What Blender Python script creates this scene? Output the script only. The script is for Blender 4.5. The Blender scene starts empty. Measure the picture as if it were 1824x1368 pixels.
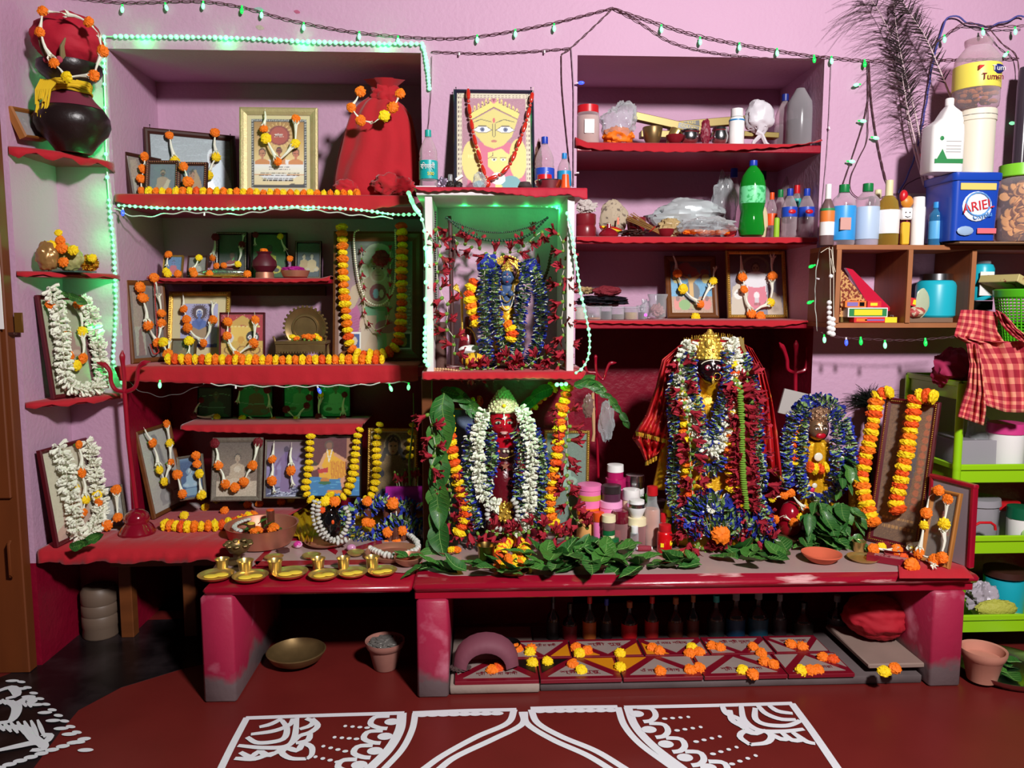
import bpy,math,random
import numpy as np
from mathutils import Vector,Matrix,Euler,Quaternion
rnd=random.Random(7)
nr=np.random.RandomState(5)
S=bpy.context.scene
COL=S.collection
PI=math.pi
# ---------------------------------------------------------------- camera
F=1370.0
CAM=Vector((0,-3.1,1.335))
cam=bpy.data.objects.new('camera',bpy.data.cameras.new('camera'))
COL.objects.link(cam)
cam.data.sensor_width=36;cam.data.lens=36*F/1824;cam.data.clip_start=.05
cam.location=CAM
cam.rotation_euler=Euler((math.radians(90-6),0,math.radians(-2.5)))
S.camera=cam
RM=cam.rotation_euler.to_matrix()
def ray(x,y):return RM@Vector(((x-912)/F,(684-y)/F,-1))
def P(x,y,Y=0.0):d=ray(x,y);return CAM+d*((Y-CAM.y)/d.y)
def PZ(x,y,Z=0.0):d=ray(x,y);return CAM+d*((Z-CAM.z)/d.z)
# ---------------------------------------------------------------- world, main lamp, exposure
S.view_settings.view_transform='Standard';S.view_settings.look='None'
S.view_settings.gamma=1;S.view_settings.use_curve_mapping=False
S.view_settings.exposure=0.0
w=bpy.data.worlds.new('world');S.world=w;w.use_nodes=True
w.node_tree.nodes['Background'].inputs[0].default_value=(.92,.86,.93,1)
w.node_tree.nodes['Background'].inputs[1].default_value=.024
def lamp(name,loc,energy,col=(1,1,1),size=.02,kind='POINT',target=None):
    l=bpy.data.lights.new(name,kind);l.energy=energy;l.color=col
    if kind=='AREA':l.shape='DISK';l.size=size
    else:l.shadow_soft_size=size
    o=bpy.data.objects.new(name,l);COL.objects.link(o);o.location=loc
    if target is not None:o.rotation_euler=(Vector(target)-Vector(loc)).to_track_quat('-Z','Y').to_euler()
    return o
lamp('room_lamp',(1.25,-3.5,2.95),210,(1,.955,.95),.34,'AREA',(0.05,0,1.1))
# ---------------------------------------------------------------- colour and materials
def lin(c):
    r=[]
    for v in c[:3]:
        v=v/255.0;r.append(v/12.92 if v<=.04045 else((v+.055)/1.055)**2.4)
    return tuple(r)
MATS={}
def mat(name,rgb=(200,200,200),rough=.55,metal=0,ns=0,amt=.15,bump=0,bs=60,coat=0,emit=None,es=1,rgb2=None,lo=.4,hi=.6,trans=0,ior=1.45,spec=.5,sheen=0,stretch=None):
    """one procedural material: base colour varied by noise, optional second colour in patches, optional bump"""
    if name in MATS:return MATS[name]
    m=bpy.data.materials.new(name);MATS[name]=m;m.use_nodes=True
    nt=m.node_tree;N=nt.nodes;L=nt.links;b=N['Principled BSDF']
    c=(*lin(rgb),1)
    b.inputs['Base Color'].default_value=c;b.inputs['Roughness'].default_value=rough;b.inputs['Metallic'].default_value=metal
    b.inputs['IOR'].default_value=ior;b.inputs['Specular IOR Level'].default_value=spec
    b.inputs['Coat Weight'].default_value=coat;b.inputs['Coat Roughness'].default_value=.12
    b.inputs['Transmission Weight'].default_value=trans
    if sheen:b.inputs['Sheen Weight'].default_value=sheen
    tc=None
    def coord():
        t=N.new('ShaderNodeTexCoord');mp=N.new('ShaderNodeMapping');L.new(t.outputs['Object'],mp.inputs[0])
        if stretch:mp.inputs['Scale'].default_value=stretch
        return mp.outputs[0]
    if ns:
        tc=coord();n=N.new('ShaderNodeTexNoise');n.inputs['Scale'].default_value=ns;n.inputs['Detail'].default_value=5
        L.new(tc,n.inputs['Vector'])
        mx=N.new('ShaderNodeMix');mx.data_type='RGBA'
        if rgb2 is not None:
            mr=N.new('ShaderNodeMapRange');mr.inputs[1].default_value=lo;mr.inputs[2].default_value=hi
            L.new(n.outputs['Fac'],mr.inputs[0]);L.new(mr.outputs[0],mx.inputs[0])
            mx.inputs[6].default_value=c;mx.inputs[7].default_value=(*lin(rgb2),1)
        else:
            L.new(n.outputs['Fac'],mx.inputs[0])
            mx.inputs[6].default_value=(*[v*(1-amt)for v in c[:3]],1);mx.inputs[7].default_value=(*[min(1,v*(1+amt))for v in c[:3]],1)
        L.new(mx.outputs[2],b.inputs['Base Color'])
    if bump:
        tc=tc or coord();n2=N.new('ShaderNodeTexNoise');n2.inputs['Scale'].default_value=bs;n2.inputs['Detail'].default_value=4
        L.new(tc,n2.inputs['Vector']);bp=N.new('ShaderNodeBump');bp.inputs['Strength'].default_value=bump;bp.inputs['Distance'].default_value=.004
        L.new(n2.outputs['Fac'],bp.inputs['Height']);L.new(bp.outputs[0],b.inputs['Normal'])
    if emit is not None:
        b.inputs['Emission Color'].default_value=(*lin(emit),1);b.inputs['Emission Strength'].default_value=es
        m.cycles.emission_sampling='NONE'
    return m
def clear(name,rgb=(235,240,240),fac=.22,rough=.08):
    """thin clear plastic or glass: mostly see-through, with a glossy coat"""
    if name in MATS:return MATS[name]
    m=bpy.data.materials.new(name);MATS[name]=m;m.use_nodes=True
    nt=m.node_tree;N=nt.nodes;L=nt.links;b=N['Principled BSDF']
    b.inputs['Base Color'].default_value=(*lin(rgb),1);b.inputs['Roughness'].default_value=rough
    t=N.new('ShaderNodeBsdfTransparent');t.inputs[0].default_value=(*lin(rgb),1)
    lw=N.new('ShaderNodeLayerWeight');lw.inputs[0].default_value=.35
    mr=N.new('ShaderNodeMapRange');mr.inputs[3].default_value=fac;mr.inputs[4].default_value=min(1,fac+.55)
    L.new(lw.outputs['Facing'],mr.inputs[0])
    x=N.new('ShaderNodeMixShader');L.new(mr.outputs[0],x.inputs[0]);L.new(t.outputs[0],x.inputs[1]);L.new(b.outputs[0],x.inputs[2])
    L.new(x.outputs[0],N['Material Output'].inputs[0])
    return m
def vcol(name,rough=.35,coat=0,bump=0,bs=80,metal=0):
    """colour from the painted 'Col' attribute of the mesh"""
    if name in MATS:return MATS[name]
    m=mat(name,(255,255,255),rough,coat=coat,bump=bump,bs=bs,metal=metal)
    nt=m.node_tree;a=nt.nodes.new('ShaderNodeVertexColor');a.layer_name='Col'
    nt.links.new(a.outputs[0],nt.nodes['Principled BSDF'].inputs['Base Color'])
    return m
# ---------------------------------------------------------------- mesh building
class MB:
    def __init__(s):s.v=[];s.f=[];s.m=[]
    def add(s,vs,fs,mi=0,M=None):
        o=len(s.v)
        if M is not None:vs=[tuple(M@Vector(v))for v in vs]
        s.v+=[tuple(v)for v in vs];s.f+=[tuple(i+o for i in f)for f in fs];s.m+=[mi]*len(fs);return s
    def box(s,c,d,mi=0,M=None):
        x,y,z=c;a,b,e=d[0]/2,d[1]/2,d[2]/2
        vs=[(x+i*a,y+j*b,z+k*e)for i in(-1,1)for j in(-1,1)for k in(-1,1)]
        return s.add(vs,[(0,1,3,2),(4,6,7,5),(0,4,5,1),(2,3,7,6),(0,2,6,4),(1,5,7,3)],mi,M)
    def bb(s,c,d,r=.003,mi=0,M=None):
        """box with chamfered edges"""
        h=[v/2 for v in d];r=min(r,min(h)*.9);vs=[];ix={}
        for sg in[(i,j,k)for i in(-1,1)for j in(-1,1)for k in(-1,1)]:
            for ax in range(3):
                p=[sg[q]*(h[q]-(0 if q==ax else r))+c[q]for q in range(3)]
                ix[(sg,ax)]=len(vs);vs.append(tuple(p))
        fs=[]
        cs=[(-1,-1),(1,-1),(1,1),(-1,1)]
        for ax in range(3):
            o=[q for q in range(3)if q!=ax]
            for sg in(-1,1):
                f=[]
                for u,v_ in cs:
                    k=[0,0,0];k[ax]=sg;k[o[0]]=u;k[o[1]]=v_;f.append(ix[(tuple(k),ax)])
                fs.append(f)
        for ax in range(3):
            o=[q for q in range(3)if q!=ax]
            for u,v_ in cs:
                k1=[0,0,0];k1[ax]=-1;k1[o[0]]=u;k1[o[1]]=v_;k2=list(k1);k2[ax]=1;k1=tuple(k1);k2=tuple(k2)
                fs.append([ix[(k1,o[0])],ix[(k2,o[0])],ix[(k2,o[1])],ix[(k1,o[1])]])
        for sg in[(i,j,k)for i in(-1,1)for j in(-1,1)for k in(-1,1)]:fs.append([ix[(sg,0)],ix[(sg,1)],ix[(sg,2)]])
 # fix winding outward
        out=[]
        cc=Vector(c)
        for f in fs:
            a,b,e=[Vector(vs[i])for i in f[:3]];n=(b-a).cross(e-a);m_=sum((Vector(vs[i])for i in f),Vector())/len(f)
            out.append(tuple(f)if n.dot(m_-cc)>0 else tuple(reversed(f)))
        return s.add(vs,out,mi,M)
    def lathe(s,prof,c=(0,0,0),n=20,mi=0,M=None,sq=None):
        """revolve (radius, height) pairs about Z; sq squashes y"""
        vs=[];fs=[];sy=sq or 1
        for r,z in prof:
            for i in range(n):
                a=2*PI*i/n;vs.append((c[0]+r*math.cos(a),c[1]+r*sy*math.sin(a),c[2]+z))
        for k in range(len(prof)-1):
            for i in range(n):
                j=(i+1)%n;fs.append((k*n+i,k*n+j,(k+1)*n+j,(k+1)*n+i))
        if prof[0][0]>1e-5:fs.append(tuple(reversed(range(n))))
        if prof[-1][0]>1e-5:fs.append(tuple((len(prof)-1)*n+i for i in range(n)))
        return s.add(vs,fs,mi,M)
    def tube(s,pts,r,n=6,mi=0,M=None):
        pts=[Vector(p)for p in pts];K=len(pts)
        if K<2:return s
        rs=r if isinstance(r,(list,tuple))else[r]*K
        vs=[];fs=[];t=(pts[1]-pts[0]).normalized();up=Vector((0,0,1))if abs(t.z)<.9 else Vector((1,0,0))
        u=t.cross(up).normalized()
        for k in range(K):
            t2=(pts[min(k+1,K-1)]-pts[max(k-1,0)])
            t2=t2.normalized()if t2.length>1e-9 else t
            u=(u-t2*u.dot(t2));u=u.normalized()if u.length>1e-6 else t2.orthogonal().normalized();w_=t2.cross(u)
            for i in range(n):
                a=2*PI*i/n;vs.append(tuple(pts[k]+(u*math.cos(a)+w_*math.sin(a))*rs[k]))
        for k in range(K-1):
            for i in range(n):
                j=(i+1)%n;fs.append((k*n+i,k*n+j,(k+1)*n+j,(k+1)*n+i))
        fs.append(tuple(reversed(range(n))));fs.append(tuple((K-1)*n+i for i in range(n)))
        return s.add(vs,fs,mi,M)
    def ball(s,c,r,nu=14,nv=9,mi=0,M=None,fn=None):
        r=r if isinstance(r,(tuple,list))else(r,r,r);vs=[];fs=[]
        for k in range(nv+1):
            th=PI*k/nv
            for i in range(nu):
                a=2*PI*i/nu;d=Vector((math.sin(th)*math.cos(a),math.sin(th)*math.sin(a),math.cos(th)))
                q=fn(d)if fn else 1
                vs.append((c[0]+d.x*r[0]*q,c[1]+d.y*r[1]*q,c[2]+d.z*r[2]*q))
        for k in range(nv):
            for i in range(nu):
                j=(i+1)%nu;fs.append((k*nu+i,(k+1)*nu+i,(k+1)*nu+j,k*nu+j))
        return s.add(vs,fs,mi,M)
    def sheet(s,rows,mi=0,M=None,closed=False):
        """grid surface from rows of points"""
        n=len(rows[0]);vs=[p for r in rows for p in r];fs=[]
        for k in range(len(rows)-1):
            for i in range(n-1+(1 if closed else 0)):
                j=(i+1)%n;fs.append((k*n+i,k*n+j,(k+1)*n+j,(k+1)*n+i))
        return s.add(vs,fs,mi,M)
    def prism(s,pts,y0,y1,mi=0,M=None):
        """outline in x,z extruded from y0 to y1"""
        n=len(pts);vs=[(p[0],y0,p[1])for p in pts]+[(p[0],y1,p[1])for p in pts]
        fs=[tuple(range(n)),tuple(reversed(range(n,2*n)))]+[(i,i+n,(i+1)%n+n,(i+1)%n)for i in range(n)]
        return s.add(vs,fs,mi,M)
    def slab(s,pts,z0,z1,mi=0,M=None):
        """outline in x,y extruded from z0 to z1"""
        n=len(pts);vs=[(p[0],p[1],z0)for p in pts]+[(p[0],p[1],z1)for p in pts]
        fs=[tuple(reversed(range(n))),tuple(range(n,2*n))]+[(i,(i+1)%n,(i+1)%n+n,i+n)for i in range(n)]
        return s.add(vs,fs,mi,M)
    def mesh(s,name,mats,smooth=True,ang=40):
        me=bpy.data.meshes.new(name);me.from_pydata(s.v,[],s.f)
        for m_ in(mats if isinstance(mats,(list,tuple))else[mats]):me.materials.append(m_)
        me.polygons.foreach_set('material_index',s.m)
        if smooth:
            me.polygons.foreach_set('use_smooth',[True]*len(s.f));me.update()
            me.set_sharp_from_angle(angle=math.radians(ang))
        me.update();return me
def tag(o,label=None,cat=None,group=None,kind=None):
    if label:o['label']=label
    if cat:o['category']=cat
    if group:o['group']=group
    if kind:o['kind']=kind
    return o
def put(name,me,parent=None,loc=(0,0,0),rot=None,M=None,scale=None):
    o=bpy.data.objects.new(name,me);COL.objects.link(o)
    if parent is not None:o.parent=parent
    if M is not None:o.matrix_local=M
    else:
        o.location=loc
        if rot is not None:o.rotation_euler=rot
        if scale is not None:o.scale=scale if isinstance(scale,(tuple,list))else(scale,)*3
    return o
def obj(name,mb,mats,parent=None,loc=(0,0,0),rot=None,smooth=True,ang=40,M=None):
    return put(name,mb.mesh(name,mats,smooth,ang),parent,loc,rot,M)
def thing(name,label,cat,loc=(0,0,0),rot=None,group=None,M=None):
    return tag(put(name,None,None,loc,rot,M),label,cat,group)
def solid(o,t=.0015):
    m=o.modifiers.new('thickness','SOLIDIFY');m.thickness=t;m.offset=0;return o
def smoothpath(pts,step):
    """Catmull-Rom through pts, resampled at even steps; returns (points, tangents)"""
    pts=[Vector(p)for p in pts]
    if len(pts)==2:dense=[pts[0].lerp(pts[1],i/40)for i in range(41)]
    else:
        q=[pts[0]*2-pts[1]]+pts+[pts[-1]*2-pts[-2]];dense=[]
        for k in range(1,len(q)-2):
            a,b,c,d=q[k-1:k+3]
            for i in range(16):
                t=i/16;dense.append(.5*((2*b)+(c-a)*t+(2*a-5*b+4*c-d)*t*t+(3*b-a-3*c+d)*t**3))
        dense.append(q[-2])
    L=[0]
    for i in range(1,len(dense)):L.append(L[-1]+(dense[i]-dense[i-1]).length)
    n=max(1,int(round(L[-1]/step)));out=[];k=0
    for i in range(n+1):
        d=L[-1]*i/n
        while k<len(L)-2 and L[k+1]<d:k+=1
        t=(d-L[k])/max(1e-9,L[k+1]-L[k]);out.append(dense[k].lerp(dense[k+1],min(1,t)))
    tan=[(out[min(i+1,n)]-out[max(i-1,0)]).normalized()for i in range(n+1)]
    return out,tan
def align(t,spin=0,z=(0,0,1)):
    """rotation that carries local Z to direction t, spun about it"""
    return Vector(z).rotation_difference(Vector(t)).to_matrix().to_4x4()@Matrix.Rotation(spin,4,'Z')
# ---------------------------------------------------------------- shared materials
PINK=mat('pink_wall_paint',(193,151,178),.62,ns=2.2,amt=.07,bump=.55,bs=55)
MAROON=mat('maroon_wall_paint',(128,10,38),.36,ns=4,amt=.25,bump=.9,bs=30)
OXIDE=mat('red_oxide_floor',(106,32,29),.36,ns=5,amt=.18,bump=.05,bs=30)
REDPAINT=mat('red_gloss_paint',(150,12,38),.3,ns=8,amt=.2,bump=.15,bs=40,coat=.3)
CLOTH=mat('red_cotton_cloth',(176,14,32),.85,ns=9,amt=.12,bump=.35,bs=45,sheen=.2)
CLOTH2=mat('crimson_cloth',(172,22,46),.75,ns=9,amt=.12,bump=.3,bs=50)
WHITEW=mat('white_board_paint',(214,206,208),.6,ns=9,amt=.08)
WOOD=mat('brown_wood',(108,58,26),.45,ns=3,amt=.4,stretch=(1,1,8))
PLY=mat('plywood_face',(128,66,34),.5,ns=4,amt=.3,stretch=(10,10,1.5))
PLYED=mat('plywood_edge',(158,98,58),.6,ns=12,amt=.2)
GOLDF=mat('gold_paint',(198,158,72),.35,.7,ns=60,amt=.25,bump=.3,bs=300)
GOLD=mat('gold_metal',(240,194,84),.28,.75,ns=40,amt=.3,bump=.5,bs=250)
BRASS=mat('brass',(214,184,112),.3,.8,ns=12,amt=.2)
BRASSD=mat('tarnished_brass',(132,108,70),.4,.7,ns=20,amt=.4)
COPPER=mat('copper',(190,124,102),.46,.6,ns=10,amt=.25)
STEEL=mat('steel',(190,190,192),.22,1)
BLACK=mat('black_gloss',(14,12,13),.25)
WHITE=mat('white_plastic',(235,232,230),.4)
DARKW=mat('dark_brown_frame',(62,32,26),.4,ns=10,amt=.3)
THREAD=mat('cotton_thread',(225,215,195),.8)
GLASSF=clear('picture_glass',(250,252,252),.05,.03)
CLEARP=clear('clear_plastic',(232,236,238),.16,.12)
# ================================================================ SETTING
XL,XN0,XN1,XN2,XN3,XR=-1.62,-1.403,-.217,.391,1.372,3.3
ZN,YB,ZC=2.296,.45,3.2 # niche top, niche back, ceiling
ZT=.405 # altar table top
S1,S3,R1,R2,R3=1.752,1.085,1.962,1.596,1.262 # shelf heights (tops)
ZM=1.05
b=MB()
def q(b,x0,x1,z0,z1,y,mi):b.add([(x0,y,z0),(x1,y,z0),(x1,y,z1),(x0,y,z1)],[(0,1,2,3)],mi)
def wallzone(b,x0,x1,z0,z1,y,zs):
    if z0<zs<z1:q(b,x0,x1,z0,zs,y,1);q(b,x0,x1,zs,z1,y,0)
    else:q(b,x0,x1,z0,z1,y,0 if z0>=zs else 1)
wallzone(b,XL,XN0,0,ZN,0,.39);wallzone(b,XN1,XN2,0,ZN,0,S3-.04);wallzone(b,XN3,XR,0,ZN,0,.72)
q(b,XL,XR,ZN,ZC,0,0)
for x0,x1,zs in((XN0,XN1,S3-.03),(XN2,XN3,R3-.03)):
    wallzone(b,x0,x1,0,ZN,YB,zs)
    for x,s in((x0,1),(x1,-1)):
        for z0,z1,mi in((0,zs,1),(zs,ZN,0)):
            v=[(x,0,z0),(x,YB,z0),(x,YB,z1),(x,0,z1)]
            b.add(v,[(0,1,2,3)if s>0 else(3,2,1,0)],mi)
    b.add([(x0,0,ZN),(x1,0,ZN),(x1,YB,ZN),(x0,YB,ZN)],[(0,1,2,3)],0)
wall=tag(obj('wall_back',b,[PINK,MAROON],smooth=False),kind='structure')
for x0,x1 in((XN0,XN1),(XN2,XN3)):shelf_=obj('niche_ledge',MB().box(((x0+x1)/2,.225,ZT-.03),(x1-x0-.002,.449,.06)),REDPAINT,wall,smooth=False)
b=MB() # left wall: side face of the projecting part, then the strip towards the door
for z0,z1,mi in((0,.39,1),(.39,ZC,0)):
    b.add([(XL,-.3,z0),(XL,0,z0),(XL,0,z1),(XL,-.3,z1)],[(0,1,2,3)],mi)
    b.add([(-2.4,-.3,z0),(XL,-.3,z0),(XL,-.3,z1),(-2.4,-.3,z1)],[(0,1,2,3)],mi)
wl=tag(obj('wall_left',b,[PINK,MAROON],smooth=False),kind='structure')
b=MB().box((.4,-2.2,-.05),(6.6,5.6,.1));b.box((.4,.5,-.05),(6.6,.6,.1))
floor=tag(obj('floor',b,OXIDE,smooth=False),kind='structure')
# black border strip painted on the floor at the left
BLKF=mat('black_floor_band',(20,16,18),.28,ns=8,amt=.5,bump=.05,bs=30,rgb2=(46,38,40),lo=.45,hi=.75)
pts=[(-60,1230),(75,1178),(150,1108),(420,1100),(430,1168),(330,1190),(215,1225),(140,1265),(110,1300),(60,1368),(-60,1500)]
b=MB().slab([tuple(PZ(*p)[:2])for p in reversed(pts)],0,.0012)
obj('black_border',b,BLKF,floor,smooth=False)
# brown door at the far left
door=tag(put('door_1',None),kind='structure')
b=MB().bb((-2.0,-.345,1.05),(.62,.045,2.1),.004)
dx=P(16,700,-.37).x-.31
DOORM=mat('brown_door_paint',(104,50,18),.5,ns=3,amt=.25,stretch=(6,6,1))
obj('door_leaf',MB().bb((dx,-.335,1.03),(.62,.05,2.06),.004),DOORM,door,smooth=False)
obj('door_moulding',MB().bb((dx+.27,-.368,1.75),(.05,.016,.5),.004).bb((dx+.27,-.368,1.0),(.05,.016,.7),.004),DOORM,door,smooth=False)
obj('door_handle',MB().tube([(dx+.285,-.38,.5),(dx+.285,-.392,.49),(dx+.285,-.392,.38),(dx+.285,-.38,.37)],.005),DOORM,door)
# hanging brown bracket and calendar edge on the left wall
bk=thing('wall_bracket','brown metal latch bracket on the pink wall beside the door','bracket',P(30,585,-.33))
obj('plate',MB().bb((.008,0,.02),(.028,.006,.07),.001),mat('rusty_plate',(110,74,24),.5,.3),bk)
obj('arm',MB().bb((-.02,-.012,-.018),(.045,.02,.01),.001),DARKW,bk)
tag(obj('wall_calendar',MB().bb(P(-12,500,-.38),(.05,.004,.33),.001),WHITE),'white paper sheet hanging on the brown door','calendar')
# ---- shelves built into the niches
def shelf(x0,x1,y0,y1,ztop,th,m=REDPAINT,parent=wall):return obj('shelf_slab',MB().bb(((x0+x1)/2,(y0+y1)/2,ztop-th/2),(x1-x0,y1-y0,th),.003),m,parent,smooth=False)
DKUNDER=REDPAINT
shelf(XN0,XN1,.0,YB,S1,.04,mat('pink_maroon_slab',(165,70,105),.5,ns=4,amt=.2))
shelf(XN0,XN1,-.03,YB,S3,.04)
shelf(P(262,492,.2).x,P(590,500,.2).x,.2,YB,P(400,497,.2).z,.018)
s2z=P(400,497,.2).z
s4z=P(480,757,.16).z
shelf(P(330,760,.16).x,P(640,760,.16).x,.16,YB,s4z,.018)
for z,th in((R1,.03),(R2,.025),(R3,.03)):shelf(XN2,XN3,.0,YB,z,th)
# bracket board under the small inner shelf
obj('shelf_batten',MB().bb((P(470,515,.43).x,.44,s2z-.045),(.55,.018,.045),.002),mat('batten_wood',(110,60,40),.6,ns=14,amt=.5),wall,smooth=False)
# ---- wooden box cupboard hung on the middle pier
YF=-.36
zt=P(890,336,YF).z;zb=P(890,664,YF).z
bx=thing('wall_cupboard','open white wall box holding the small blue goddess statue','cupboard',(0,0,0))
xa,xb_=P(757,500,YF).x,P(1024,500,YF).x
xt0,xt1=P(741,345,YF).x,P(1040,345,YF).x
obj('top_board',MB().bb(((xt0+xt1)/2,YF/2,zt-.012),(xt1-xt0,-YF,.024),.002),WHITEW,bx,smooth=False)
obj('bottom_board',MB().bb(((xa+xb_)/2,YF/2,zb-.014),(xb_-xa+.02,-YF,.026),.002),REDPAINT,bx,smooth=False)
for x,s in((xa,1),(xb_,-1)):
    obj('side_board',MB().bb((x+s*.014,YF/2+.005,(zt+zb)/2-.012),(.026,-YF-.012,zt-zb-.026),.002),WHITEW,bx,smooth=False)
obj('post',MB().bb((P(762,790,-.2).x,-.2,(zb-.03+ZT)/2),(.04,.05,zb-.03-ZT),.003),WOOD,bx,smooth=False)
# ---- corner shelves at the left
def corner(z,ysp,label,yw=-.3):
    pts=[(XL+.001,-.001),(XL+.001,yw)]
    x1=XN0+.0
    for i in range(1,10):
        t=i/10;pts.append((XL+(x1-XL)*(t+.10*math.sin(PI*t)),yw*(1-t)-.05*math.sin(PI*t)))
    pts.append((x1,-.001))
    o=tag(obj('corner_shelf',MB().slab(list(reversed(pts)),z-.016,z),REDPAINT,smooth=False),label,'shelf');return pts
c1z=P(180,288,-.03).z;c2z=P(200,490,-.02).z;c3z=P(215,702,-.02).z
corner(c1z,0,'highest red corner shelf carrying the black clay pot')
corner(c2z,0,'middle red corner shelf with the golden cloth bundle')
corner(c3z,0,'lowest red corner shelf under the tall garlanded portrait')
def clothsheet(name,label,zt,yb,yf,bottom,yfun=None,m=CLOTH,cat='cloth',wob=.008,ends=0,seg=60,top=None):
    """cloth lying on a shelf and hanging over its front; bottom = pixel points of its lower hem"""
    P2=[P(x,y,yf-.012)for x,y in bottom];xs=[p.x for p in P2];zs=[p.z for p in P2]
    rows=[[]for _ in range(9)]
    for i in range(seg+1):
        x=xs[0]+(xs[-1]-xs[0])*i/seg;z=float(np.interp(x,xs,zs))+.002*math.sin(i*1.9)
        wv=wob*(math.sin(i*.55+.7)+.5*math.sin(i*1.37));lift=.0
        if ends and(i<3 or i>seg-3):lift=ends*(1-min(i,seg-i)/3)
        zt2=zt+.003+lift
        rows[0].append((x,yb,zt2));rows[1].append((x,(yb+yf)/2,zt2+.001+.001*math.sin(i)));rows[2].append((x,yf+.004,zt2+.001))
        rows[3].append((x,yf-.007,zt2-.002));H=zt2-z
        for k,t in enumerate((.18,.4,.62,.82,1.0)):rows[4+k].append((x,yf-.010-abs(wv)*t-.004*t,zt2-H*t))
    o=obj(name,MB().sheet(rows),m,smooth=True,ang=180);solid(o,.002)
    return tag(o,label,cat)
clothsheet('shelf_cloth','red cloth draped along the upper left niche shelf',S1,.42,0,[(205,360),(260,368),(330,372),(420,373),(520,373),(640,377),(700,368),(735,362)])
clothsheet('shelf_cloth','red cloth hanging over the wide middle shelf below the portraits',S3,.42,-.03,[(205,655),(215,678),(330,682),(480,686),(640,684),(745,678)])
clothsheet('shelf_cloth','red cloth on the narrow inner shelf with the silver fish',s2z,.43,.2,[(262,497),(300,501),(420,501),(520,503),(588,500)],ends=.01)
clothsheet('shelf_cloth','red cloth on the low inner shelf with the wrapped portraits painted green lit',s4z,.43,.16,[(322,764),(350,768),(480,772),(570,774),(640,773),(648,752)])
clothsheet('shelf_cloth','red cloth sagging along the highest shelf of the right niche',R1,.42,0,[(1025,260),(1070,268),(1200,272),(1300,269),(1400,262),(1463,252)],ends=.02)
clothsheet('shelf_cloth','red cloth edge on the right niche shelf with the green bottle',R2,.42,0,[(1027,428),(1100,433),(1250,432),(1400,433),(1456,430)],wob=.002)
clothsheet('shelf_cloth','red cloth on the right niche shelf with two framed pictures',R3,.42,0,[(1027,575),(1200,578),(1380,582),(1453,572)],wob=.002)
clothsheet('shelf_cloth','red cloth drooping from the top of the open wall box',zt,-.02,YF,[(735,335),(760,342),(840,338),(900,345),(960,352),(1010,346),(1022,350),(1046,356)],wob=.004,m=CLOTH2)
clothsheet('shelf_cloth','bright red cloth over the lower board of the open wall box',zb,-.02,YF,[(752,676),(850,675),(950,674),(1036,676),(1044,662)],wob=.004)
def cornercloth(z,label,drop,yw=-.3):
    rows=[]
    for k in range(13):
        t=k/12;x=XL+(XN0-XL)*(t+.1*math.sin(PI*t));y=yw*(1-t)-.05*math.sin(PI*t);wv=.006*math.sin(k*2.2)
        fx=XL+.01+(XN0-XL)*.4*t;fy=-.02
        rows.append([(fx,fy,z+.003),((fx+x)/2,(fy+y)/2,z+.0035),(x,y,z+.003),(x+.006,y-.008+wv*.4,z-.004),(x+.008,y-.011+wv,z-drop*(1+.5*math.sin(k*1.7)))])
    o=obj('shelf_cloth',MB().sheet(rows),CLOTH,ang=180);solid(o,.002);tag(o,label,'cloth')
cornercloth(c1z,'red cloth under the black clay pot on its corner shelf',.025)
cornercloth(c2z,'red cloth under the golden bundle on its corner shelf',.012)
cornercloth(c3z,'red cloth under the tall tuberose garlanded portrait',.014)
# ---- platform at the left and altar table
plat=thing('side_platform','low wooden platform under the red cloth in the left niche','platform',(0,0,0))
ZP=.435
px0,px1=XL+.01,-.95
obj('board',MB().bb(((px0+px1)/2,-.138,ZP-.015),(px1-px0,.268,.03),.003),DARKW,plat,smooth=False)
for x,y in((P(215,1010,-.1).x,-.05),(P(330,1010,-.1).x,-.05)):
    obj('leg',MB().bb((x,y,(ZP-.03)/2),(.05,.05,ZP-.03),.003),WOOD,plat,smooth=False)
obj('apron',MB().bb((-1.15,-.2,ZP-.07),(.5,.02,.05),.002),WOOD,plat,smooth=False)
# platform cloth
rows=[[]for _ in range(8)]
xc1=PZ(590,862,ZP).x
for i in range(61):
    t=i/60;x=XL+.012+(-.905-XL-.012)*t;xb2=XL+.012+(xc1-XL-.012)*t
    yf=-.30;wv=.01*math.sin(i*.5)+.005*math.sin(i*1.3)
    yb_=.42 if xb2>XN0+.012 else-.012
    def mx(a):return x+(xb2-x)*a
    rows[0].append((mx(1),yb_,ZP+.004));rows[1].append((mx(.7),yb_*.45,ZP+.005));rows[2].append((mx(.35),-.08,ZP+.005+abs(wv)*.15))
    rows[3].append((mx(.1),-.2,ZP+.005+abs(wv)*.3));rows[4].append((x,yf,ZP+.005));rows[5].append((x,yf-.006,ZP-.004))
    rows[6].append((x,yf-.008-abs(wv)*.5,ZP-.02));rows[7].append((x,yf-.01-abs(wv),ZP-.042+.006*math.sin(i*.4)))
o=obj('platform_cloth',MB().sheet(rows),CLOTH,ang=180);solid(o,.002);tag(o,'wide red cloth spread over the platform below the left niche','cloth')
RPIL=mat('worn_maroon_pillar_paint',(158,34,66),.45,ns=7,rgb2=(205,130,150),lo=.56,hi=.78,bump=.4,bs=25)
nt=RPIL.node_tree;bs_=nt.nodes['Principled BSDF'];l0=bs_.inputs['Base Color'].links[0].from_socket # bare cement shows near the floor and in chips
tc_=nt.nodes.new('ShaderNodeTexCoord');sz=nt.nodes.new('ShaderNodeSeparateXYZ');nt.links.new(tc_.outputs['Object'],sz.inputs[0]);nz=nt.nodes.new('ShaderNodeTexNoise');nz.inputs['Scale'].default_value=14;nt.links.new(tc_.outputs['Object'],nz.inputs['Vector'])
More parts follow.
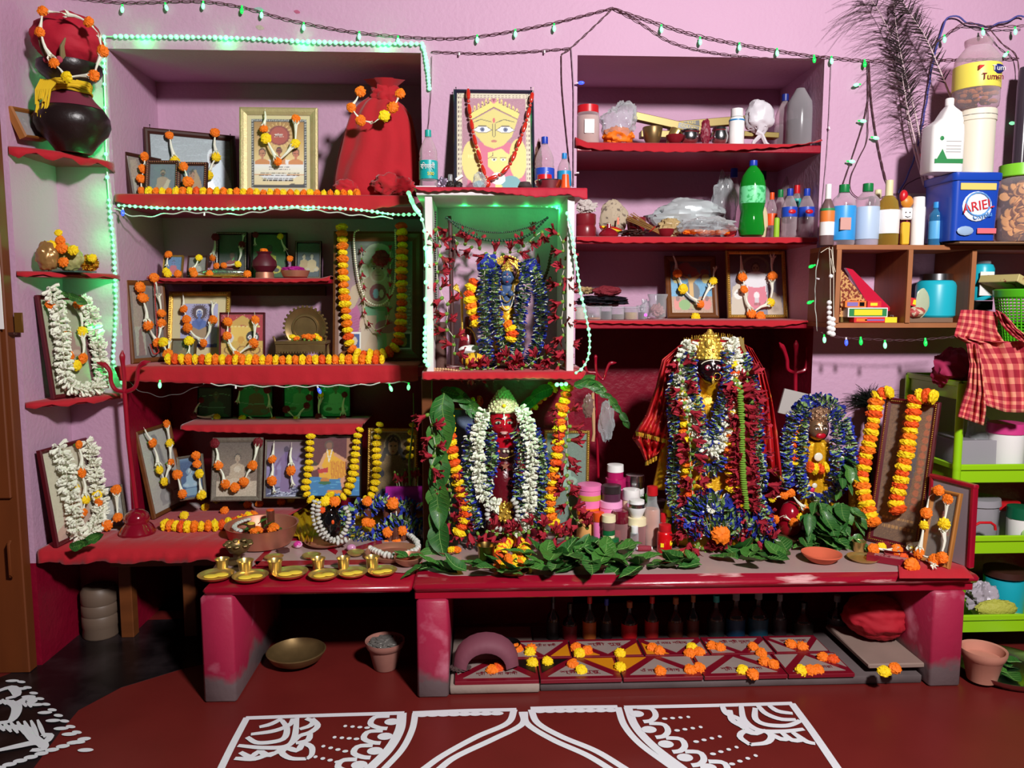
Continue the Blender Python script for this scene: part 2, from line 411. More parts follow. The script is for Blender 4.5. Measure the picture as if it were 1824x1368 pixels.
ma=nt.nodes.new('ShaderNodeMath');ma.operation='MULTIPLY_ADD';ma.inputs[1].default_value=.12;nt.links.new(nz.outputs['Fac'],ma.inputs[0]);nt.links.new(sz.outputs[2],ma.inputs[2]);mr_=nt.nodes.new('ShaderNodeMapRange');mr_.inputs[1].default_value=.125;mr_.inputs[2].default_value=.165;nt.links.new(ma.outputs[0],mr_.inputs[0])
mx_=nt.nodes.new('ShaderNodeMix');mx_.data_type='RGBA';nt.links.new(mr_.outputs[0],mx_.inputs[0]);mx_.inputs[6].default_value=(*lin((112,96,98)),1);nt.links.new(l0,mx_.inputs[7]);nt.links.new(mx_.outputs[2],bs_.inputs['Base Color'])
WORN=mat('worn_red_table_edge',(150,14,40),.28,ns=5,rgb2=(212,160,160),lo=.58,hi=.66,bump=.2,bs=30,coat=.4,stretch=(1,3,6))
tab=thing('altar_table','low maroon masonry altar table with three pillars on the floor','table',(0,0,0))
xl,xm,xr=P(356,1035,-.615).x,P(735,1040,-.6).x,P(1743,1035,-.6).x
TOPS=mat('marble_table_top',(176,148,144),.35,ns=3,amt=.25,coat=.2)
obj('left_slab',MB().bb(((xl+xm)/2,-.305,ZT-.02),(xm-xl,.60,.03),.012),REDPAINT,tab,ang=60).name='top_slab'
obj('top_slab',MB().bb(((xm+xr)/2,-.31,ZT-.015),(xr-xm,.61,.03),.012),WORN,tab,ang=60)
obj('edge_band',MB().bb(((xm+xr)/2-.004,-.30,ZT-.045),(xr-xm-.02,.59,.03),.003),REDPAINT,tab,smooth=False)
for xs_,dx_ in(((-.925,-.816),1),((-.212,-.106),1),((1.566,1.680),-1)):
    zt_=ZT-.06 if xs_[0]>-.5 else ZT-.035
    mb=MB().bb(((xs_[0]+xs_[1])/2,-.305,zt_/2),(xs_[1]-xs_[0],.60,zt_),.008)
    pl=obj('pillar',mb,RPIL,tab,ang=60)
# painted/grey tiles laid in the table top
def flat(name,pts,m,z,parent,th=.001):
    w_=[PZ(x,y,z)for x,y in pts];ar=sum(w_[i].x*w_[(i+1)%len(w_)].y-w_[(i+1)%len(w_)].x*w_[i].y for i in range(len(w_)))
    if ar<0:w_.reverse()
    return obj(name,MB().slab([(p.x,p.y)for p in w_],z-.001,z+th),m,parent,smooth=False)
flat('marble_inlay',[(400,985),(470,945),(740,945),(752,1000),(720,1020),(540,1008),(455,1005),(425,1025),(372,1022)],TOPS,ZT,tab)
flat('marble_inlay',[(760,955),(1560,955),(1625,1018),(800,1026),(750,1014)],TOPS,ZT,tab)
for a,c in(((455,1004),(500,960)),((500,960),(560,958)),((455,1004),(735,1000)),((610,985),(680,965)),((560,960),(600,985))):
    dxp,dyp=c[0]-a[0],c[1]-a[1];L_=math.hypot(dxp,dyp);nx,ny=-dyp/L_*4,dxp/L_*4
    flat('red_line',[(a[0]+nx,a[1]+ny),(c[0]+nx,c[1]+ny),(c[0]-nx,c[1]-ny),(a[0]-nx,a[1]-ny)],REDPAINT,ZT+.001,tab)
# ================================================================ LIBRARY
from mathutils import noise as mnoise
def setcol(me,arr):
    a=me.color_attributes.new('Col','FLOAT_COLOR','POINT')
    arr=np.clip(np.asarray(arr,dtype=float)/255.,0,1);l=np.where(arr<=.04045,arr/12.92,((arr+.055)/1.055)**2.4)
    a.data.foreach_set('color',np.concatenate([l,np.ones((len(l),1))],1).ravel().astype(np.float32))
class Pic:
    """flat print painted on a grid; x right 0..1, y down 0..1"""
    def __init__(s,w,h,c=(255,255,255)):
        s.w,s.h=w,h;s.a=np.ones((h,w,3))*np.array(c,float);s.X,s.Y=np.meshgrid((np.arange(w)+.5)/w,(np.arange(h)+.5)/h);s.k=w/h
    def _b(s,m,c,al=1.):s.a=np.where(m[...,None],s.a*(1-al)+np.array(c,float)*al,s.a);return s
    def g(s,c1,c2,y0=0,y1=1):
        t=np.clip((s.Y-y0)/(y1-y0),0,1)[...,None];s.a=np.where(((s.Y>=y0)&(s.Y<=y1))[...,None],np.array(c1)*(1-t)+np.array(c2)*t,s.a);return s
    def e(s,cx,cy,rx,ry,c,rot=0,al=1.):
        dx,dy=s.X-cx,(s.Y-cy);co,si=math.cos(rot),math.sin(rot);u=dx*co+dy/s.k*si;v=(-dx*si+dy/s.k*co)*s.k
        return s._b((u/rx)**2+(v/ry)**2<=1,c,al)
    def ring(s,cx,cy,rx,ry,t,c):
        d=((s.X-cx)/rx)**2+((s.Y-cy)/ry)**2;return s._b((d<=1)&(d>=(1-t)**2),c)
    def r(s,x0,y0,x1,y1,c,al=1.):return s._b((s.X>=x0)&(s.X<=x1)&(s.Y>=y0)&(s.Y<=y1),c,al)
    def p(s,pts,c,al=1.):
        m=np.zeros(s.X.shape,bool);n=len(pts)
        for i in range(n):
            x1,y1=pts[i];x2,y2=pts[(i+1)%n]
            if y1==y2:continue
            m^=((s.Y<y1)!=(s.Y<y2))&(s.X<(x2-x1)*(s.Y-y1)/(y2-y1)+x1)
        return s._b(m,c,al)
    def l(s,pts,w,c):
        for i in range(len(pts)-1):
            x1,y1=pts[i];x2,y2=pts[i+1];dx,dy=x2-x1,(y2-y1)/s.k;L=dx*dx+dy*dy+1e-12
            t=np.clip(((s.X-x1)*dx+(s.Y-y1)/s.k*dy)/L,0,1);s._b(np.hypot(s.X-x1-t*dx,(s.Y-y1)/s.k-t*dy)<w,c)
        return s
    def n(s,amt):s.a=s.a+nr.randn(s.h,s.w,1)*amt;return s
    def border(s,t,c):ty=t*s.k;return s._b((s.X<t)|(s.X>1-t)|(s.Y<ty)|(s.Y>1-ty),c)
    def rows(s,x0,x1,ys,c,h=.012,gap=.5):
        """short dashes standing for lines of small script"""
        for y in ys:
            m=(s.Y>y-h)&(s.Y<y+h)&(s.X>x0)&(s.X<x1)&(np.sin(s.X*180+y*91)+np.sin(s.X*67+y*40)>-gap);s._b(m,c)
        return s
PRINT=vcol('printed_picture',.4,coat=.0)
def picmesh(pic,W,H):
    nx,ny=pic.w,pic.h;xs=np.linspace(0,W,nx);zs=np.linspace(H,0,ny);gx,gz=np.meshgrid(xs,zs)
    v=np.stack([gx.ravel(),gz.ravel(),np.zeros(nx*ny)],1);me=bpy.data.meshes.new('print')
    i=np.arange((ny-1)*(nx-1));r_=i//(nx-1);c_=i%(nx-1);a=r_*nx+c_
    f=np.stack([a+nx,a+nx+1,a+1,a],1)
    me.from_pydata(v.tolist(),[],f.tolist());me.materials.append(PRINT);setcol(me,pic.a.reshape(-1,3));return me
class Plane:
    def __init__(s,p,n):s.p,s.n=p,n
    def at(s,x,y,off=0.0):
        d=ray(x,y);t=(s.p-CAM).dot(s.n)/d.dot(s.n);return CAM+d*t+s.n*off
def YPl(Y):return Plane(Vector((0,Y,0)),Vector((0,-1,0)))
def basis(bl,br,tl,Y0,Y1=None,lean=.03,zb=None):
    if zb=='Y':B0=P(*bl,Y0);B1=P(*br,Y1);u_=(B1-B0).normalized();d_=ray(*tl);T=CAM+d_*((B0-CAM).dot(u_)/d_.dot(u_))
    elif zb is None:B0=P(*bl,Y0);B1=P(*br,Y0 if Y1 is None else Y1);T=P(*tl,Y0+lean)
    else: # stands on height zb, turned sideways: the corner pixels fix the turn and the tilt
        B0=PZ(*bl,zb);B1=PZ(*br,zb);u_=(B1-B0).normalized();d_=ray(*tl);T=CAM+d_*((B0-CAM).dot(u_)/d_.dot(u_))
    U=B1-B0;V=T-B0;u=U.normalized();V=V-u*V.dot(u);v=V.normalized();n=u.cross(v)
    return Matrix(((u.x,v.x,n.x,B0.x),(u.y,v.y,n.y,B0.y),(u.z,v.z,n.z,B0.z),(0,0,0,1))),U.length,V.length,Plane(B0+n*.01,n)
def frame(label,bl,br,tl,Y0,Y1=None,lean=.03,fw=.014,fm=DARKW,mount=None,pic=None,th=.014,group=None,beads=None,glass=True,res=1.35,zb=None):
    M,W,H,pl=basis(bl,br,tl,Y0,Y1,lean,zb)
    t=thing('picture_frame',label,'picture',M=M,group=group)
    mb=MB();o=[(0,0),(W,0),(W,H),(0,H)]
    prof=[(0,-th*.3),(0,th*.7),(fw*.25,th),(fw*.6,th*.85),(fw,th*.45),(fw,-th*.3)]
    loops=[[(min(max(x,a),W-a)if 1 else x,min(max(y,a),H-a),z)for x,y in o]for a,z in prof]
    mb.sheet(loops+[loops[0]],closed=True)
    fb_=obj('frame_border',mb,fm,t,smooth=False)
    obj('backing',MB().box((W/2,H/2,-th*.2),(W-fw,H-fw,.003)),DARKW,t,smooth=False)
    i0=fw
    if mount:
        obj('mount',MB().box((W/2,H/2,th*.05),(W-2*fw,H-2*fw,.0012)),mount[0],t,smooth=False);i0=fw+mount[1]
    if beads:
        mb=MB();r_=beads[1];n1=int((W-fw)/(r_*2.4));n2=int((H-fw)/(r_*2.4));a=fw*.5
        for k in range(n1+1):
            for y in(a,H-a):mb.ball((a+(W-2*a)*k/n1,y,th*.9),r_,6,4)
        for k in range(1,n2):
            for x in(a,W-a):mb.ball((x,a+(H-2*a)*k/n2,th*.9),r_,6,4)
        obj('bead_border',mb,beads[0],fb_)
    w_,h_=W-2*i0,H-2*i0
    if pic:
        px=max(20,int(w_*F/3.1/res));py=max(20,int(h_*F/3.1/res))
        pc=pic(px,py);put('print',picmesh(pc,w_,h_),t,(i0,i0,th*.05+.0016))
    if glass:obj('glass_pane',MB().add([(fw,fw,th*.4),(W-fw,fw,th*.4),(W-fw,H-fw,th*.4),(fw,H-fw,th*.4)],[(0,1,2,3)]),GLASSF,t,smooth=False)
    t['_']=0;del t['_']
    pl.p=M.to_translation()+pl.n*(th+.002);pl.root=t
    return pl
FONT=None
def text(s,size,m,parent,M,name='lettering',ext=.0006,align_='CENTER',width=None):
    cu=bpy.data.curves.new('t','FONT');cu.body=s;cu.size=size;cu.extrude=ext;cu.align_x=align_;cu.align_y='CENTER';cu.resolution_u=3
    o=bpy.data.objects.new('t',cu);COL.objects.link(o);dg=bpy.context.evaluated_depsgraph_get();dg.update()
    me=bpy.data.meshes.new_from_object(o.evaluated_get(dg));bpy.data.objects.remove(o);me.materials.clear();me.materials.append(m)
    if width and len(me.vertices):
        xs=[v.co.x for v in me.vertices];k=width/(max(xs)-min(xs))
        for v in me.vertices:v.co.x*=k
    return put(name,me,parent,M=M)
# ---- flowers
ORA=mat('orange_petals',(246,118,10),.7,ns=30,amt=.2);ORD=mat('deep_orange_petals',(226,80,8),.7,ns=30,amt=.25)
YEL=mat('yellow_petals',(250,208,12),.7,ns=30,amt=.15);GRN=mat('green_calyx',(104,140,48),.6,ns=20,amt=.2)
RDF=mat('dark_red_petals',(110,10,26),.7);BLU=mat('blue_petals',(50,62,172),.55,ns=25,amt=.4);PALE=mat('pale_green_petal_base',(150,184,110),.6,ns=20,amt=.2)
WHT=mat('white_petals',(236,238,220),.6,ns=20,amt=.06);HIB=mat('hibiscus_petals',(168,28,48),.7,ns=30,amt=.35,bump=.4,bs=120)
LEAF=mat('green_leaf',(40,92,34),.5,ns=12,amt=.3,coat=.06);LEAF2=mat('light_green_leaf',(62,114,42),.5,ns=12,amt=.3,coat=.06);LEAFV=mat('leaf_vein',(120,160,84),.5)
def marigold_me(m,seed,ht=.58,cal=False):
    r=random.Random(seed);mb=MB();nu,nv=20,9;vs=[];fs=[]
    for k in range(nv+1):
        th=PI*k/nv
        for i in range(nu):
            a=2*PI*(i+.5*(k%2))/nu;q_=1+r.uniform(-.16,.12)+(.08 if(i+k)%2 else-.05)
            sr=math.sin(th)**.7;vs.append((sr*math.cos(a)*q_,sr*math.sin(a)*q_,math.cos(th)*ht*(1+r.uniform(-.12,.12))))
    for k in range(nv):
        for i in range(nu):
            j=(i+1)%nu;fs.append((k*nu+i,(k+1)*nu+i,(k+1)*nu+j,k*nu+j))
    mb.add(vs,fs,0)
    if cal:mb.lathe([(.12,-ht*2.1),(.3,-ht*1.7),(.42,-ht*.8)],n=7,mi=1)
    return mb.mesh('marigold',[m,GRN],smooth=False)
MG={c:[marigold_me(m,i*7+j)for j in range(3)]for i,(c,m)in enumerate((('o',ORA),('d',ORD),('y',YEL),('r',RDF)))}
MGL={c:[marigold_me(m,i*7+j+50,.62,True)for j in range(2)]for i,(c,m)in enumerate((('o',ORA),('d',ORD),('y',YEL),('r',RDF)))}
def petal(mb,a,r0,r1,w0,w1,z0,dz,mi0,mi1,split=.45,roll=0,segs=4):
    ca,sa=math.cos(a),math.sin(a);pv=[]
    for k in range(segs+1):
        t=k/segs;r=r0+(r1-r0)*t;w_=(w0+(w1-w0)*math.sin(t*PI*.62))*(1 if k<segs else .35);z=z0+dz*t*t
        for s_ in(-1,0,1):
            zz=z+(.10 if s_==0 else 0)+roll*s_*w_;pv.append((r*ca-s_*w_*sa,r*sa+s_*w_*ca,zz))
    o=len(mb.v);mb.v+=pv
    for k in range(segs):
        for s_ in(0,1):
            mb.f.append((o+k*3+s_,o+k*3+s_+1,o+(k+1)*3+s_+1,o+(k+1)*3+s_));mb.m.append(mi0 if k/segs<split else mi1)
def pea_me(seed):
    r=random.Random(seed);mb=MB()
    for i in range(9):
        petal(mb,2*PI*i/9+r.uniform(-.3,.3),.12,r.uniform(.8,1.05),.07,r.uniform(.3,.42),r.uniform(-.2,.2),r.uniform(-.2,.2),0,1,.3 if i%3 else .55,r.uniform(-.5,.5))
        if i%5==0:petal(mb,2*PI*i/9+.3,.5,.9,.06,.12,r.uniform(-.1,.3),.1,2,2,.5,.4,2)
    return mb.mesh('pea_flower',[PALE,BLU,WHT],smooth=True)
PEA=[pea_me(i)for i in range(4)]
def tub_me(seed,n=8):
    r=random.Random(seed);mb=MB()
    for i in range(n):
        a=2*PI*i/n+r.uniform(-.3,.3);R_=r.uniform(.8,1.1);z=r.uniform(-.22,.22);dz=r.uniform(-.2,.2);pts=[(t*R_*math.cos(a+.25*t*r.uniform(-1,1)),t*R_*math.sin(a),z+dz*t)for t in(.1,.45,.8,1)]
        mb.tube(pts,[.09,.12,.17,.10],5)
        for s_ in(-.35,.35):petal(mb,a+s_*.8,R_*.65,R_*1.02,.05,.09,z+dz*.7,.12*r.uniform(-1,1),0,0,.5,0,2)
    return mb.mesh('tuberose_flower',[WHT],smooth=True)
TUB=[tub_me(i)for i in range(4)]
def hib_me(seed):
    r=random.Random(seed);mb=MB();mb.lathe([(.05,-.05),(.10,0),(.13,.12),(.09,.24)],n=7,mi=1)
    for i in range(5):
        a=2*PI*i/5+r.uniform(-.2,.2);tw=r.uniform(.3,.8);rows_=[]
        fl=r.uniform(.26,.5);L_=r.uniform(.85,1.05)
        for k in range(6):
            t=k/5;rad=.07+fl*(t**1.6);wv=.06+.22*math.sin(PI*min(1,t*.8+.1));aa=a+tw*t;row=[]
            for s_ in(-1,-.4,.3,1):
                an=aa+s_*wv/max(.16,rad)*.6;rr=rad*(1+r.uniform(-.22,.22));row.append((rr*math.cos(an),rr*math.sin(an),.16+(L_-.16)*t+r.uniform(-.04,.04)-(.1 if k==5 and abs(s_)>.5 else 0)))
            rows_.append(row)
        mb.sheet(rows_,0)
    mb.tube([(0,0,.3),(.03,.02,.8),(.08,0,1.15)],[.03,.03,.045],5,2)
    return mb.mesh('hibiscus',[HIB,GRN,RDF],smooth=True,ang=80)
HI=[hib_me(i)for i in range(4)]
def bud_me(seed):
    r=random.Random(seed);mb=MB();mb.tube([(0,0,0),(.05,0,.25),(.07,0,.5),(.02,0,.75),(0,0,.86)],[.045,.055,.07,.10,.12],7)
    for i in range(6):petal(mb,PI*i/3,.02,.2,.05,.07,.84,.16+r.uniform(-.06,.05),0,0,.5,0,2)
    return mb.mesh('tuberose_bud',[WHT],smooth=True)
BUD=[bud_me(i)for i in range(3)]
def leaf_me(seed,wd=.3,m=0,curl=.2,n=8):
    r=random.Random(seed);rows_=[];ph=r.uniform(0,6)
    for k in range(n+1):
        t=k/n;w_=wd*(math.sin(PI*t**.75)**.8)*(1 if t<1 else 0)+.004;z=curl*(t*t-t*.3)+.03*math.sin(t*7+ph)
        rows_.append([(s_*w_+.03*math.sin(t*5+ph),t,z+abs(s_)**1.5*w_*.35+.022*math.sin(t*17+s_*3+ph)*abs(s_))for s_ in(-1,-.55,0,.55,1)])
    mb=MB().sheet(rows_,0);mb.tube([(rows_[k][2][0],rows_[k][2][1],rows_[k][2][2]+.006)for k in range(n+1)],[.010]*n+[.003],4,1)
    for k in range(1,n-1):
        for s_ in(0,4):
            a,c_=Vector(rows_[k][2]),Vector(rows_[min(n,k+1)][s_]);mb.tube([a+Vector((0,0,.006)),a.lerp(c_,.85)+Vector((0,0,.008))],[.005,.002],3,1)
    return mb.mesh('leaf',[LEAF if m==0 else LEAF2,LEAFV],smooth=True)
LV=[leaf_me(i,w_,m,c)for i,(w_,m,c)in enumerate(((.3,0,.2),(.26,0,-.25),(.34,1,.1),(.28,0,.35),(.24,1,-.15)))]
def strand(root,pts,step,size,protos,nm,inv,jit=.12,mode='axis',thread=THREAD,tr=.0012,zs=None):
    """string flowers along a path; returns count"""
    path,tan=smoothpath(pts,step)
    if thread:obj('thread',MB().tube([inv@p for p in path],tr,4),thread,root)
    for i,(p,t)in enumerate(zip(path,tan)):
        me=protos(i)if callable(protos)else protos[rnd.randrange(len(protos))]
        s_=size*(1+rnd.uniform(-jit,jit));sp=rnd.uniform(0,6.28)
        if mode=='axis':M=align((t+Vector([rnd.uniform(-.12,.12)for _ in range(3)])).normalized(),sp)
        else:
            side=t.cross(Vector((0,1,0)));side=side.normalized()if side.length>.1 else Vector((1,0,0))
            d=(side*(1 if i%2 else-1)*rnd.uniform(.6,1)+t*rnd.uniform(-.7,.7)+Vector((0,-rnd.uniform(.1,.8),0))).normalized();M=align(d,sp)
        M=inv@Matrix.Translation(p)@M@Matrix.Diagonal((s_,s_,s_*(zs or 1),1))
        put(nm,me,root,M=M)
    return len(path)
def garland(label,pts,step,size,protos,nm,mode='axis',group=None,name='flower_garland',cat='garland',jit=.12,zs=None,root=None):
    if root is None:root=thing(name,label,cat,pts[0],group=group)
    inv=root.matrix_basis.inverted();strand(root,pts,step,size,protos,nm,inv,jit,mode,zs=zs);return root
def mixcol(a='o',b='y',var=.2):
    def f(i):
        c=a if i%2 else b
        if c=='o' and rnd.random()<.45:c='d'
        return MG[c][rnd.randrange(3)]
    return f
def petite(label,pts,pl,off=.012,r=.017,group=None,bud=True):
    """light garland of marigolds and tuberoses: pts = (colour, x, y); colour n = bare thread point, b = tuberose tip"""
    W=[pl.at(x,y,off+(.004 if c!='n' else 0))for c,x,y in pts]
    t=thing('light_garland',label,'garland',W[0],group=group);inv=t.matrix_basis.inverted()
    obj('thread',MB().tube([inv@p for p in W],.0009,4),THREAD,t)
    for(c,x,y),p in zip(pts,W):
        if c in 'odyr':put('marigold',MGL[c][rnd.randrange(2)],t,M=inv@Matrix.Translation(p)@align((pl.n+Vector([rnd.uniform(-.35,.35)for _ in range(3)])).normalized(),rnd.uniform(0,6))@Matrix.Scale(r*rnd.uniform(.85,1.12),4))
    if bud:
        for i in range(len(W)-1):
            d=W[i+1]-W[i];L_=d.length
            if L_<.045 or 'n' in(pts[i][0]+pts[i+1][0])and L_<.035:continue
            l2=min(.075,L_*.72);s_=W[i]+d.normalized()*((L_-l2)*.5)
            put('tuberose_bud',BUD[i%3],t,M=inv@Matrix.Translation(s_)@align(d.normalized(),rnd.uniform(0,6))@Matrix.Scale(l2,4))
    return t
def bloom(c,p,n=(0,-.6,.8),r=.02,label='',group=None,kind=None):
    me=(kind or MGL[c][rnd.randrange(2)])
    o=put('marigold',me,None,M=Matrix.Translation(Vector(p))@align(Vector(n).normalized(),rnd.uniform(0,6))@Matrix.Scale(r,4));tag(o,label,'flower',group);return o
def leafpile(label,pts,size,group=None,name='leaf_pile',n=(0,-.3,1)):
    """pts = (world point, heading degrees in the table plane, tilt)"""
    t=thing(name,label,'leaves',pts[0][0]);inv=t.matrix_basis.inverted()
    for i,(p,h,tl)in enumerate(pts):
        s_=size*rnd.uniform(.85,1.15)
        put('leaf',LV[rnd.randrange(5)],t,M=inv@Matrix.Translation(Vector(p))@Euler((math.radians(tl),0,math.radians(h)),'XYZ').to_matrix().to_4x4()@Euler((0,rnd.uniform(-.3,.3),0)).to_matrix().to_4x4()@Matrix.Scale(s_,4))
    return t
# ---- vessels
def radius_at(prof,z):
    for(r0,z0),(r1,z1)in zip(prof,prof[1:]):
        if z0<=z<=z1:return r0+(r1-r0)*(0 if z1==z0 else(z-z0)/(z1-z0))
    return prof[-1][0]
PR=dict(
 water=[(.0,0),(.8,0),(.97,.03),(1,.06),(.94,.14),(1,.18),(1,.44),(.93,.47),(1,.5),(.93,.54),(.98,.58),(.9,.66),(.7,.75),(.38,.85),(.3,.88),(.3,.93)],
 soda=[(.0,.01),(.5,0),(.9,.03),(1,.1),(.9,.25),(.84,.33),(.93,.4),(.97,.45),(.97,.62),(.95,.7),(.8,.8),(.5,.88),(.28,.92),(.26,.95)],
 round=[(0,0),(.85,0),(1,.04),(1,.62),(.96,.7),(.75,.79),(.36,.85),(.34,.9)],
 spirit=[(0,0),(.9,0),(1,.03),(1,.52),(.9,.6),(.38,.7),(.3,.75),(.28,.93)],
 flat=[(0,0),(.95,0),(1,.03),(1,.66),(.9,.74),(.55,.8),(.42,.84),(.42,.88)],
 jar=[(0,0),(.92,0),(1,.04),(1,.72),(.93,.8),(.82,.84)],
 tub=[(0,0),(.9,0),(.95,.04),(1,.8)],
 pot=[(0,0),(.45,0),(.8,.12),(1,.35),(.97,.5),(.72,.68),(.55,.76),(.6,.86),(.78,.96),(.8,1)],
 cylinder=[(0,0),(.96,0),(1,.02),(1,.98),(.96,1),(0,1)],
 cosmetic=[(0,0),(.9,0),(1,.06),(1,.55),(.94,.62)],
)
def vessel(name,label,cat,x,yt,wpx,Y,zs,prof,body,cap=None,bands=(),liquid=None,n=18,group=None,sq=None,tilt=0,ysc=None,rotz=0,yb=None,capname='cap'):
    """x = pixel column, yt = pixel row of its top, wpx = pixel width, standing at depth Y on height zs"""
    if yb is not None:b0=PZ(x,yb,zs);Y=b0.y
    dpt=-(RM.transposed()@(P(x,yt,Y)-CAM)).z
    top=P(x,yt,Y);H=top.z-zs;R_=wpx*dpt/F/2;X=P(x,(yt+600)/2,Y).x if False else PX(x,Y,zs+H*.5)
    pf=[(r*R_,z*H)for r,z in(PR[prof]if isinstance(prof,str)else prof)]
    t=thing(name,label,cat,(X,Y,zs),(0,math.radians(tilt),rotz),group)
    obj('body',MB().lathe(pf,n=n,sq=sq),body,t)
    if cap:obj(capname,MB().lathe([(cap[1]*R_,cap[2]*H),(cap[1]*R_*1.03,(cap[2]+.01)*H),(cap[1]*R_,cap[3]*H-.0008),(cap[1]*R_*.9,cap[3]*H),(0,cap[3]*H)],n=n,sq=sq),cap[0],t)
    for bd in bands:
        m,z0,z1=bd[:3];rr=max(radius_at(pf,(z0+(z1-z0)*u)*H)for u in(0,.25,.5,.75,1))*1.012+.0004
        obj(bd[3]if len(bd)>3 else 'label',MB().lathe([(rr*.998,z0*H),(rr,z0*H+.0005),(rr,z1*H-.0005),(rr*.998,z1*H)],n=n,sq=sq),m,t)
    if liquid:
        m,z1=liquid;pl=[(max(0,r-.002),z+.001)for r,z in pf if z<z1*H]+[(radius_at(pf,z1*H)-.002,z1*H),(0,z1*H)]
        obj('liquid',MB().lathe(pl,n=n,sq=sq),m,t)
    t['_h']=H;H_=(H,R_);del t['_h']
    return t,H,R_
def PX(x,Y,z):
    """world X of pixel column x at depth Y and height z"""
    d0=RM.transposed()@(Vector((0,Y,z))-CAM);d1=RM.transposed()@(Vector((1,Y,z))-CAM);k=(x-912)/F
 # solve ((d0 + s(d1-d0)).x)/(-z) = k
    e=d1-d0;return(k*-d0.z-d0.x)/(e.x+k*e.z)
def PZZ(x,y,Y):return P(x,y,Y).z
def wrapped(mb_fn,c,r,amp,freq,seed=0,nu=40,nv=26):
    """crumpled closed form"""
    def fn(d):
        q=mnoise.noise(Vector(d)*freq+Vector((seed,seed*2,0)));w_=abs(mnoise.noise(Vector(d)*freq*2.3+Vector((seed,7,3))));return 1+amp*q-amp*.8*w_+(mb_fn(d)if mb_fn else 0)
    return MB().ball(c,r,nu,nv,fn=fn)
def bag(name,label,cat,x0,x1,y0,y1,Y,zs,m,amp=.25,freq=2.2,seed=0,dep=.6,fn=None,nu=40,nv=26):
    """crumpled thing filling the pixel box, standing on zs at depth Y"""
    X0,X1=P(x0,(y0+y1)/2,Y).x,P(x1,(y0+y1)/2,Y).x;zt_=P(x0,y0,Y).z;rz=(zt_-zs)/2;rx=(X1-X0)/2
    t=thing(name,label,cat,((X0+X1)/2,Y,zs));mb=wrapped(fn,(0,0,rz),(rx,rx*dep,rz),amp,freq,seed,nu,nv)
    zl=min(v[2]for v in mb.v);zh=max(v[2]for v in mb.v);mb.v=[(v[0],v[1],(v[2]-zl)*2*rz/(zh-zl))for v in mb.v]
    return t,mb
# ================================================================ PICTURES
def proj(p):q_=RM.transposed()@(Vector(p)-CAM);return 912+F*q_.x/-q_.z,684-F*q_.y/-q_.z
def ypx(x,Y,z):return proj((PX(x,Y,z),Y,z))[1]
def bust(p,cx,cy,s,skin,cloth,hair=(30,20,18),beard=False,halo=None,eyes=True,legs=True):
    k=p.k
    if halo:p.e(cx,cy,s*.95,s*.95*k,halo)
    p.p([(cx-s*1.15,cy+2.9*s*k),(cx-s*.95,cy+1.05*s*k),(cx-s*.3,cy+.72*s*k),(cx+s*.3,cy+.72*s*k),(cx+s*.95,cy+1.05*s*k),(cx+s*1.15,cy+2.9*s*k)],cloth)
    p.r(cx-s*.16,cy+.3*s*k,cx+s*.16,cy+.9*s*k,skin)
    if legs:p.e(cx,cy+3.1*s*k,s*1.9,s*.75*k,cloth);p.e(cx-s,cy+3.2*s*k,s*.5,s*.3*k,skin);p.e(cx+s,cy+3.2*s*k,s*.5,s*.3*k,skin)
    p.e(cx,cy-.12*s*k,s*.48,s*.6*k,hair);p.e(cx,cy,s*.38,s*.52*k,skin)
    if beard:p.e(cx,cy+.3*s*k,s*.34,s*.34*k,hair);p.e(cx,cy+.2*s*k,s*.12,s*.05*k,(150,80,70))
    if eyes:
        for d in(-1,1):p.e(cx+d*s*.16,cy-.03*s*k,s*.08,s*.045*k,(25,18,16));p.l([(cx+d*s*.07,cy-.15*s*k),(cx+d*s*.26,cy-.15*s*k)],s*.02,hair)
        p.e(cx,cy+.27*s*k,s*.11,s*.04*k,(150,60,55));p.l([(cx,cy-.02*s*k),(cx,cy+.14*s*k)],s*.018,tuple(v*.75 for v in skin))
    return p
def pic_brown(w,h):
    p=Pic(w,h,(70,52,44));p.g((110,90,72),(64,44,38));p.p([(.1,.1),(.3,.05),(.4,.4),(.2,.7),(.08,.6)],(142,120,96));p.p([(.5,0),(.9,.1),(.8,.5),(.6,.4)],(70,34,26));p.r(.1,.56,.42,.96,(150,150,130));p.p([(.16,.96),(.22,.62),(.3,.58),(.38,.96)],(110,50,40));return p.n(9)
def pic_veil(w,h):
    p=Pic(w,h,(108,124,132));p.n(7)
    for i in range(60):x,y=rnd.random(),rnd.random();p.l([(x,y),(x+.2,y-.03)],.004,(130,148,156))
    k=p.k;p.e(.78,.32,.085,.17,(190,198,206));p.p([(.66,1),(.69,.5),(.71,.3),(.86,.28),(.95,.55),(1,.75),(1,1)],(186,200,212));p.e(.765,.34,.048,.12,(128,112,112))
    p.p([(.58,1),(.68,.62),(.82,.55),(.98,.7),(1,1)],(190,204,216))
    for i in range(10):p.l([(.62+i*.035,.98),(.72+i*.022,.62)],.002,(160,176,190))
    for d in(.745,.785):p.e(d,.33,.008,.012,(40,36,40))
    p.l([(.725,.33),(.805,.33)],.002,(60,50,52));return p
def pic_saint(w,h):
    p=Pic(w,h,(92,102,122));p.n(5);bust(p,.5,.3,.22,(150,112,98),(168,132,118),(42,32,34),True,legs=False)
    p.p([(.42,1),(.68,.5),(.8,.55),(.62,1)],(196,172,158));return p
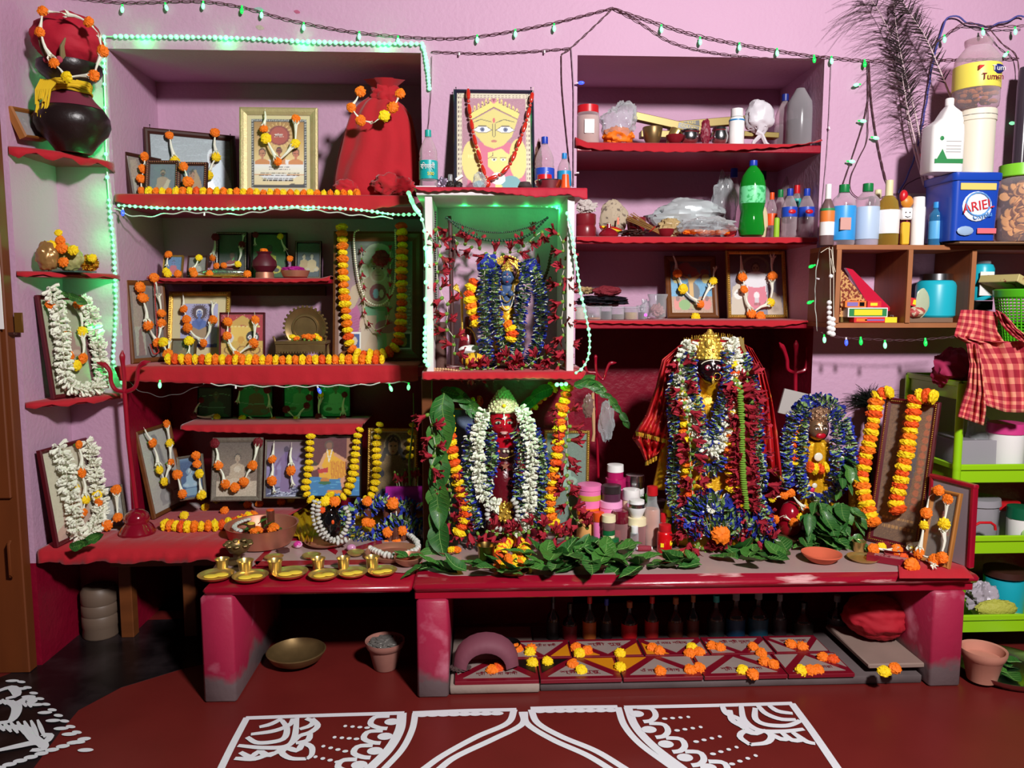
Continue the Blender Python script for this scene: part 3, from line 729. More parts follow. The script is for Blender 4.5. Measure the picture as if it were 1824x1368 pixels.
def pic_lady(w,h):
    p=Pic(w,h,(70,88,112));p.n(5);p.p([(.2,1),(.3,.55),(.42,.18),(.62,.14),(.85,.55),(.98,1)],(176,146,110));p.e(.47,.36,.13,.2,(170,124,100));p.p([(.36,.2),(.5,.12),(.6,.3),(.5,.22),(.38,.34)],(38,26,28))
    p.e(.43,.36,.02,.012,(20,15,15));p.e(.53,.36,.02,.012,(20,15,15));p.e(.48,.47,.035,.012,(150,50,50));return p
def pic_card(w,h):
    p=Pic(w,h,(222,190,120));p.g((168,118,50),(236,210,150),0,.62);p.g((232,226,220),(236,214,160),.62,1)
    p.e(.5,.74,.4,.16,(236,236,240));p.e(.5,.24,.2,.14,(140,50,44));k=p.k
    for i in range(20):
        a=i*PI/10+.1;p.l([(.5+.19*math.cos(a),.24+.19*math.sin(a)*k),(.5+.235*math.cos(a),.24+.235*math.sin(a)*k)],.008,(236,200,130))
    p.e(.5,.24,.155,.155*k,(178,74,60));p.rows(.41,.59,[.225,.258],(240,220,200),.008)
    for cx,cy,s,c in((.2,.5,.17,(196,130,96)),(.5,.47,.14,(150,66,50)),(.8,.5,.17,(200,120,90))):
        bust(p,cx,cy,s*.8,c,(214,140,80),(70,40,36),legs=False)
    p.g((240,238,240),(240,230,205),.66,.8);p.rows(.32,.7,[.7,.735],(60,60,80),.006);p.rows(.14,.86,[.79,.82],(70,60,60),.006,.8);p.rows(.2,.75,[.865,.89],(60,50,50),.006,.8)
    p.p([(.6,1),(.72,.93),(.85,.95),(1,.93),(1,1)],(92,80,76));p.border(.05,(60,60,62))
    for i in range(28):
        for x in(.026,.974):p.e(x,i/27,.014,.014*k,(176,176,176))
        p.e(i/27,.026*k,.014,.014*k,(176,176,176))
    return p
def pic_folk(w,h):
    p=Pic(w,h,(172,118,136));p.n(6);k=p.k;Y_=(226,208,120);O=(70,50,40)
    p.p([(.12,1),(.2,.62),(.3,.5),(.72,.5),(.85,.6),(.95,1)],(206,96,130))
    p.e(.2,.68,.13,.2,Y_);p.e(.82,.66,.12,.2,Y_);p.p([(.1,.66),(.2,.9),(.42,.92),(.42,.84),(.26,.78),(.22,.62)],Y_)
    p.p([(.15,.22),(.5,.07),(.85,.2),(.82,.26),(.5,.14),(.18,.28)],(236,212,110));p.l([(.15,.22),(.5,.07),(.85,.2)],.005,O);p.l([(.18,.28),(.5,.14),(.82,.26)],.004,O)
    for i in range(13):x=.19+i*.052;y=.2-(.13-abs(x-.5)*.42)-.02;p.e(x,y-.005,.014,.03,(240,214,120));p.e(x,y,.006,.012,O)
    p.e(.5,.055,.035,.05,(210,120,140));p.e(.5,.055,.018,.03,(150,50,80))
    p.p([(.18,.29),(.5,.155),(.82,.27),(.74,.44),(.62,.53),(.5,.56),(.38,.53),(.26,.43)],(214,200,112))
    for c in(.345,.655):
        p.p([(c-.135,.375),(c-.05,.33),(c+.05,.33),(c+.135,.375),(c+.05,.405),(c-.05,.405)],O);p.p([(c-.12,.374),(c-.05,.338),(c+.05,.338),(c+.12,.374),(c+.05,.398),(c-.05,.398)],(244,242,236))
        p.e(c,.367,.032,.032*k,(88,104,150));p.e(c,.367,.014,.014*k,(30,30,50));p.l([(c-.13,.30),(c-.02,.265),(c+.12,.29)],.005,O)
    p.l([(.485,.31),(.48,.43),(.5,.445),(.52,.43),(.515,.31)],.004,O);p.e(.5,.275,.018,.025,(208,80,90));p.e(.5,.485,.045,.012,(190,110,90));p.l([(.455,.485),(.545,.485)],.003,O)
    p.p([(.42,.6),(.6,.56),(.7,.62),(.68,.74),(.62,.8),(.6,1),(.52,1),(.5,.8),(.42,.74)],(232,214,124))
    for c in(.5,.62):p.e(c,.67,.035,.013,(250,246,236));p.e(c,.67,.012,.011,(40,40,50));p.l([(c-.04,.65),(c+.04,.65)],.003,O)
    p.l([(.48,.6),(.48,.63),(.42,.66)],.004,O);p.e(.3,.93,.08,.05,(90,150,156));p.e(.72,.9,.13,.07,(100,160,166));p.e(.55,.86,.1,.06,(236,236,232))
    for i in range(5):p.e(.16+i*.032,.64,.012,.018,(240,226,150))
    p.border(.075,(216,204,176))
    for t_ in(.028,.06):
        for i in range(22):
            for x in(t_,1-t_):p.r(x-.006,i/21-.012,x+.006,i/21+.012,(110,80,74))
            p.r(i/21-.014,t_*k-.004,i/21+.014,t_*k+.004,(110,80,74))
    return p
def pic_blue(w,h):
    p=Pic(w,h,(178,176,214));p.n(4);k=p.k
    for i in range(26):a=i*2*PI/26;p.l([(.5,.2),(.5+.23*math.cos(a),.2+.23*math.sin(a)*k)],.012,(58,36,50))
    p.e(.5,.2,.19,.19*k,(70,44,58));bust(p,.5,.24,.2,(86,120,190),(80,112,184),(236,236,240),legs=False,eyes=True)
    p.p([(.3,.52),(.5,.6),(.7,.52),(.74,.72),(.5,.86),(.28,.72)],(170,140,104));p.p([(.36,.32),(.5,.58),(.64,.32),(.5,.42)],(60,96,170))
    p.g((60,80,170),(40,60,150),.9,1);p.p([(.1,.88),(.5,.8),(.9,.88),(.9,.92),(.1,.92)],(176,190,226));p.e(.8,.3,.08,.07,(120,90,130));p.e(.82,.5,.06,.05,(130,80,120));return p
def pic_gods(w,h):
    p=Pic(w,h,(178,20,48));p.n(8)
    for i in range(26):p.e(rnd.random(),rnd.random()*.6,.01,.01,(240,160,170))
    p.p([(.12,.25),(.5,.03),(.9,.25),(.82,.3),(.5,.24),(.2,.3)],(206,166,74));p.r(.24,.28,.78,.6,(232,196,92));p.r(0,.58,1,1,(216,176,80))
    for i in range(9):p.e(.16+i*.09,.27,.03,.02,(240,220,140))
    p.e(.74,.5,.15,.13,(24,18,22));p.e(.17,.52,.13,.12,(220,214,214));p.e(.47,.56,.08,.08,(214,160,50))
    for c in(.68,.81):p.e(c,.5,.05,.045,(240,240,240));p.e(c,.5,.022,.02,(160,20,20))
    for c in(.12,.22):p.e(c,.51,.035,.03,(40,30,30))
    p.e(.74,.57,.06,.012,(200,40,40));p.e(.17,.58,.05,.012,(190,40,40))
    for x in(.2,.5,.8):p.ring(x,.78,.13,.09,.25,(150,104,44));p.e(x,.93,.05,.03,(60,120,70)if x==.5 else(170,30,50))
    for i in range(60):p.e(rnd.random(),.6+.4*rnd.random(),.012,.008,(150,108,50)if i%2 else(250,228,150))
    return p
def pic_guard(w,h):
    p=Pic(w,h,(150,116,124));p.n(6);p.g((70,84,70),(160,120,134),0,.45);k=p.k;sk=(186,164,140)
    p.e(.5,.15,.22,.13,(150,160,134));p.e(.3,.3,.07,.09,(206,214,190))
    p.p([(.02,.62),(.12,.42),(.35,.33),(.65,.33),(.9,.45),(.99,.6),(.86,.62),(.78,.5),(.72,.7),(.3,.7),(.24,.5),(.14,.64)],sk)
    p.e(.5,.27,.14,.11,(196,180,158));p.e(.5,.31,.09,.055,(176,140,120));p.p([(.38,.2),(.5,.06),(.62,.2)],(160,146,96));p.p([(.4,.17),(.42,.22),(.58,.22),(.6,.17)],(190,160,90))
    for c in(.44,.56):p.e(c,.25,.03,.011,(240,240,230));p.e(c,.25,.013,.01,(30,26,24));p.l([(c-.035,.23),(c+.035,.232)],.005,(90,70,60))
    p.l([(.46,.315),(.54,.315)],.005,(110,50,50));p.e(.5,.285,.03,.012,(150,110,96))
    p.e(.5,.47,.12,.08,(130,40,60));p.e(.47,.48,.04,.045,(110,160,176));p.e(.55,.48,.03,.04,(206,180,170))
    p.p([(.06,.66),(.2,.58),(.3,.76),(.16,.86)],(176,84,140));p.p([(.3,.62),(.72,.62),(.8,.74),(.84,1),(.2,1),(.24,.74)],(196,170,146));p.p([(.3,.6),(.7,.6),(.66,.68),(.34,.68)],(100,160,120));p.p([(.48,.64),(.6,.64),(.64,1),(.5,1)],(130,176,140))
    p.p([(.3,.75),(.1,1),(.3,1),(.42,.8)],(196,176,156));p.e(.62,.78,.16,.06,(176,110,130))
    for i in range(7):p.l([(.07+i*.02,.66),(.14+i*.02,.84)],.003,(150,60,120))
    p.rows(.9,.97,[i*.03+.4 for i in range(16)],(190,190,180),.006)
    p.r(.02,.83,.26,.985,(230,230,230));p.r(.035,.845,.245,.97,(40,70,140));p.e(.17,.91,.04,.04,(206,190,170));p.r(.72,.83,.98,.985,(230,230,230));p.r(.735,.845,.965,.97,(48,30,24));p.e(.87,.91,.05,.05,(176,140,70));return p
def pic_dark(c=(30,28,30),c2=(120,60,70),seed=1):
    def f(w,h):
        p=Pic(w,h,c);p.n(6);bust(p,.5,.35,.2,tuple(v*.9 for v in c2),c2,(18,14,14));p.g(tuple(c),tuple(c),0,.12);return p
    return f
def pic_multi(bg,figs,n=5):
    def f(w,h):
        p=Pic(w,h,bg);p.n(n)
        for a in figs:bust(p,*a)
        return p
    return f
def pic_green_lit(c,c2):  # the glow of the green LEDs is painted into these print colours
    def f(w,h):
        p=Pic(w,h,c);p.n(6);bust(p,.52,.26,.22,(92,110,70),c2,(20,40,26));p.l([(0,.3),(.4,.25),(.7,.2),(1,.28)],.006,(140,220,160));p.l([(0,.62),(.4,.68),(.8,.66)],.01,(130,190,150));return p
    return f
def pic_robe(w,h):
    p=Pic(w,h,(168,166,152));p.n(7);p.p([(.25,.35),(.4,.15),(.62,.2),(.7,.5),(.6,.75),(.72,.95),(.3,.95),(.42,.7),(.3,.5)],(122,118,112));p.e(.47,.12,.11,.07,(70,68,66));p.e(.48,.15,.07,.045,(150,146,138));p.p([(.52,.18),(.6,.2),(.64,.45),(.56,.4)],(40,40,40));p.e(.5,.84,.22,.09,(104,100,98));p.p([(.42,.64),(.55,.64),(.68,.9),(.3,.9)],(112,108,104));p.e(.5,.86,.08,.05,(150,146,140));p.rows(.75,.9,[.82],(60,60,60),.01);return p
def pic_bluesit(w,h):p=Pic(w,h,(40,84,134));p.n(8);p.g((120,156,186),(40,84,134),0,.12);bust(p,.45,.35,.2,(176,200,214),(150,184,204),(190,206,214),halo=(120,158,186));p.e(.45,.85,.4,.1,(120,160,186));return p
def pic_sepia(w,h):
    p=Pic(w,h,(132,112,96));p.n(7);p.g((96,80,68),(136,116,100),0,.5);p.r(0,.72,1,1,(196,180,158));bust(p,.5,.3,.17,(176,154,130),(190,170,146),(60,48,42))
    p.e(.5,.76,.35,.1,(206,190,168));p.e(.5,.5,.08,.06,(210,196,176));p.n(8);return p
def pic_purple(w,h):
    p=Pic(w,h,(146,132,180));p.g((120,96,104),(160,146,196),0,.5);p.r(0,.82,1,1,(70,70,110))
    for i in range(14):p.l([(rnd.random()*.9,.83+rnd.random()*.16),(rnd.random()*.9+.1,.83+rnd.random()*.16)],.006,(200,204,226))
    p.p([(.36,.9),(.38,.5),(.34,.3),(.48,.2),(.62,.3),(.62,.5),(.62,.92)],(136,110,158));p.e(.5,.15,.07,.06,(70,50,80));p.l([(.36,.32),(.24,.46),(.26,.6)],.025,(126,98,146));p.l([(.62,.3),(.78,.36),(.84,.22)],.02,(126,98,146));p.p([(.46,.2),(.54,.2),(.5,.5)],(110,84,140));return p
def pic_river(w,h):
    p=Pic(w,h,(100,32,44));p.n(6);p.r(0,.68,1,1,(48,130,190))
    for i in range(30):x,y=rnd.random(),.7+rnd.random()*.3;p.l([(x,y),(x+.09,y+.004)],.006,(96,176,216))
    p.r(.72,.02,.84,.5,(176,120,86));p.p([(.18,.68),(.24,.36),(.38,.18),(.52,.3),(.7,.4),(.72,.7),(.4,.72)],(240,180,30))
    for i in range(9):p.l([(.42+i*.035,.42),(.44+i*.035,.7)],.008,(206,110,20))
    p.e(.38,.14,.09,.08,(96,70,60));p.e(.38,.15,.06,.055,(140,96,76));p.l([(.3,.3),(.2,.5),(.3,.6)],.03,(226,170,130));p.l([(.5,.3),(.7,.4),(.86,.36)],.03,(222,160,120));p.l([(.34,.22),(.38,.42),(.44,.22)],.01,(240,236,226))
    p.e(.08,.5,.09,.07,(224,170,130));p.e(.08,.46,.08,.04,(60,40,30));p.p([(.6,.72),(.78,.62),(.86,.8),(.8,1),(.66,.96)],(224,156,120));p.e(.3,.74,.09,.05,(206,130,50));p.e(.3,.78,.12,.03,(40,110,70));p.p([(.16,.56),(.36,.52),(.36,.6),(.18,.62)],(200,40,50))
    for i in range(5):p.e(.4+i*.07,.93,.05,.03,(240,150,40))
    return p
def pic_brownlady(w,h):
    p=Pic(w,h,(122,92,50));p.n(10);p.e(.5,.2,.22,.19,(170,150,104));p.e(.5,.2,.19,.165,(60,50,40));p.e(.5,.2,.12,.13,(190,160,120));p.p([(.1,.95),(.2,.5),(.38,.34),(.62,.34),(.84,.5),(.95,.95)],(132,104,58));p.n(8)
    p.l([(.33,.25),(.24,.4)],.05,(34,26,22));p.l([(.67,.25),(.76,.38)],.05,(34,26,22));p.p([(.38,.16),(.5,.05),(.62,.16),(.5,.13)],(30,24,22))
    for c in(.45,.55):p.e(c,.2,.03,.012,(20,16,16))
    p.e(.5,.28,.025,.01,(150,40,40));p.e(.2,.6,.1,.06,(30,34,60));p.p([(.1,.95),(.25,.82),(.75,.86),(.9,.95),(.9,1),(.1,1)],(40,60,90));return p
def pic_tree(w,h):
    p=Pic(w,h,(66,150,190));p.g((60,24,30),(66,140,180),0,.4);p.r(0,.68,1,1,(168,128,96));p.n(8)
    for i in range(16):p.e(.5+rnd.uniform(-.36,.36),.22+rnd.uniform(-.12,.12),.11,.08,(110+rnd.randrange(40),40,40))
    p.p([(.42,.75),(.44,.35),(.22,.25),(.5,.32),(.78,.24),(.58,.4),(.6,.75)],(196,154,66));p.e(.5,.6,.2,.2,(60,72,82));p.r(.45,.4,.55,.7,(206,160,66))
    for x in(.16,.86):p.e(x,.34,.1,.09,(196,180,80));p.e(x,.82,.1,.12,(206,110,96));p.e(x,.72,.05,.05,(120,70,56))
    p.e(.32,.84,.14,.1,(110,160,70));p.e(.62,.86,.14,.08,(150,150,90));p.rows(.4,.6,[.93],(40,60,60),.008);return p
def pic_lions(w,h):
    p=Pic(w,h,(120,112,130));p.g((46,30,30),(130,120,140),0,.4);p.n(6);p.ring(.5,.2,.26,.17,.2,(110,100,80));bust(p,.5,.24,.17,(150,136,110),(226,220,224),(40,34,30),legs=False)
    p.p([(.34,.5),(.66,.5),(.72,.9),(.32,.9)],(206,96,120));p.e(.5,.42,.26,.13,(214,210,214));p.p([(.0,1),(.05,.55),(.18,.45),(.34,.6),(.32,1)],(190,176,156));p.p([(1,1),(.95,.7),(.8,.6),(.68,.75),(.7,1)],(190,168,146));p.e(.16,.66,.09,.08,(226,222,216))
    for x in(.13,.2):p.e(x,.64,.012,.01,(40,30,30))
    p.e(.5,.68,.05,.06,(230,220,220));p.r(.46,.72,.54,.8,(200,190,196));p.rows(.44,.56,[.82],(150,60,70),.02);return p
def pic_olive(w,h):p=Pic(w,h,(120,106,66));p.n(10);bust(p,.5,.28,.2,(150,110,80),(150,40,40),(60,30,30));p.e(.5,.72,.25,.16,(130,110,60));return p
def pic_amber(w,h):
    p=Pic(w,h,(120,76,26));p.n(8)
    for i in range(13):y=.08+i*.055;p.e(.42+.02*math.sin(i),y,.12,.028,(206,96,16)if i%2 else(190,150,20));p.e(.92-i*.008,y,.07,.024,(176,84,16))  # blobs paint the marigold garland's reflection in the glass onto the print
    p.e(.6,.4,.17,.2,(74,66,70));p.e(.58,.3,.08,.07,(60,66,90));p.e(.6,.55,.12,.14,(84,44,36));p.rows(.15,.9,[.84,.9],(196,140,60),.01);return p.n(8)
    p=Pic(w,h,(118,74,26));p.n(10);p.e(.35,.2,.2,.14,(176,110,20));p.e(.5,.45,.2,.2,(96,70,60));p.e(.45,.42,.1,.12,(70,76,96));bust(p,.48,.42,.17,(90,90,110),(160,60,60));p.rows(.1,.9,[.8,.86,.92],(190,130,50),.01);return p
BEADC=mat('copper_beads',(168,110,84),.4,.6);BEADW=mat('pale_beads',(190,184,160),.4,.4);CREAM=mat('cream_mount',(216,200,150),.7);LGOLD=mat('pale_gold_frame',(188,172,124),.45,.35,ns=40,amt=.2,bump=.3,bs=200)
WFR=mat('walnut_frame',(106,62,30),.4,ns=5,amt=.35,stretch=(1,6,1));MARF=mat('maroon_frame',(84,14,24),.35);BLKF2=mat('black_blue_frame',(30,34,52),.25,coat=.5);GREYF=mat('grey_carved_frame',(112,104,92),.5,ns=60,amt=.4,bump=.6,bs=180)
FR={}
def fr(key,label,x0,x1,yt,Y,z,**k):
    """upright frame on a shelf of height z; x0,x1 pixel edges, yt top; optional skew via x0b,x1b,yt"""
    x0b=k.pop('x0b',x0);x1b=k.pop('x1b',x1);Y1=k.pop('Y1',None)
    yb=k.pop('yb',None)or ypx(x0b,Y,z);ybr=k.pop('ybr',None)or ypx(x1b,Y if Y1 is None else Y1,z)
    FR[key]=frame(label,(x0b,yb),(x1b,ybr),(x0,yt),Y,Y1,**k);return FR[key]
z1=S1+.006
fr('a1','narrow dark brown frame turned sideways at the far end of the upper niche shelf',216,300,270,.1,z1,x0b=230,x1b=296,Y1=.26,fm=DARKW,pic=pic_brown,lean=.01)
fr('a2','wide brown frame with a white veiled woman on a blue grey ground',255,424,227,.26,z1,x0b=262,x1b=424,Y1=.42,fm=DARKW,fw=.024,pic=pic_veil,lean=.015)
fr('a3','small copper beaded frame with a bearded bare shouldered man',262,317,287,.10,z1,x0b=260,x1b=318,fm=DARKW,fw=.014,beads=(BEADC,.0035),pic=pic_saint,lean=.03)
fr('a4','small copper beaded frame with a woman in a tan veil',316,368,290,.10,z1,x0b=316,x1b=369,fm=DARKW,fw=.014,beads=(BEADC,.0035),pic=pic_lady,lean=.03)
fr('a5','large pale gold frame with a certificate of three saints and a red sun',428,567,192,.14,z1,fm=LGOLD,fw=.03,mount=(CREAM,.016),pic=pic_card,lean=.04)
text('পবিত্রতা',.013,WHITE,FR['a5'].root,Matrix.Translation((.158,.258,.008)),width=.03)
z2=s2z+.006
fr('b1','tiny gold edged frame with a blue and pink deity on the inner shelf',290,325,456,.26,z2,fm=GOLDF,fw=.006,pic=pic_multi((70,120,170),[(.5,.3,.2,(90,120,180),(196,90,110))]))
fr('b2','tiny dark frame with a pale deity beside the blue and pink one',333,368,457,.26,z2,fm=DARKW,fw=.006,pic=pic_multi((120,116,110),[(.5,.3,.22,(190,180,170),(176,170,160))]))
fr('b3','dark beaded frame hung with two dark red flowers on the inner shelf',386,441,414,.40,z2,fm=BLACK,fw=.012,beads=(BEADW,.003),pic=pic_multi((44,50,50),[(.5,.5,.24,(120,66,66),(150,60,70))]))
fr('b4','black edged green picture behind the round maroon pot',448,512,415,.40,z2,fm=BLACK,fw=.008,pic=pic_multi((44,90,44),[(.5,.35,.2,(60,60,70),(190,180,60))]))
fr('b5','black frame with a pale silver group picture next to the pink petals',526,573,430,.38,z2,fm=BLACK,fw=.01,beads=(BEADW,.002),pic=pic_multi((70,84,92),[(.3,.4,.18,(190,176,150),(176,150,110)),(.65,.4,.18,(190,180,160),(190,170,130))]))
z3=S3+.006
fr('c1','tall walnut frame with a faded brown picture against the niche side',222,300,499,.06,z3,x0b=232,x1b=300,Y1=.24,fm=WFR,fw=.02,pic=pic_brown,lean=.01)
fr('c2','gold frame with cream mount around a blue skinned haloed deity',294,411,520,.3,z3,x0b=298,x1b=408,fm=GOLDF,fw=.018,beads=(GOLDF,.004),mount=(CREAM,.035),pic=pic_blue,lean=.06)
fr('c3','small brass relief frame standing before the blue deity picture',303,348,604,.14,z3,fm=BRASSD,fw=.008,pic=pic_multi((92,84,54),[(.5,.3,.2,(150,120,66),(120,96,54))]))
fr('c4','shiny red and gold picture with a round black face and big eyes',391,472,557,.16,z3,fm=MARF,fw=.007,pic=pic_gods)
fr('c5','largest wooden frame with a pale monkey faced deity and two inset cards',593,755,413,.20,z3,x0b=593,x1b=752,fm=WFR,fw=.042,pic=pic_guard,lean=.1,res=1.2)
z4=s4z+.006
for i,(a,c_,y,lb,bg,c2)in enumerate(((353,414,690,'dark picture in wrap farthest to the wall side on the low inner shelf',(20,50,32),(36,100,60)),(425,487,672,'wrapped picture painted green lit, with a brown robed seated figure',(20,150,86),(130,84,44)),(506,560,672,'wrapped picture painted green lit, of a raised arm figure on the low inner shelf',(24,150,86),(96,170,110)),(569,625,672,'wrapped picture painted green lit, of a pale seated figure nearest the shelf end',(34,160,96),(140,210,160)))):
    fr('d%d'%i,lb,a,c_,y,.34,z4,fm=BLACK,fw=.004,pic=pic_green_lit(bg,c2),lean=.02)
zp=ZP+.012
fr('e1','tall walnut frame with a grey robed seated figure tilted on the platform',238,303,770,-.16,zp,x0b=272,x1b=330,yb=925,ybr=895,zb=ZP+.01,fm=WFR,fw=.016,pic=pic_robe,lean=.1)
fr('e2','small silver edged picture of a blue toned seated saint',314,366,815,.10,zp,x0b=322,x1b=368,yb=893,ybr=886,fm=GREYF,fw=.01,pic=pic_bluesit,lean=.05)
fr('e3','grey carved frame with a sepia seated saint',378,470,780,.12,zp,x0b=376,x1b=466,yb=893,ybr=892,fm=GREYF,fw=.02,pic=pic_sepia,lean=.06)
fr('e4','dark frame with a lavender standing monk picture',474,548,783,.16,zp,x0b=470,x1b=546,yb=888,ybr=888,fm=GREYF,fw=.008,pic=pic_purple,lean=.05)
fr('e5','black edged bright picture of an orange robed figure by blue water',550,646,775,.14,zp,x0b=548,x1b=644,yb=886,ybr=886,fm=BLACK,fw=.008,pic=pic_river,lean=.04)
fr('e6','gold beaded frame with a brown haloed woman',656,746,762,.16,ZT+.02,x0b=654,x1b=744,yb=900,ybr=900,fm=GOLDF,fw=.014,beads=(GOLDF,.004),mount=(CREAM,.006),pic=pic_brownlady,lean=.05)
fr('f1','tall maroon frame with a tuberose garlanded woman on the lowest corner shelf',62,146,526,-.235,c3z+.006,x0b=92,x1b=172,Y1=-.06,zb='Y',fm=MARF,fw=.016,pic=pic_multi((150,150,110),[(.5,.25,.22,(186,150,126),(146,100,84),(60,90,170)),]),lean=.02)
fr('f2','tall maroon frame with a pale bare chested man on the platform corner',66,156,803,-.26,ZP+.008,x0b=98,x1b=178,yb=976,ybr=938,zb=ZP+.008,fm=MARF,fw=.016,pic=pic_multi((206,196,160),[(.55,.3,.3,(190,140,110),(200,150,118),(206,204,176))]),lean=.02)
fr('f3','small black and white photo of a bearded standing man',172,216,871,-.06,ZP+.008,x0b=180,x1b=226,yb=935,ybr=926,fm=GREYF,fw=.005,pic=pic_multi((150,150,146),[(.5,.25,.2,(110,108,104),(190,188,184),(24,24,24),True)]),lean=.03)
fr('f4','small brown boxed frame tilted beside the black clay pot',24,62,194,-.27,c1z+.006,x0b=38,x1b=78,yb=247,ybr=252,Y1=-.14,fm=mat('light_wood',(150,92,40),.5,ns=8,amt=.2),fw=.013,th=.022,pic=pic_multi((96,44,44),[(.5,.4,.25,(130,110,100),(110,60,56))]),lean=.03)
zz=zt+.006
fr('g1','dark blue framed folk painting of a big eyed crowned woman with a child',806,953,161,-.13,zz,x0b=808,x1b=953,fm=BLKF2,fw=.013,pic=pic_folk,lean=.1,res=1.1)
fr('h1','blue grey framed picture behind the red faced idol on the post side',792,850,726,-.06,ZT,x0b=792,x1b=850,yb=985,ybr=985,fm=GOLDF,fw=.008,pic=pic_multi((96,116,146),[(.4,.4,.3,(130,150,170),(110,130,156))]),lean=.02)
fr('h2','gold beaded frame with a green arch behind the red faced idol',966,1046,766,-.06,ZT,yb=985,ybr=985,fm=GOLDF,fw=.012,beads=(GOLDF,.003),pic=pic_multi((110,130,116),[(.4,.2,.2,(150,90,80),(150,180,160))]),lean=.02)
z5=R3+.006
fr('i1','brown frame with a tree and villagers picture in the right niche',1188,1280,457,.3,z5,fm=WFR,fw=.024,pic=pic_tree,lean=.08)
fr('i2','gold beaded frame with a seated deity between two pale lions',1295,1402,447,.26,z5,x0b=1296,fm=GOLDF,fw=.016,beads=(GOLDF,.004),pic=pic_lions,lean=.06)
fr('j1','large tilted maroon and gold frame hung with orange and yellow marigolds',1580,1678,708,-.14,ZT,x0b=1545,x1b=1640,yb=962,ybr=985,zb=ZT+.004,fm=MARF,fw=.022,beads=(GOLDF,.003),pic=pic_amber,lean=.1)
fr('j2','small light wooden frame leaning at the end of the altar table',1662,1712,868,-.30,ZT,x0b=1640,x1b=1692,yb=998,ybr=1014,zb=ZT+.004,fm=mat('light_wood2',(170,112,52),.5,ns=8,amt=.2),fw=.014,pic=pic_multi((110,92,76),[(.5,.3,.25,(150,80,60),(140,110,60),(90,20,30))]),lean=.04)
# grey tray leaning behind the small frame
M_,W_,H_,pl_=basis((1655,985),(1728,1012),(1662,848),-.2,-.3,.1,ZT+.004)
tr=thing('leaning_tray','grey board with a maroon rim standing behind the small wooden frame','board',M=M_)
obj('panel',MB().bb((W_/2,H_/2,0),(W_,H_,.012),.003),mat('grey_board',(150,134,140),.6,ns=5,amt=.12),tr,smooth=False)
for c_,d_ in(((W_/2,H_,0),(W_+.02,.016,.024)),((W_,H_/2,0),(.016,H_,.024)),((0,H_/2,0),(.016,H_,.024))):obj('rim',MB().bb(c_,d_,.004),REDPAINT,tr,smooth=False)
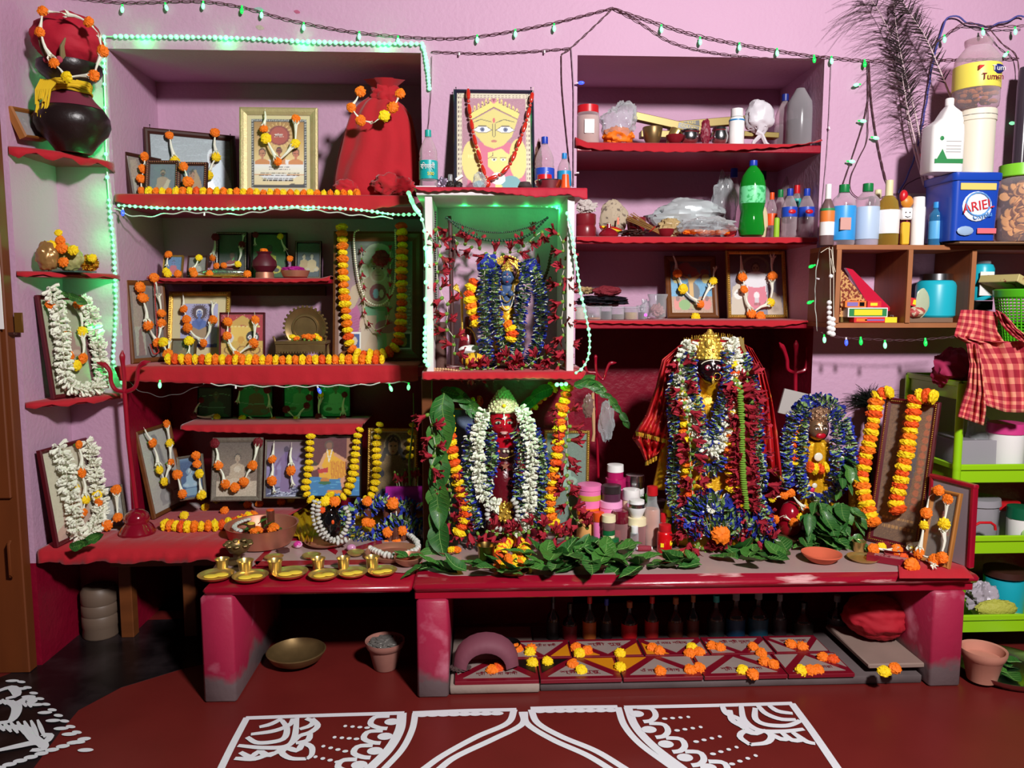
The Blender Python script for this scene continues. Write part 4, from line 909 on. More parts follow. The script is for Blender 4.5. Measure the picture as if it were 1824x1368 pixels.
# ---- light garlands on the frames
PG=[
 ('a1','garland of orange marigolds down the narrow sideways frame',[('o',252,281),('o',250,303),('o',246,320),('o',248,343)]),
 ('a2','garland draped over the veiled woman picture with two high marigolds',[('n',301,233),('o',301,243),('y',311,288),('n',330,292)]),
 ('a2','garland hanging over the face of the veiled woman',[('o',382,238),('y',384,281),('y',370,313)]),
 ('a4','two orange marigolds strung over the tan veiled woman',[('n',318,287),('o',330,300),('o',338,327),('n',336,342)]),
 ('a5','garland of five blooms framing the red sun certificate',[('n',474,196),('o',472,232),('y',476,249),('o',497,290),('y',528,258),('o',529,214)]),
 ('b1','tiny garland on the blue and pink deity picture',[('o',303,456),('n',299,478),('y',299,486)]),('b2','tiny garland on the pale deity picture',[('y',357,462),('o',346,484)]),
 ('b3','garland with two dark red flowers on the beaded frame',[('r',386,424),('o',381,461),('o',388,475),('o',401,474),('y',426,472),('r',433,437),('n',436,418)]),
 ('b4','garland with a yellow bloom on the green picture',[('r',457,420),('n',456,440)]),('b4','garland falling from the yellow bloom towards the pink petals',[('y',501,423),('n',512,450),('o',518,462)]),
 ('c1','garland of tuberoses and orange marigolds on the tall walnut frame',[('n',241,500),('o',244,512),('o',249,531),('o',258,580),('o',274,610),('o',282,576),('o',282,558),('n',276,520),('o',269,495)]),
 ('c2','garland with six orange marigolds on the blue deity picture',[('n',328,522),('o',330,552),('o',335,570),('o',337,585),('o',365,612),('o',382,571),('n',382,535)]),
 ('c3','garland with yellow blooms on the small brass relief',[('y',294,611),('o',302,632),('n',305,605)]),('c3','yellow bloom with a tuberose over the brass relief corner',[('y',340,609),('n',338,635)]),
 ('c4','garland of orange marigolds on the red and gold picture',[('n',409,556),('o',408,574),('o',407,599),('o',424,634),('o',454,612),('o',457,571),('n',455,556)]),
 ('d0','dim garland on the dark wrapped picture',[('r',361,713),('r',347,740),('y',389,743)]),('d1','garland of dark red blooms on the brown robed figure',[('r',430,690),('n',424,720)]),('d1','second strand on the brown robed figure picture',[('r',478,695),('n',482,730),('o',488,749),('y',434,746)]),
 ('d2','garland of dark red blooms over the raised arm figure',[('r',556,690),('r',552,708),('r',548,722),('y',529,746),('r',512,729)]),('d3','garland of dark red blooms over the pale seated figure',[('r',615,703),('r',612,743),('o',603,749),('r',569,742),('y',573,703)]),
 ('e1','garland of five blooms over the grey robed figure',[('n',250,762),('o',265,790),('y',277,838),('y',286,859),('o',298,826),('y',296,790),('o',290,756)]),
 ('e2','garland with yellow and orange blooms on the blue toned saint',[('o',352,812),('o',354,827),('y',358,844),('y',362,882)]),('e2','short garland at the foot of the blue toned saint',[('n',318,838),('o',319,846),('o',328,880)]),
 ('e3','garland of marigolds around the sepia saint',[('r',385,790),('o',392,829),('o',404,862),('o',421,868),('o',437,858),('o',452,829),('r',462,788)]),
 ('e4','garland on the lavender monk picture, strand by the sepia frame',[('n',490,785),('o',487,818),('o',486,856),('n',491,880)]),('e4','garland on the lavender monk picture, strand by the bright picture',[('n',521,788),('o',520,838),('n',524,868)]),
 ('f1','inner garland of marigolds on the tuberose garlanded woman',[('o',84,544),('n',100,560),('o',111,592),('o',119,635),('y',131,652),('o',142,639),('y',141,591),('o',133,543)]),
 ('f2','inner garland of marigolds on the bare chested man portrait',[('o',133,793),('o',138,843),('y',145,891),('o',140,914),('y',126,872),('n',118,840)]),
 ('f3','garland of marigolds around the small black and white photo',[('y',177,882),('o',180,894),('o',195,935),('o',214,921),('o',211,872)]),
 ('i1','garland with five blooms over the tree picture',[('n',1197,453),('o',1205,489),('y',1215,517),('o',1246,544),('y',1268,503),('n',1273,475)]),
 ('i2','garland with marigolds over the lions picture',[('n',1317,450),('o',1320,495),('o',1323,517),('o',1336,560),('y',1370,540),('o',1373,493),('n',1374,452)]),
 ('j2','garland of orange and yellow blooms on the small light wooden frame',[('o',1677,874),('n',1659,885),('o',1655,914),('y',1651,936),('o',1642,986),('o',1670,997),('o',1683,993),('y',1687,933),('o',1693,890)]),
]
for k_,lb,pts in PG:petite(lb,pts,FR[k_],.014,r=.0195 if k_[0]not in 'bd' else .015)
bloom('y',FR['i1'].at(1237,567,.02),(0,-1,.2),.02,'yellow marigold at the foot of the tree picture')
bloom('o',FR['i2'].at(1350,566,.03),(0,-1,.2),.021,'orange marigold at the foot of the lions picture')
bloom('r',FR['c5'].at(680,462,.02),(0,-1,.1),.034,'dark red bloom stuck on the brow of the monkey faced deity')
# coral bead strand on the walnut frame, pearl and bud strands on the monkey faced picture
def beadstrand(name,label,pts,pl,step,r,m,off=.014,cat='necklace',bp=None):
    W=[pl.at(x,y,off)for x,y in pts];t=thing(name,label,cat,W[0]);path,tan=smoothpath(W,step);inv=t.matrix_basis.inverted()
    obj('thread',MB().tube([inv@p for p in path],r*.25,4),THREAD,t);me=bp or MB().ball((0,0,0),1,8,6).mesh('bead',m)
    for p in path:put('bead',me,t,M=inv@Matrix.Translation(p)@Matrix.Scale(r,4))
    return t
CORAL=mat('coral_beads',(176,34,30),.25,coat=.5);PEARL=mat('pearl_beads',(226,222,196),.3,coat=.5);RUD=mat('brown_seed_beads',(96,62,44),.7,ns=40,amt=.4,bump=.6,bs=200);WOODB=mat('sandal_beads',(196,150,112),.5)
beadstrand('bead_necklace','thin coral bead strand looped over the tall walnut frame',[(269,497),(271,540),(274,590),(272,612),(277,626),(268,630),(262,614)],FR['c1'],.007,.0034,CORAL,.018)
beadstrand('bead_necklace','pearl strand hanging on the monkey faced deity picture',[(640,412),(632,420),(634,460),(640,500),(650,530),(662,542),(676,545),(690,538),(702,515),(706,470),(705,412)],FR['c5'],.0095,.0046,PEARL,.02)
t=garland('strand of closed red buds over the monkey faced deity picture',[FR['c5'].at(x,y,.022)for x,y in((645,440),(646,480),(650,520),(652,560),(662,583),(677,592),(690,576),(694,540),(696,500),(696,450))],.055,.03,HI,'hibiscus_bud',zs=1.0)
# pins on frame tops
for k_,pts in(('a2',((267,227),(411,244))),('g1',((812,160),(946,160)))):
    for x,y in pts:
        p=FR[k_].at(x,y,-.01);inv=FR[k_].root.matrix_basis.inverted();obj('pin',MB().tube([inv@p,inv@(p+Vector((0,0,.012)))],.0012,5).ball(inv@(p+Vector((0,0,.013))),.003,6,4),BLACK,FR[k_].root)
# ---- thick marigold garlands
def wp(pts,Y):return[P(x,y,Y)for x,y in pts]
garland('horizontal marigold garland along the front of the upper niche shelf',wp([(266,343),(300,344),(360,343),(450,346),(540,347),(636,347)],.0+.03),.0262,.0215,mixcol('o','y'),'marigold')
garland('horizontal marigold garland along the wide middle shelf',wp([(300,640),(350,640),(430,642),(520,642),(600,641),(680,641)],.03),.0262,.0225,mixcol('o','y'),'marigold')
garland('long marigold garland hung around the monkey faced deity picture',[FR['c5'].at(x,y,.03)for x,y in((611,408),(612,430),(613,470),(615,520),(620,580),(626,618),(642,632),(664,634),(690,630),(706,618),(714,590),(717,540),(716,490),(718,440),(716,406))],.0275,.0232,mixcol('o','y'),'marigold')
garland('marigold garland lying on the platform cloth before the portraits',[PZ(x,y,ZP+.028)for x,y in((295,935),(330,938),(370,937),(410,933),(435,925),(452,920))],.026,.023,mixcol('o','y'),'marigold')
yy=lambda i:MG['y'][rnd.randrange(3)]
garland('all yellow marigold garland around the bright water picture',[FR['e5'].at(x,y,.03)for x,y in((556,777),(554,800),(553,825),(550,850),(547,872),(556,888),(575,896),(600,892))],.027,.019,yy,'marigold')
garland('all yellow marigold strand on the far edge of the bright water picture',[FR['e5'].at(x,y,.03)for x,y in((643,765),(638,780),(636,800),(634,820),(632,840),(626,862),(618,880),(596,892),(590,880))],.027,.0185,yy,'marigold')
garland('yellow marigold strand down the near edge of the haloed woman frame',[FR['e6'].at(x,y,.03)for x,y in((678,756),(674,775),(672,800),(673,830),(670,860),(664,880),(655,888))],.028,.0185,yy,'marigold')
garland('yellow marigold strand down the far edge of the haloed woman frame',[FR['e6'].at(x,y,.03)for x,y in((736,757),(734,775),(732,790),(731,812))],.03,.0175,yy,'marigold')
garland('marigold strand on the near edge of the large tilted frame',[FR['j1'].at(x,y,.03)for x,y in((1590,700),(1572,705),(1566,720),(1563,745),(1558,770),(1552,800),(1544,830),(1541,860),(1548,890),(1555,915),(1562,930))],.024,.028,mixcol('o','y'),'marigold')
garland('marigold strand on the far edge of the large tilted frame',[FR['j1'].at(x,y,.03)for x,y in((1668,708),(1650,705),(1636,715),(1632,745),(1626,780),(1620,810),(1614,840),(1608,870),(1602,895),(1606,908))],.024,.027,mixcol('o','y'),'marigold')
def jasmine(label,pts,pl,step=.019,size=.031,off=.03,protos=None):return garland(label,[pl.at(x,y,off)for x,y in pts],step,size,protos or TUB,'tuberose_flower',zs=1.5)
jasmine('thick white tuberose garland around the woman on the lowest corner shelf',[(80,520),(92,550),(96,580),(102,620),(104,650),(108,675),(122,692),(145,695),(162,690),(172,670),(168,640),(162,600),(150,560),(138,535)],FR['f1'])
jasmine('thick white tuberose garland around the bare chested man portrait',[(92,800),(104,830),(106,860),(116,900),(122,935),(130,958),(148,950),(164,920),(166,890),(158,850),(152,810),(142,790)],FR['f2'])
# ================================================================ RIGHT NICHE, PIER SHELF, WALL CUBBY, RACK
BL_CAP=mat('blue_cap',(30,60,170),.35);TEAL=mat('teal_label',(20,160,160),.4);BLUEL=mat('blue_label',(34,70,180),.4);REDC=mat('red_cap',(196,24,34),.35)
GRNC=mat('green_cap',(20,120,60),.35);TEALC=mat('teal_cap',(30,160,150),.4);GREENP=clear('green_plastic',(30,170,50),.45,.08);GRLAB=mat('mint_label',(120,226,160),.4,ns=60,rgb2=(60,180,100),lo=.5,hi=.6)
GREYP=clear('grey_cloudy_plastic',(190,186,190),.3,.15);PINKP=clear('clear_pink_tint',(236,220,226),.14,.08);ORC=mat('orange_red_cap',(232,84,30),.35)
BOTS=[
 # label, x, ytop, w, Y, z, prof, body, cap, bands
 ('clear water bottle with teal cap and teal label on the pier shelf',763,238,33,-.24,'water',PINKP,(TEALC,.34,.88,1),[(TEAL,.14,.46)]),
 ('clear water bottle with blue cap and blue label behind the red lid',970,244,35,-.14,'water',PINKP,(BL_CAP,.34,.88,1),[(BLUEL,.14,.46)]),
 ('smaller water bottle with light blue cap at the pier shelf end',1005,273,25,-.18,'water',PINKP,(mat('light_blue_cap',(30,130,200),.35),.36,.86,1),[(mat('light_blue_label',(30,140,190),.4),.2,.56)]),
]
zc=zt+.006
for lb,x,y,w_,Y,pr_,bd,cp,bn in BOTS:
    t,H,R_=vessel('water_bottle',lb,'bottle',x,y,w_,Y,zc,pr_,bd,cp,bn)
    if x==763:
        text('বিশালাক্ষী',R_*.75,WHITE,t,Matrix.Translation((0,-R_*1.04,H*.34))@Matrix.Rotation(PI/2,4,'X'),width=R_*1.5)
        text('500',R_*.5,YEL,t,Matrix.Translation((R_*.3,-R_*1.04,H*.22))@Matrix.Rotation(PI/2,4,'X'))
    if x==970:
        obj('label_mark',MB().tube([(-R_*.4,-R_*1.0,H*.2),(R_*.1,-R_*1.06,H*.38),(R_*.3,-R_*1.03,H*.38)],.0015),WHITE,t)
# small clutter on the pier shelf
t,mb=bag('crumpled_packet','crumpled grey clear packet lying before the folk painting','packet',842,866,305,330,-.2,zc,None,.3,2.5,3);obj('film',mb,CLEARP,t)
t,mb=bag('crumpled_foil','crumpled violet grey foil ball beside the teal capped bottle','foil',776,800,313,330,-.22,zc,None,.5,3.5,4);obj('foil',mb,mat('violet_foil',(128,112,132),.35,.5),t)
o=tag(obj('marble_offcut',MB().bb((P(760,328,-.25).x,-.25,zc+.006),(.075,.09,.012),.002),WHITEW,smooth=False),'white flat slab under the teal capped bottle','slab')
for q_ in COL.objects:
    if q_.name=='water_bottle':q_.location.z+=.0125
tag(obj('matchbox',MB().bb((0,0,0),(.03,.02,.01),.001),WHITE,None,P(818,317,-.26),(0,-.6,0),smooth=False),'small white box leaning on the folk painting corner','box')
for x,w_,lb in((802,17,'small black seed beside the folk painting corner'),(816,16,'flat dark lump in front of the folk painting')):
    t,mb=bag('dark_seed',lb,'seed',x-w_/2,x+w_/2,322,333,-.28,zc,None,.2,2,x);obj('husk',mb,mat('dark_husk',(30,22,20),.5),t)
t,H,R_=vessel('pill_vial','tiny grey capped vial standing beside the folk painting','vial',802,311,8,-.2,zc,'cylinder',CLEARP,(GREYP,.9,.6,1))
vessel('steel_dish','flat steel dish under the red lid on the pier shelf','dish',978,322,52,-.24,zc,[(0,0),(.7,0),(1,.9),(.97,1),(.66,.2),(0,.2)],STEEL)
b_=vessel('red_lid','red round plastic lid resting on the steel dish on the pier shelf','lid',970,312,32,-.24,zc+.022,[(0,0),(1,0),(1,.4),(.85,.5),(.8,1),(0,1)],REDC)  # a loose round plastic lid
vessel('orange_cup','small orange red plastic cup at the pier shelf end','cup',1007,311,20,-.27,zc,[(0,0),(1,0),(1,.15),(.8,.2),(.6,1),(0,1)],ORC)
vessel('dark_stone','dark round stone on the cloth at the foot of the folk painting','stone',935,323,26,-.28,zc,[(0,0),(.8,.05),(1,.4),(.7,.9),(0,1)],mat('dark_stone',(64,50,50),.5))
t,mb=bag('cord_coil','brown wound cord bundle behind the blue capped bottle','cord',952,966,246,300,-.1,zc,None,.3,4,9);obj('coil',mb,mat('brown_cord',(120,84,72),.8),t)
# red bead necklace on the folk painting
RB=mat('red_lacquer_bead',(196,40,26),.22,coat=.6)
lng=MB().lathe([(.12,0),(.3,.12),(.42,.5),(.34,.88),(.16,1)],n=10).mesh('long_bead',RB);rb_=MB().ball((0,0,0),.5,10,7).mesh('round_bead',RB)
W=[FR['g1'].at(x,y,.012)for x,y in((834,158),(835,190),(842,235),(848,262),(858,295),(866,320),(874,322),(892,312),(908,296),(920,268),(932,235),(942,200),(950,158))]
t=thing('bead_necklace','long red lacquer bead necklace hung over the folk painting','necklace',W[0]);inv=t.matrix_basis.inverted();path,tan=smoothpath(W,.002)
obj('thread',MB().tube([inv@p for p in path[::6]],.0011,5),THREAD,t)
i=3;k=0
while i+28<len(path):
    if k%2==0:d=path[i+22]-path[i];put('bead',lng,t,M=inv@Matrix.Translation(path[i])@align(d.normalized())@Matrix.Diagonal((.021,.021,d.length,1)));i+=24
    else:put('bead',rb_,t,M=inv@Matrix.Translation(path[i+2])@Matrix.Scale(.0135,4));i+=7
    k+=1
put('pendant',rb_,t,M=inv@Matrix.Translation(FR['g1'].at(868,331,.02))@Matrix.Diagonal((.026,.02,.03,1)))
# ---- right niche, shelf R1
za=R1+.006
t,H,R_=vessel('plastic_jar','clear jar of pale powder with a wide red lid on the highest right shelf','jar',1047,189,42,.06,za,'jar',PINKP,(REDC,.9,.8,1),(),(mat('pale_powder',(206,196,176),.9,ns=60,amt=.1),.72));obj('wrap_label',MB().box((.0,-R_*1.0,H*.42),(R_*.8,.002,H*.35)),WHITE,t)
t,mb=bag('plastic_bag','clear plastic bag of yellow marigold petals next to the red lidded jar','bag',1067,1136,176,247,.1,za,None,.34,2.0,5,.7,fn=lambda d:-.25*max(0,d.z)*(1-d.x));obj('film',mb,CLEARP,t)
t2=wrapped(None,(0,0,.04),(.065,.045,.04),.3,3,2);obj('petals',t2,ORA,t)
GB=mat('gold_green_box',(122,104,44),.4,.3)
def stick(name,label,cat,a,b_,Y,w_,th,m,roll=0):
    """long box between two pixels"""
    A,B=P(*a,Y),P(*b_,Y);d=B-A;L_=d.length;M=Matrix.Translation(A.lerp(B,.5))@Matrix.Rotation(-math.atan2(d.z,d.x),4,'Y')
    t=thing(name,label,cat,M=M);obj('carton',MB().bb((0,0,0),(L_,w_,th),.002),m,t,smooth=False);return t,L_
t,L_=stick('incense_box','long gold incense box sloping down behind the bowls','box',(1128,207),(1248,234),.22,.04,.032,GB);obj('label_patch',MB().box((L_*.3,-.021,0),(L_*.3,.002,.022)),BLACK,t);text('GOLDEN',.018,mat('gold_print',(220,200,110),.5),t,Matrix.Translation((L_*.3,-.023,0))@Matrix.Rotation(PI/2,4,'X'))
t,L_=stick('incense_box','long gold incense box sloping up towards the white bag','box',(1190,226),(1330,214),.30,.04,.034,GB);obj('label_patch',MB().box((-L_*.22,-.021,0),(L_*.2,.002,.024)),BLACK,t);text('RARE',.016,mat('gold_print',(220,200,110),.5),t,Matrix.Translation((-L_*.22,-.023,.004))@Matrix.Rotation(PI/2,4,'X'))
t,L_=stick('incense_box','short flat gold incense box lying under the sloping ones','box',(1140,240),(1200,241),.25,.05,.028,GB)
t,L_=stick('incense_box','gold incense box lying under the knotted white bag','box',(1322,240),(1384,243),.16,.05,.022,GB)
bowlp=[(0,0),(.4,0),(.5,.05),(.85,.45),(1,.95),(.96,1),(.8,.5),(.4,.15),(0,.12)]
vessel('brass_bowl','dark brass bowl under the sloping gold incense box','bowl',1162,227,36,.1,za,bowlp,BRASSD)
vessel('brass_bowl','bright brass bowl lying beside the dark one on the highest right shelf','bowl',1192,229,28,.08,za,bowlp,BRASS,tilt=30)
vessel('red_dish','flat dark red dish between the brass and steel bowls','dish',1202,241,32,.03,za,bowlp,mat('dark_red_enamel',(120,24,34),.3))
vessel('steel_pot','round steel pot with a rim in front of the gold boxes','pot',1228,230,36,.04,za,[(0,0),(.5,0),(.8,.15),(.95,.45),(.85,.72),(1,.8),(.96,.9),(.8,.92),(.4,1),(0,1)],STEEL)
vessel('steel_pot','smaller steel pot next to the white medicine bottle','pot',1282,228,32,.05,za,[(0,0),(.5,0),(.85,.2),(.95,.5),(.8,.8),(.9,.86),(.8,1),(0,1)],STEEL)
t,mb=bag('incense_bundle','short dark red bundle of rolled sticks beside the steel pots','bundle',1248,1266,210,249,.04,za,None,.25,4,8);obj('roll',mb,mat('dark_red_paper',(120,20,44),.5),t)
for i_ in range(3):obj('loose_stick',MB().tube([(.01+i_*.004,0,.02),(.06+.01*i_,0,.05+.01*i_)],.0015),mat('dark_red_paper',(120,20,44),.5),t)
vessel('medicine_bottle','white medicine bottle with a white cap and thin blue band','bottle',1312,194,27,.06,za,[(0,0),(.95,0),(1,.03),(1,.7),(.85,.76),(.6,.78)],WHITE,(WHITE,.78,.78,1),[(mat('medicine_blue',(40,130,190),.4),.66,.70,'blue_band')])
t,mb=bag('knotted_bag','knotted white plastic bag ballooning on the highest right shelf','bag',1328,1380,176,222,.12,za+.055,None,.22,1.8,6,.7);o=obj('balloon',mb,mat('white_thin_bag',(206,202,208),.35),t)
obj('tie',MB().tube([(-.02,-.02,.01),(0,-.025,.0),(.02,-.02,-.035),(.045,-.02,-.05)],[.012,.009,.009,.006],6).tube([(.0,-.02,.0),(-.03,-.02,-.03),(-.035,-.02,-.05)],[.01,.008,.005],6),mat('white_thin_bag',(206,202,208),.35),t)
vessel('water_bottle','ribbed clear bottle with a dark blue cap in the niche corner','bottle',1397,168,34,.2,za,'water',PINKP,(mat('dark_blue_cap',(26,40,120),.4),.36,.88,1))
t,H,R_=vessel('cloudy_bottle','big cloudy bottle half full of grey liquid on the highest right shelf','bottle',1424,158,46,.13,za,[(0,0),(.95,0),(1,.03),(1,.62),(.9,.78),(.5,.93),(.32,1),(0,1)],GREYP,None,(),(mat('grey_liquid',(112,108,112),.3),.48))
# ---- shelf R2
zb2=R2+.006
DKRED=mat('dark_red_enamel',(120,24,34),.3);KRAFT=mat('newspaper',(176,160,136),.8,ns=50,rgb2=(110,96,84),lo=.55,hi=.62)
vessel('red_pot','dark red lidded clay pot stuffed with crumpled paper','pot',1043,381,38,.08,zb2,[(0,0),(.95,0),(1,.1),(1,.4),(.9,.5),(.98,.6),(.98,.95),(.85,1),(0,1)],DKRED)
t,mb=bag('crumpled_paper','crumpled grey white paper on top of the dark red pot','paper',1026,1062,354,384,.08,P(1043,383,.08).z,None,.5,3.5,11);obj('sheet',mb,mat('grey_paper',(190,180,174),.8),t,ang=20)
t,mb=bag('paper_packet','folded newspaper packet with a red mark on the second right shelf','packet',1067,1118,354,408,.16,zb2+.01,None,.18,1.6,12,.5);obj('wrapper',mb,KRAFT,t,ang=15);obj('red_mark',MB().box((.01,-.058,.06),(.008,.003,.028)),ORC,t)
vessel('red_dish','glossy maroon lidded dish in front of the newspaper packet','dish',1084,399,36,.05,zb2,[(0,0),(.9,0),(1,.15),(.95,.3),(.7,.5),(.25,.7),(.2,1),(0,1)],mat('gloss_maroon',(130,20,34),.15,coat=.8))
t=thing('red_thread_bundle','red and yellow sacred thread heap behind the maroon dish','thread',P(1110,418,.08));t.location.z=zb2
for i in range(7):obj('strand',MB().tube([(-.08+rnd.uniform(-.02,.02),0,.045),(-.03,rnd.uniform(-.02,.02),.03+rnd.uniform(-.01,.01)),(.03,0,.012),(.08,rnd.uniform(-.02,.02),.004)],.004),CORAL if i%3 else YEL,t)
t,mb=bag('dark_lumps','heap of dark resin lumps on the second right shelf','lumps',1100,1152,408,420,.04,zb2,None,.6,5,13,.5);obj('lump_heap',mb,DARKW,t)
vessel('red_bowl','dark red bowl behind the bundle of brown sticks','bowl',1133,388,36,.14,zb2,bowlp,DKRED)
vessel('red_bowl','low dark red bowl under the orange filled bag','bowl',1186,408,30,.06,zb2,bowlp,DKRED)
t=thing('stick_bundle','bundle of thin brown incense sticks tied with a red cord','bundle',P(1153,408,.06))
for i in range(22):
    a=Vector((-.075+rnd.uniform(-.016,.016),rnd.uniform(-.012,.012),.05+rnd.uniform(-.016,.016)));b_=Vector((.068+rnd.uniform(-.006,.006),rnd.uniform(-.01,.01),-.026+rnd.uniform(-.003,.008)));obj('stick',MB().tube([a,b_],.0016,4),mat('brown_sticks',(150,110,60),.7),t)
obj('tie',MB().tube([(.02+.013*math.cos(a_*.7),.015*math.sin(a_*.7),.0+.012*math.cos(a_*.7))for a_ in range(10)],.002,5),CORAL,t)
t,mb=bag('foil_parcel','long pale silver parcel lying across the second right shelf','parcel',1157,1287,352,402,.2,zb2+.03,None,.16,2.2,14,.5,fn=lambda d:.12*d.x*(1 if d.z>0 else-1));obj('wrapper',mb,mat('silver_white_foil',(196,204,206),.3,.3),t,ang=20)
t,mb=bag('straw_packet','crinkled straw coloured packet under the silver parcel','packet',1172,1216,388,415,.12,zb2,None,.35,3,15,.7);obj('wrapper',mb,mat('straw_film',(176,150,104),.4),t,ang=20)
t,mb=bag('plastic_bag','clear bag of orange sweets and blooms before the silver parcel','bag',1208,1310,384,419,.06,zb2,None,.3,2.4,16,.55);obj('film',mb,CLEARP,t)
for i in range(7):put('sweet',MG['o'][i%3],t,(-.085+i*.027,rnd.uniform(-.02,.02),.022),None,None,.018)
t,mb=bag('red_cloth_wad','small red cloth wad at the end of the orange filled bag','cloth',1288,1312,398,419,.1,zb2,None,.3,3,17);obj('wad',mb,CLOTH,t)
t,mb=bag('plastic_bag','tall grey clear bag leaning against the large green bottle','bag',1268,1312,300,408,.26,zb2,None,.3,2.4,18,.6);obj('film',mb,CLEARP,t)
vessel('water_bottle','clear bottle with a blue cap hidden behind the large green bottle','bottle',1306,300,30,.32,zb2,'water',PINKP,(BL_CAP,.4,.88,1))
t,H,R_=vessel('soda_bottle','large green soda bottle with a blue cap on the second right shelf','bottle',1340,286,46,.06,zb2,'soda',GREENP,(BL_CAP,.3,.93,1),[(GRLAB,.44,.66)],(mat('green_liquid',(16,110,30),.2),.42))
vessel('water_bottle','clear bottle behind the large green bottle with a dark cap','bottle',1356,305,34,.36,zb2,'water',PINKP,(mat('dark_teal_cap',(20,60,60),.4),.4,.88,1))
vessel('water_bottle','big ribbed clear bottle with a dark green cap at the niche back','bottle',1407,290,38,.34,zb2,'water',PINKP,(mat('dark_green_cap',(14,50,40),.4),.36,.88,1))
for lb,x,y,w_,Y,cp,bn in(
 ('small clear bottle with an orange cap and orange label',1374,343,20,.16,ORC,[(ORC,.3,.55)]),
 ('small clear bottle with a green cap behind the lime packet',1389,338,24,.2,GRNC,[]),
 ('small water bottle with a blue cap and blue label, nearer the green bottle',1406,336,27,.06,BL_CAP,[(BLUEL,.42,.62)]),
 ('small clear bottle with a red cap behind the two labelled ones',1418,330,24,.2,REDC,[(TEALC,.6,.75)]),
 ('small water bottle with a blue cap and blue label at the shelf end',1436,336,28,.06,BL_CAP,[(BLUEL,.42,.62)])):
    t,H,R_=vessel('small_bottle',lb,'bottle',x,y,w_,Y,zb2,'water',PINKP,(cp,.4,.85,1),bn)
    if bn and bn[0][0]is BLUEL:obj('label_mark',MB().ball((0,-R_*.95,H*.52),(R_*.5,R_*.15,H*.05),8,6),REDC,t)
tag(obj('lime_packet',MB().lathe([(0,0),(.011,0),(.012,.005),(.011,.078),(.004,.082),(0,.082)],n=12),mat('lime_green',(150,196,50),.4),None,(P(1383,410,.05).x,.05,zb2)),'lime green upright tube between the small bottles','tube')
t,mb=bag('paper_roll','small cream paper roll beside the lime tube','roll',1354,1368,368,418,.14,zb2,None,.1,2,19);obj('roll',mb,mat('cream_paper',(206,190,150),.7),t)
# ---- shelf R3
zc3=R3+.006
t,mb=bag('black_bag','crumpled black plastic bag on top of the small clear jars','bag',1026,1120,524,548,.2,P(1060,547,.2).z,None,.4,3.2,21,.7);obj('film',mb,mat('black_bag_film',(34,32,38),.25),t,ang=25)
t,mb=bag('straw_heap','coil of straw coloured cord lying over the black bag','cord',1028,1060,510,526,.2,P(1040,525,.2).z,None,.5,5,22,.7);obj('coil',mb,mat('straw_film',(176,150,104),.4),t,ang=20)
t,mb=bag('red_cloth_fold','folded maroon and red cloth lying over the black bag','cloth',1056,1106,508,530,.16,P(1080,529,.16).z,None,.25,2,23,.7);obj('fold',mb,mat('maroon_cloth',(120,28,40),.8),t,ang=20)
for i,(x,y,w_,m,lv,lb)in enumerate(((1033,544,24,'cream_salt',.9,'small clear jar of white powder'),(1058,545,26,'orange_grain',.15,'small clear jar with a little orange grain'),(1079,545,22,'black_seed',.6,'small clear jar of blackish seeds'),(1100,546,24,'grey_seed',.4,'small clear jar of grey seeds'),(1124,546,26,'tan_grain',.55,'small clear jar of tan husks'),(1142,544,16,'brown_seed',.5,'narrow clear jar of dark seeds'))):
    cm={'cream_salt':(220,210,190),'orange_grain':(190,120,60),'black_seed':(50,50,60),'grey_seed':(110,104,90),'tan_grain':(190,160,110),'brown_seed':(70,44,50)}[m]
    vessel('spice_jar',lb+' in the row on the third right shelf','jar',x,y,w_,.07 if i!=5 else .12,zc3,[(0,0),(.94,0),(1,.05),(1,.84),(.96,.86)],CLEARP,(CLEARP,1.04,.86,1),(),(mat(m,cm,.8,ns=120,amt=.3),lv))
t,H,R_=vessel('clear_cup','clear wide mouthed cup with a pink wad inside beside the tree picture','cup',1171,524,36,.12,zc3,[(0,0),(.6,0),(.85,.1),(.85,.8),(1,.95),(1,1),(.95,.98)],CLEARP)
obj('wad',wrapped(None,(0,0,H*.35),(R_*.7,R_*.7,H*.25),.5,3,24),mat('pink_wad',(190,130,130),.7),t)
t,mb=bag('plastic_bag','small crumpled clear bag between the jars and the clear cup','bag',1140,1160,532,569,.14,zc3,None,.4,3,25);obj('film',mb,CLEARP,t)
t=thing('pink_lamp','tiny glowing pink bulb beside the clear bag on the third right shelf','bulb',P(1150,561,.04));obj('bulb',MB().ball((0,0,0),.006,8,6),mat('pink_glow',(255,80,255),.3,emit=(255,60,255),es=4),t)
# ================================================================ WALL CUBBY
cy0=-.24;cub=thing('wooden_cubby','brown open wooden wall shelf with upright dividers at the end of the wall','shelf',(0,0,0))
X0,X1_,Xr=P(1488,500,cy0).x,P(1615,500,cy0).x,2.9;X2=P(1728,500,cy0).x
ctop=P(1560,436,cy0).z;cbot=P(1560,584,cy0).z
zmid=(ctop+cbot)/2;T_=.018
obj('top_panel',MB().bb(((X0+Xr)/2,cy0/2-.002,ctop-T_/2),(Xr-X0,-cy0-.006,T_),.001),PLYED,cub,smooth=False)
obj('bottom_panel',MB().bb(((X0+Xr)/2,cy0/2-.002,cbot+T_/2),(Xr-X0,-cy0-.006,T_),.001),PLYED,cub,smooth=False)
for x in(X0,X1_,X2):dv_=obj('divider',MB().bb((x+T_/2,cy0/2-.001,zmid),(T_,-cy0-.008,ctop-cbot-2*T_-.0005),.001),PLY,cub,smooth=False);obj('edge_strip',MB().bb((x+T_/2,cy0-.002,zmid),(T_,.006,ctop-cbot-2*T_-.0005),.001),PLYED,dv_,smooth=False)
zi=cbot+T_+.001;zo=ctop+.001
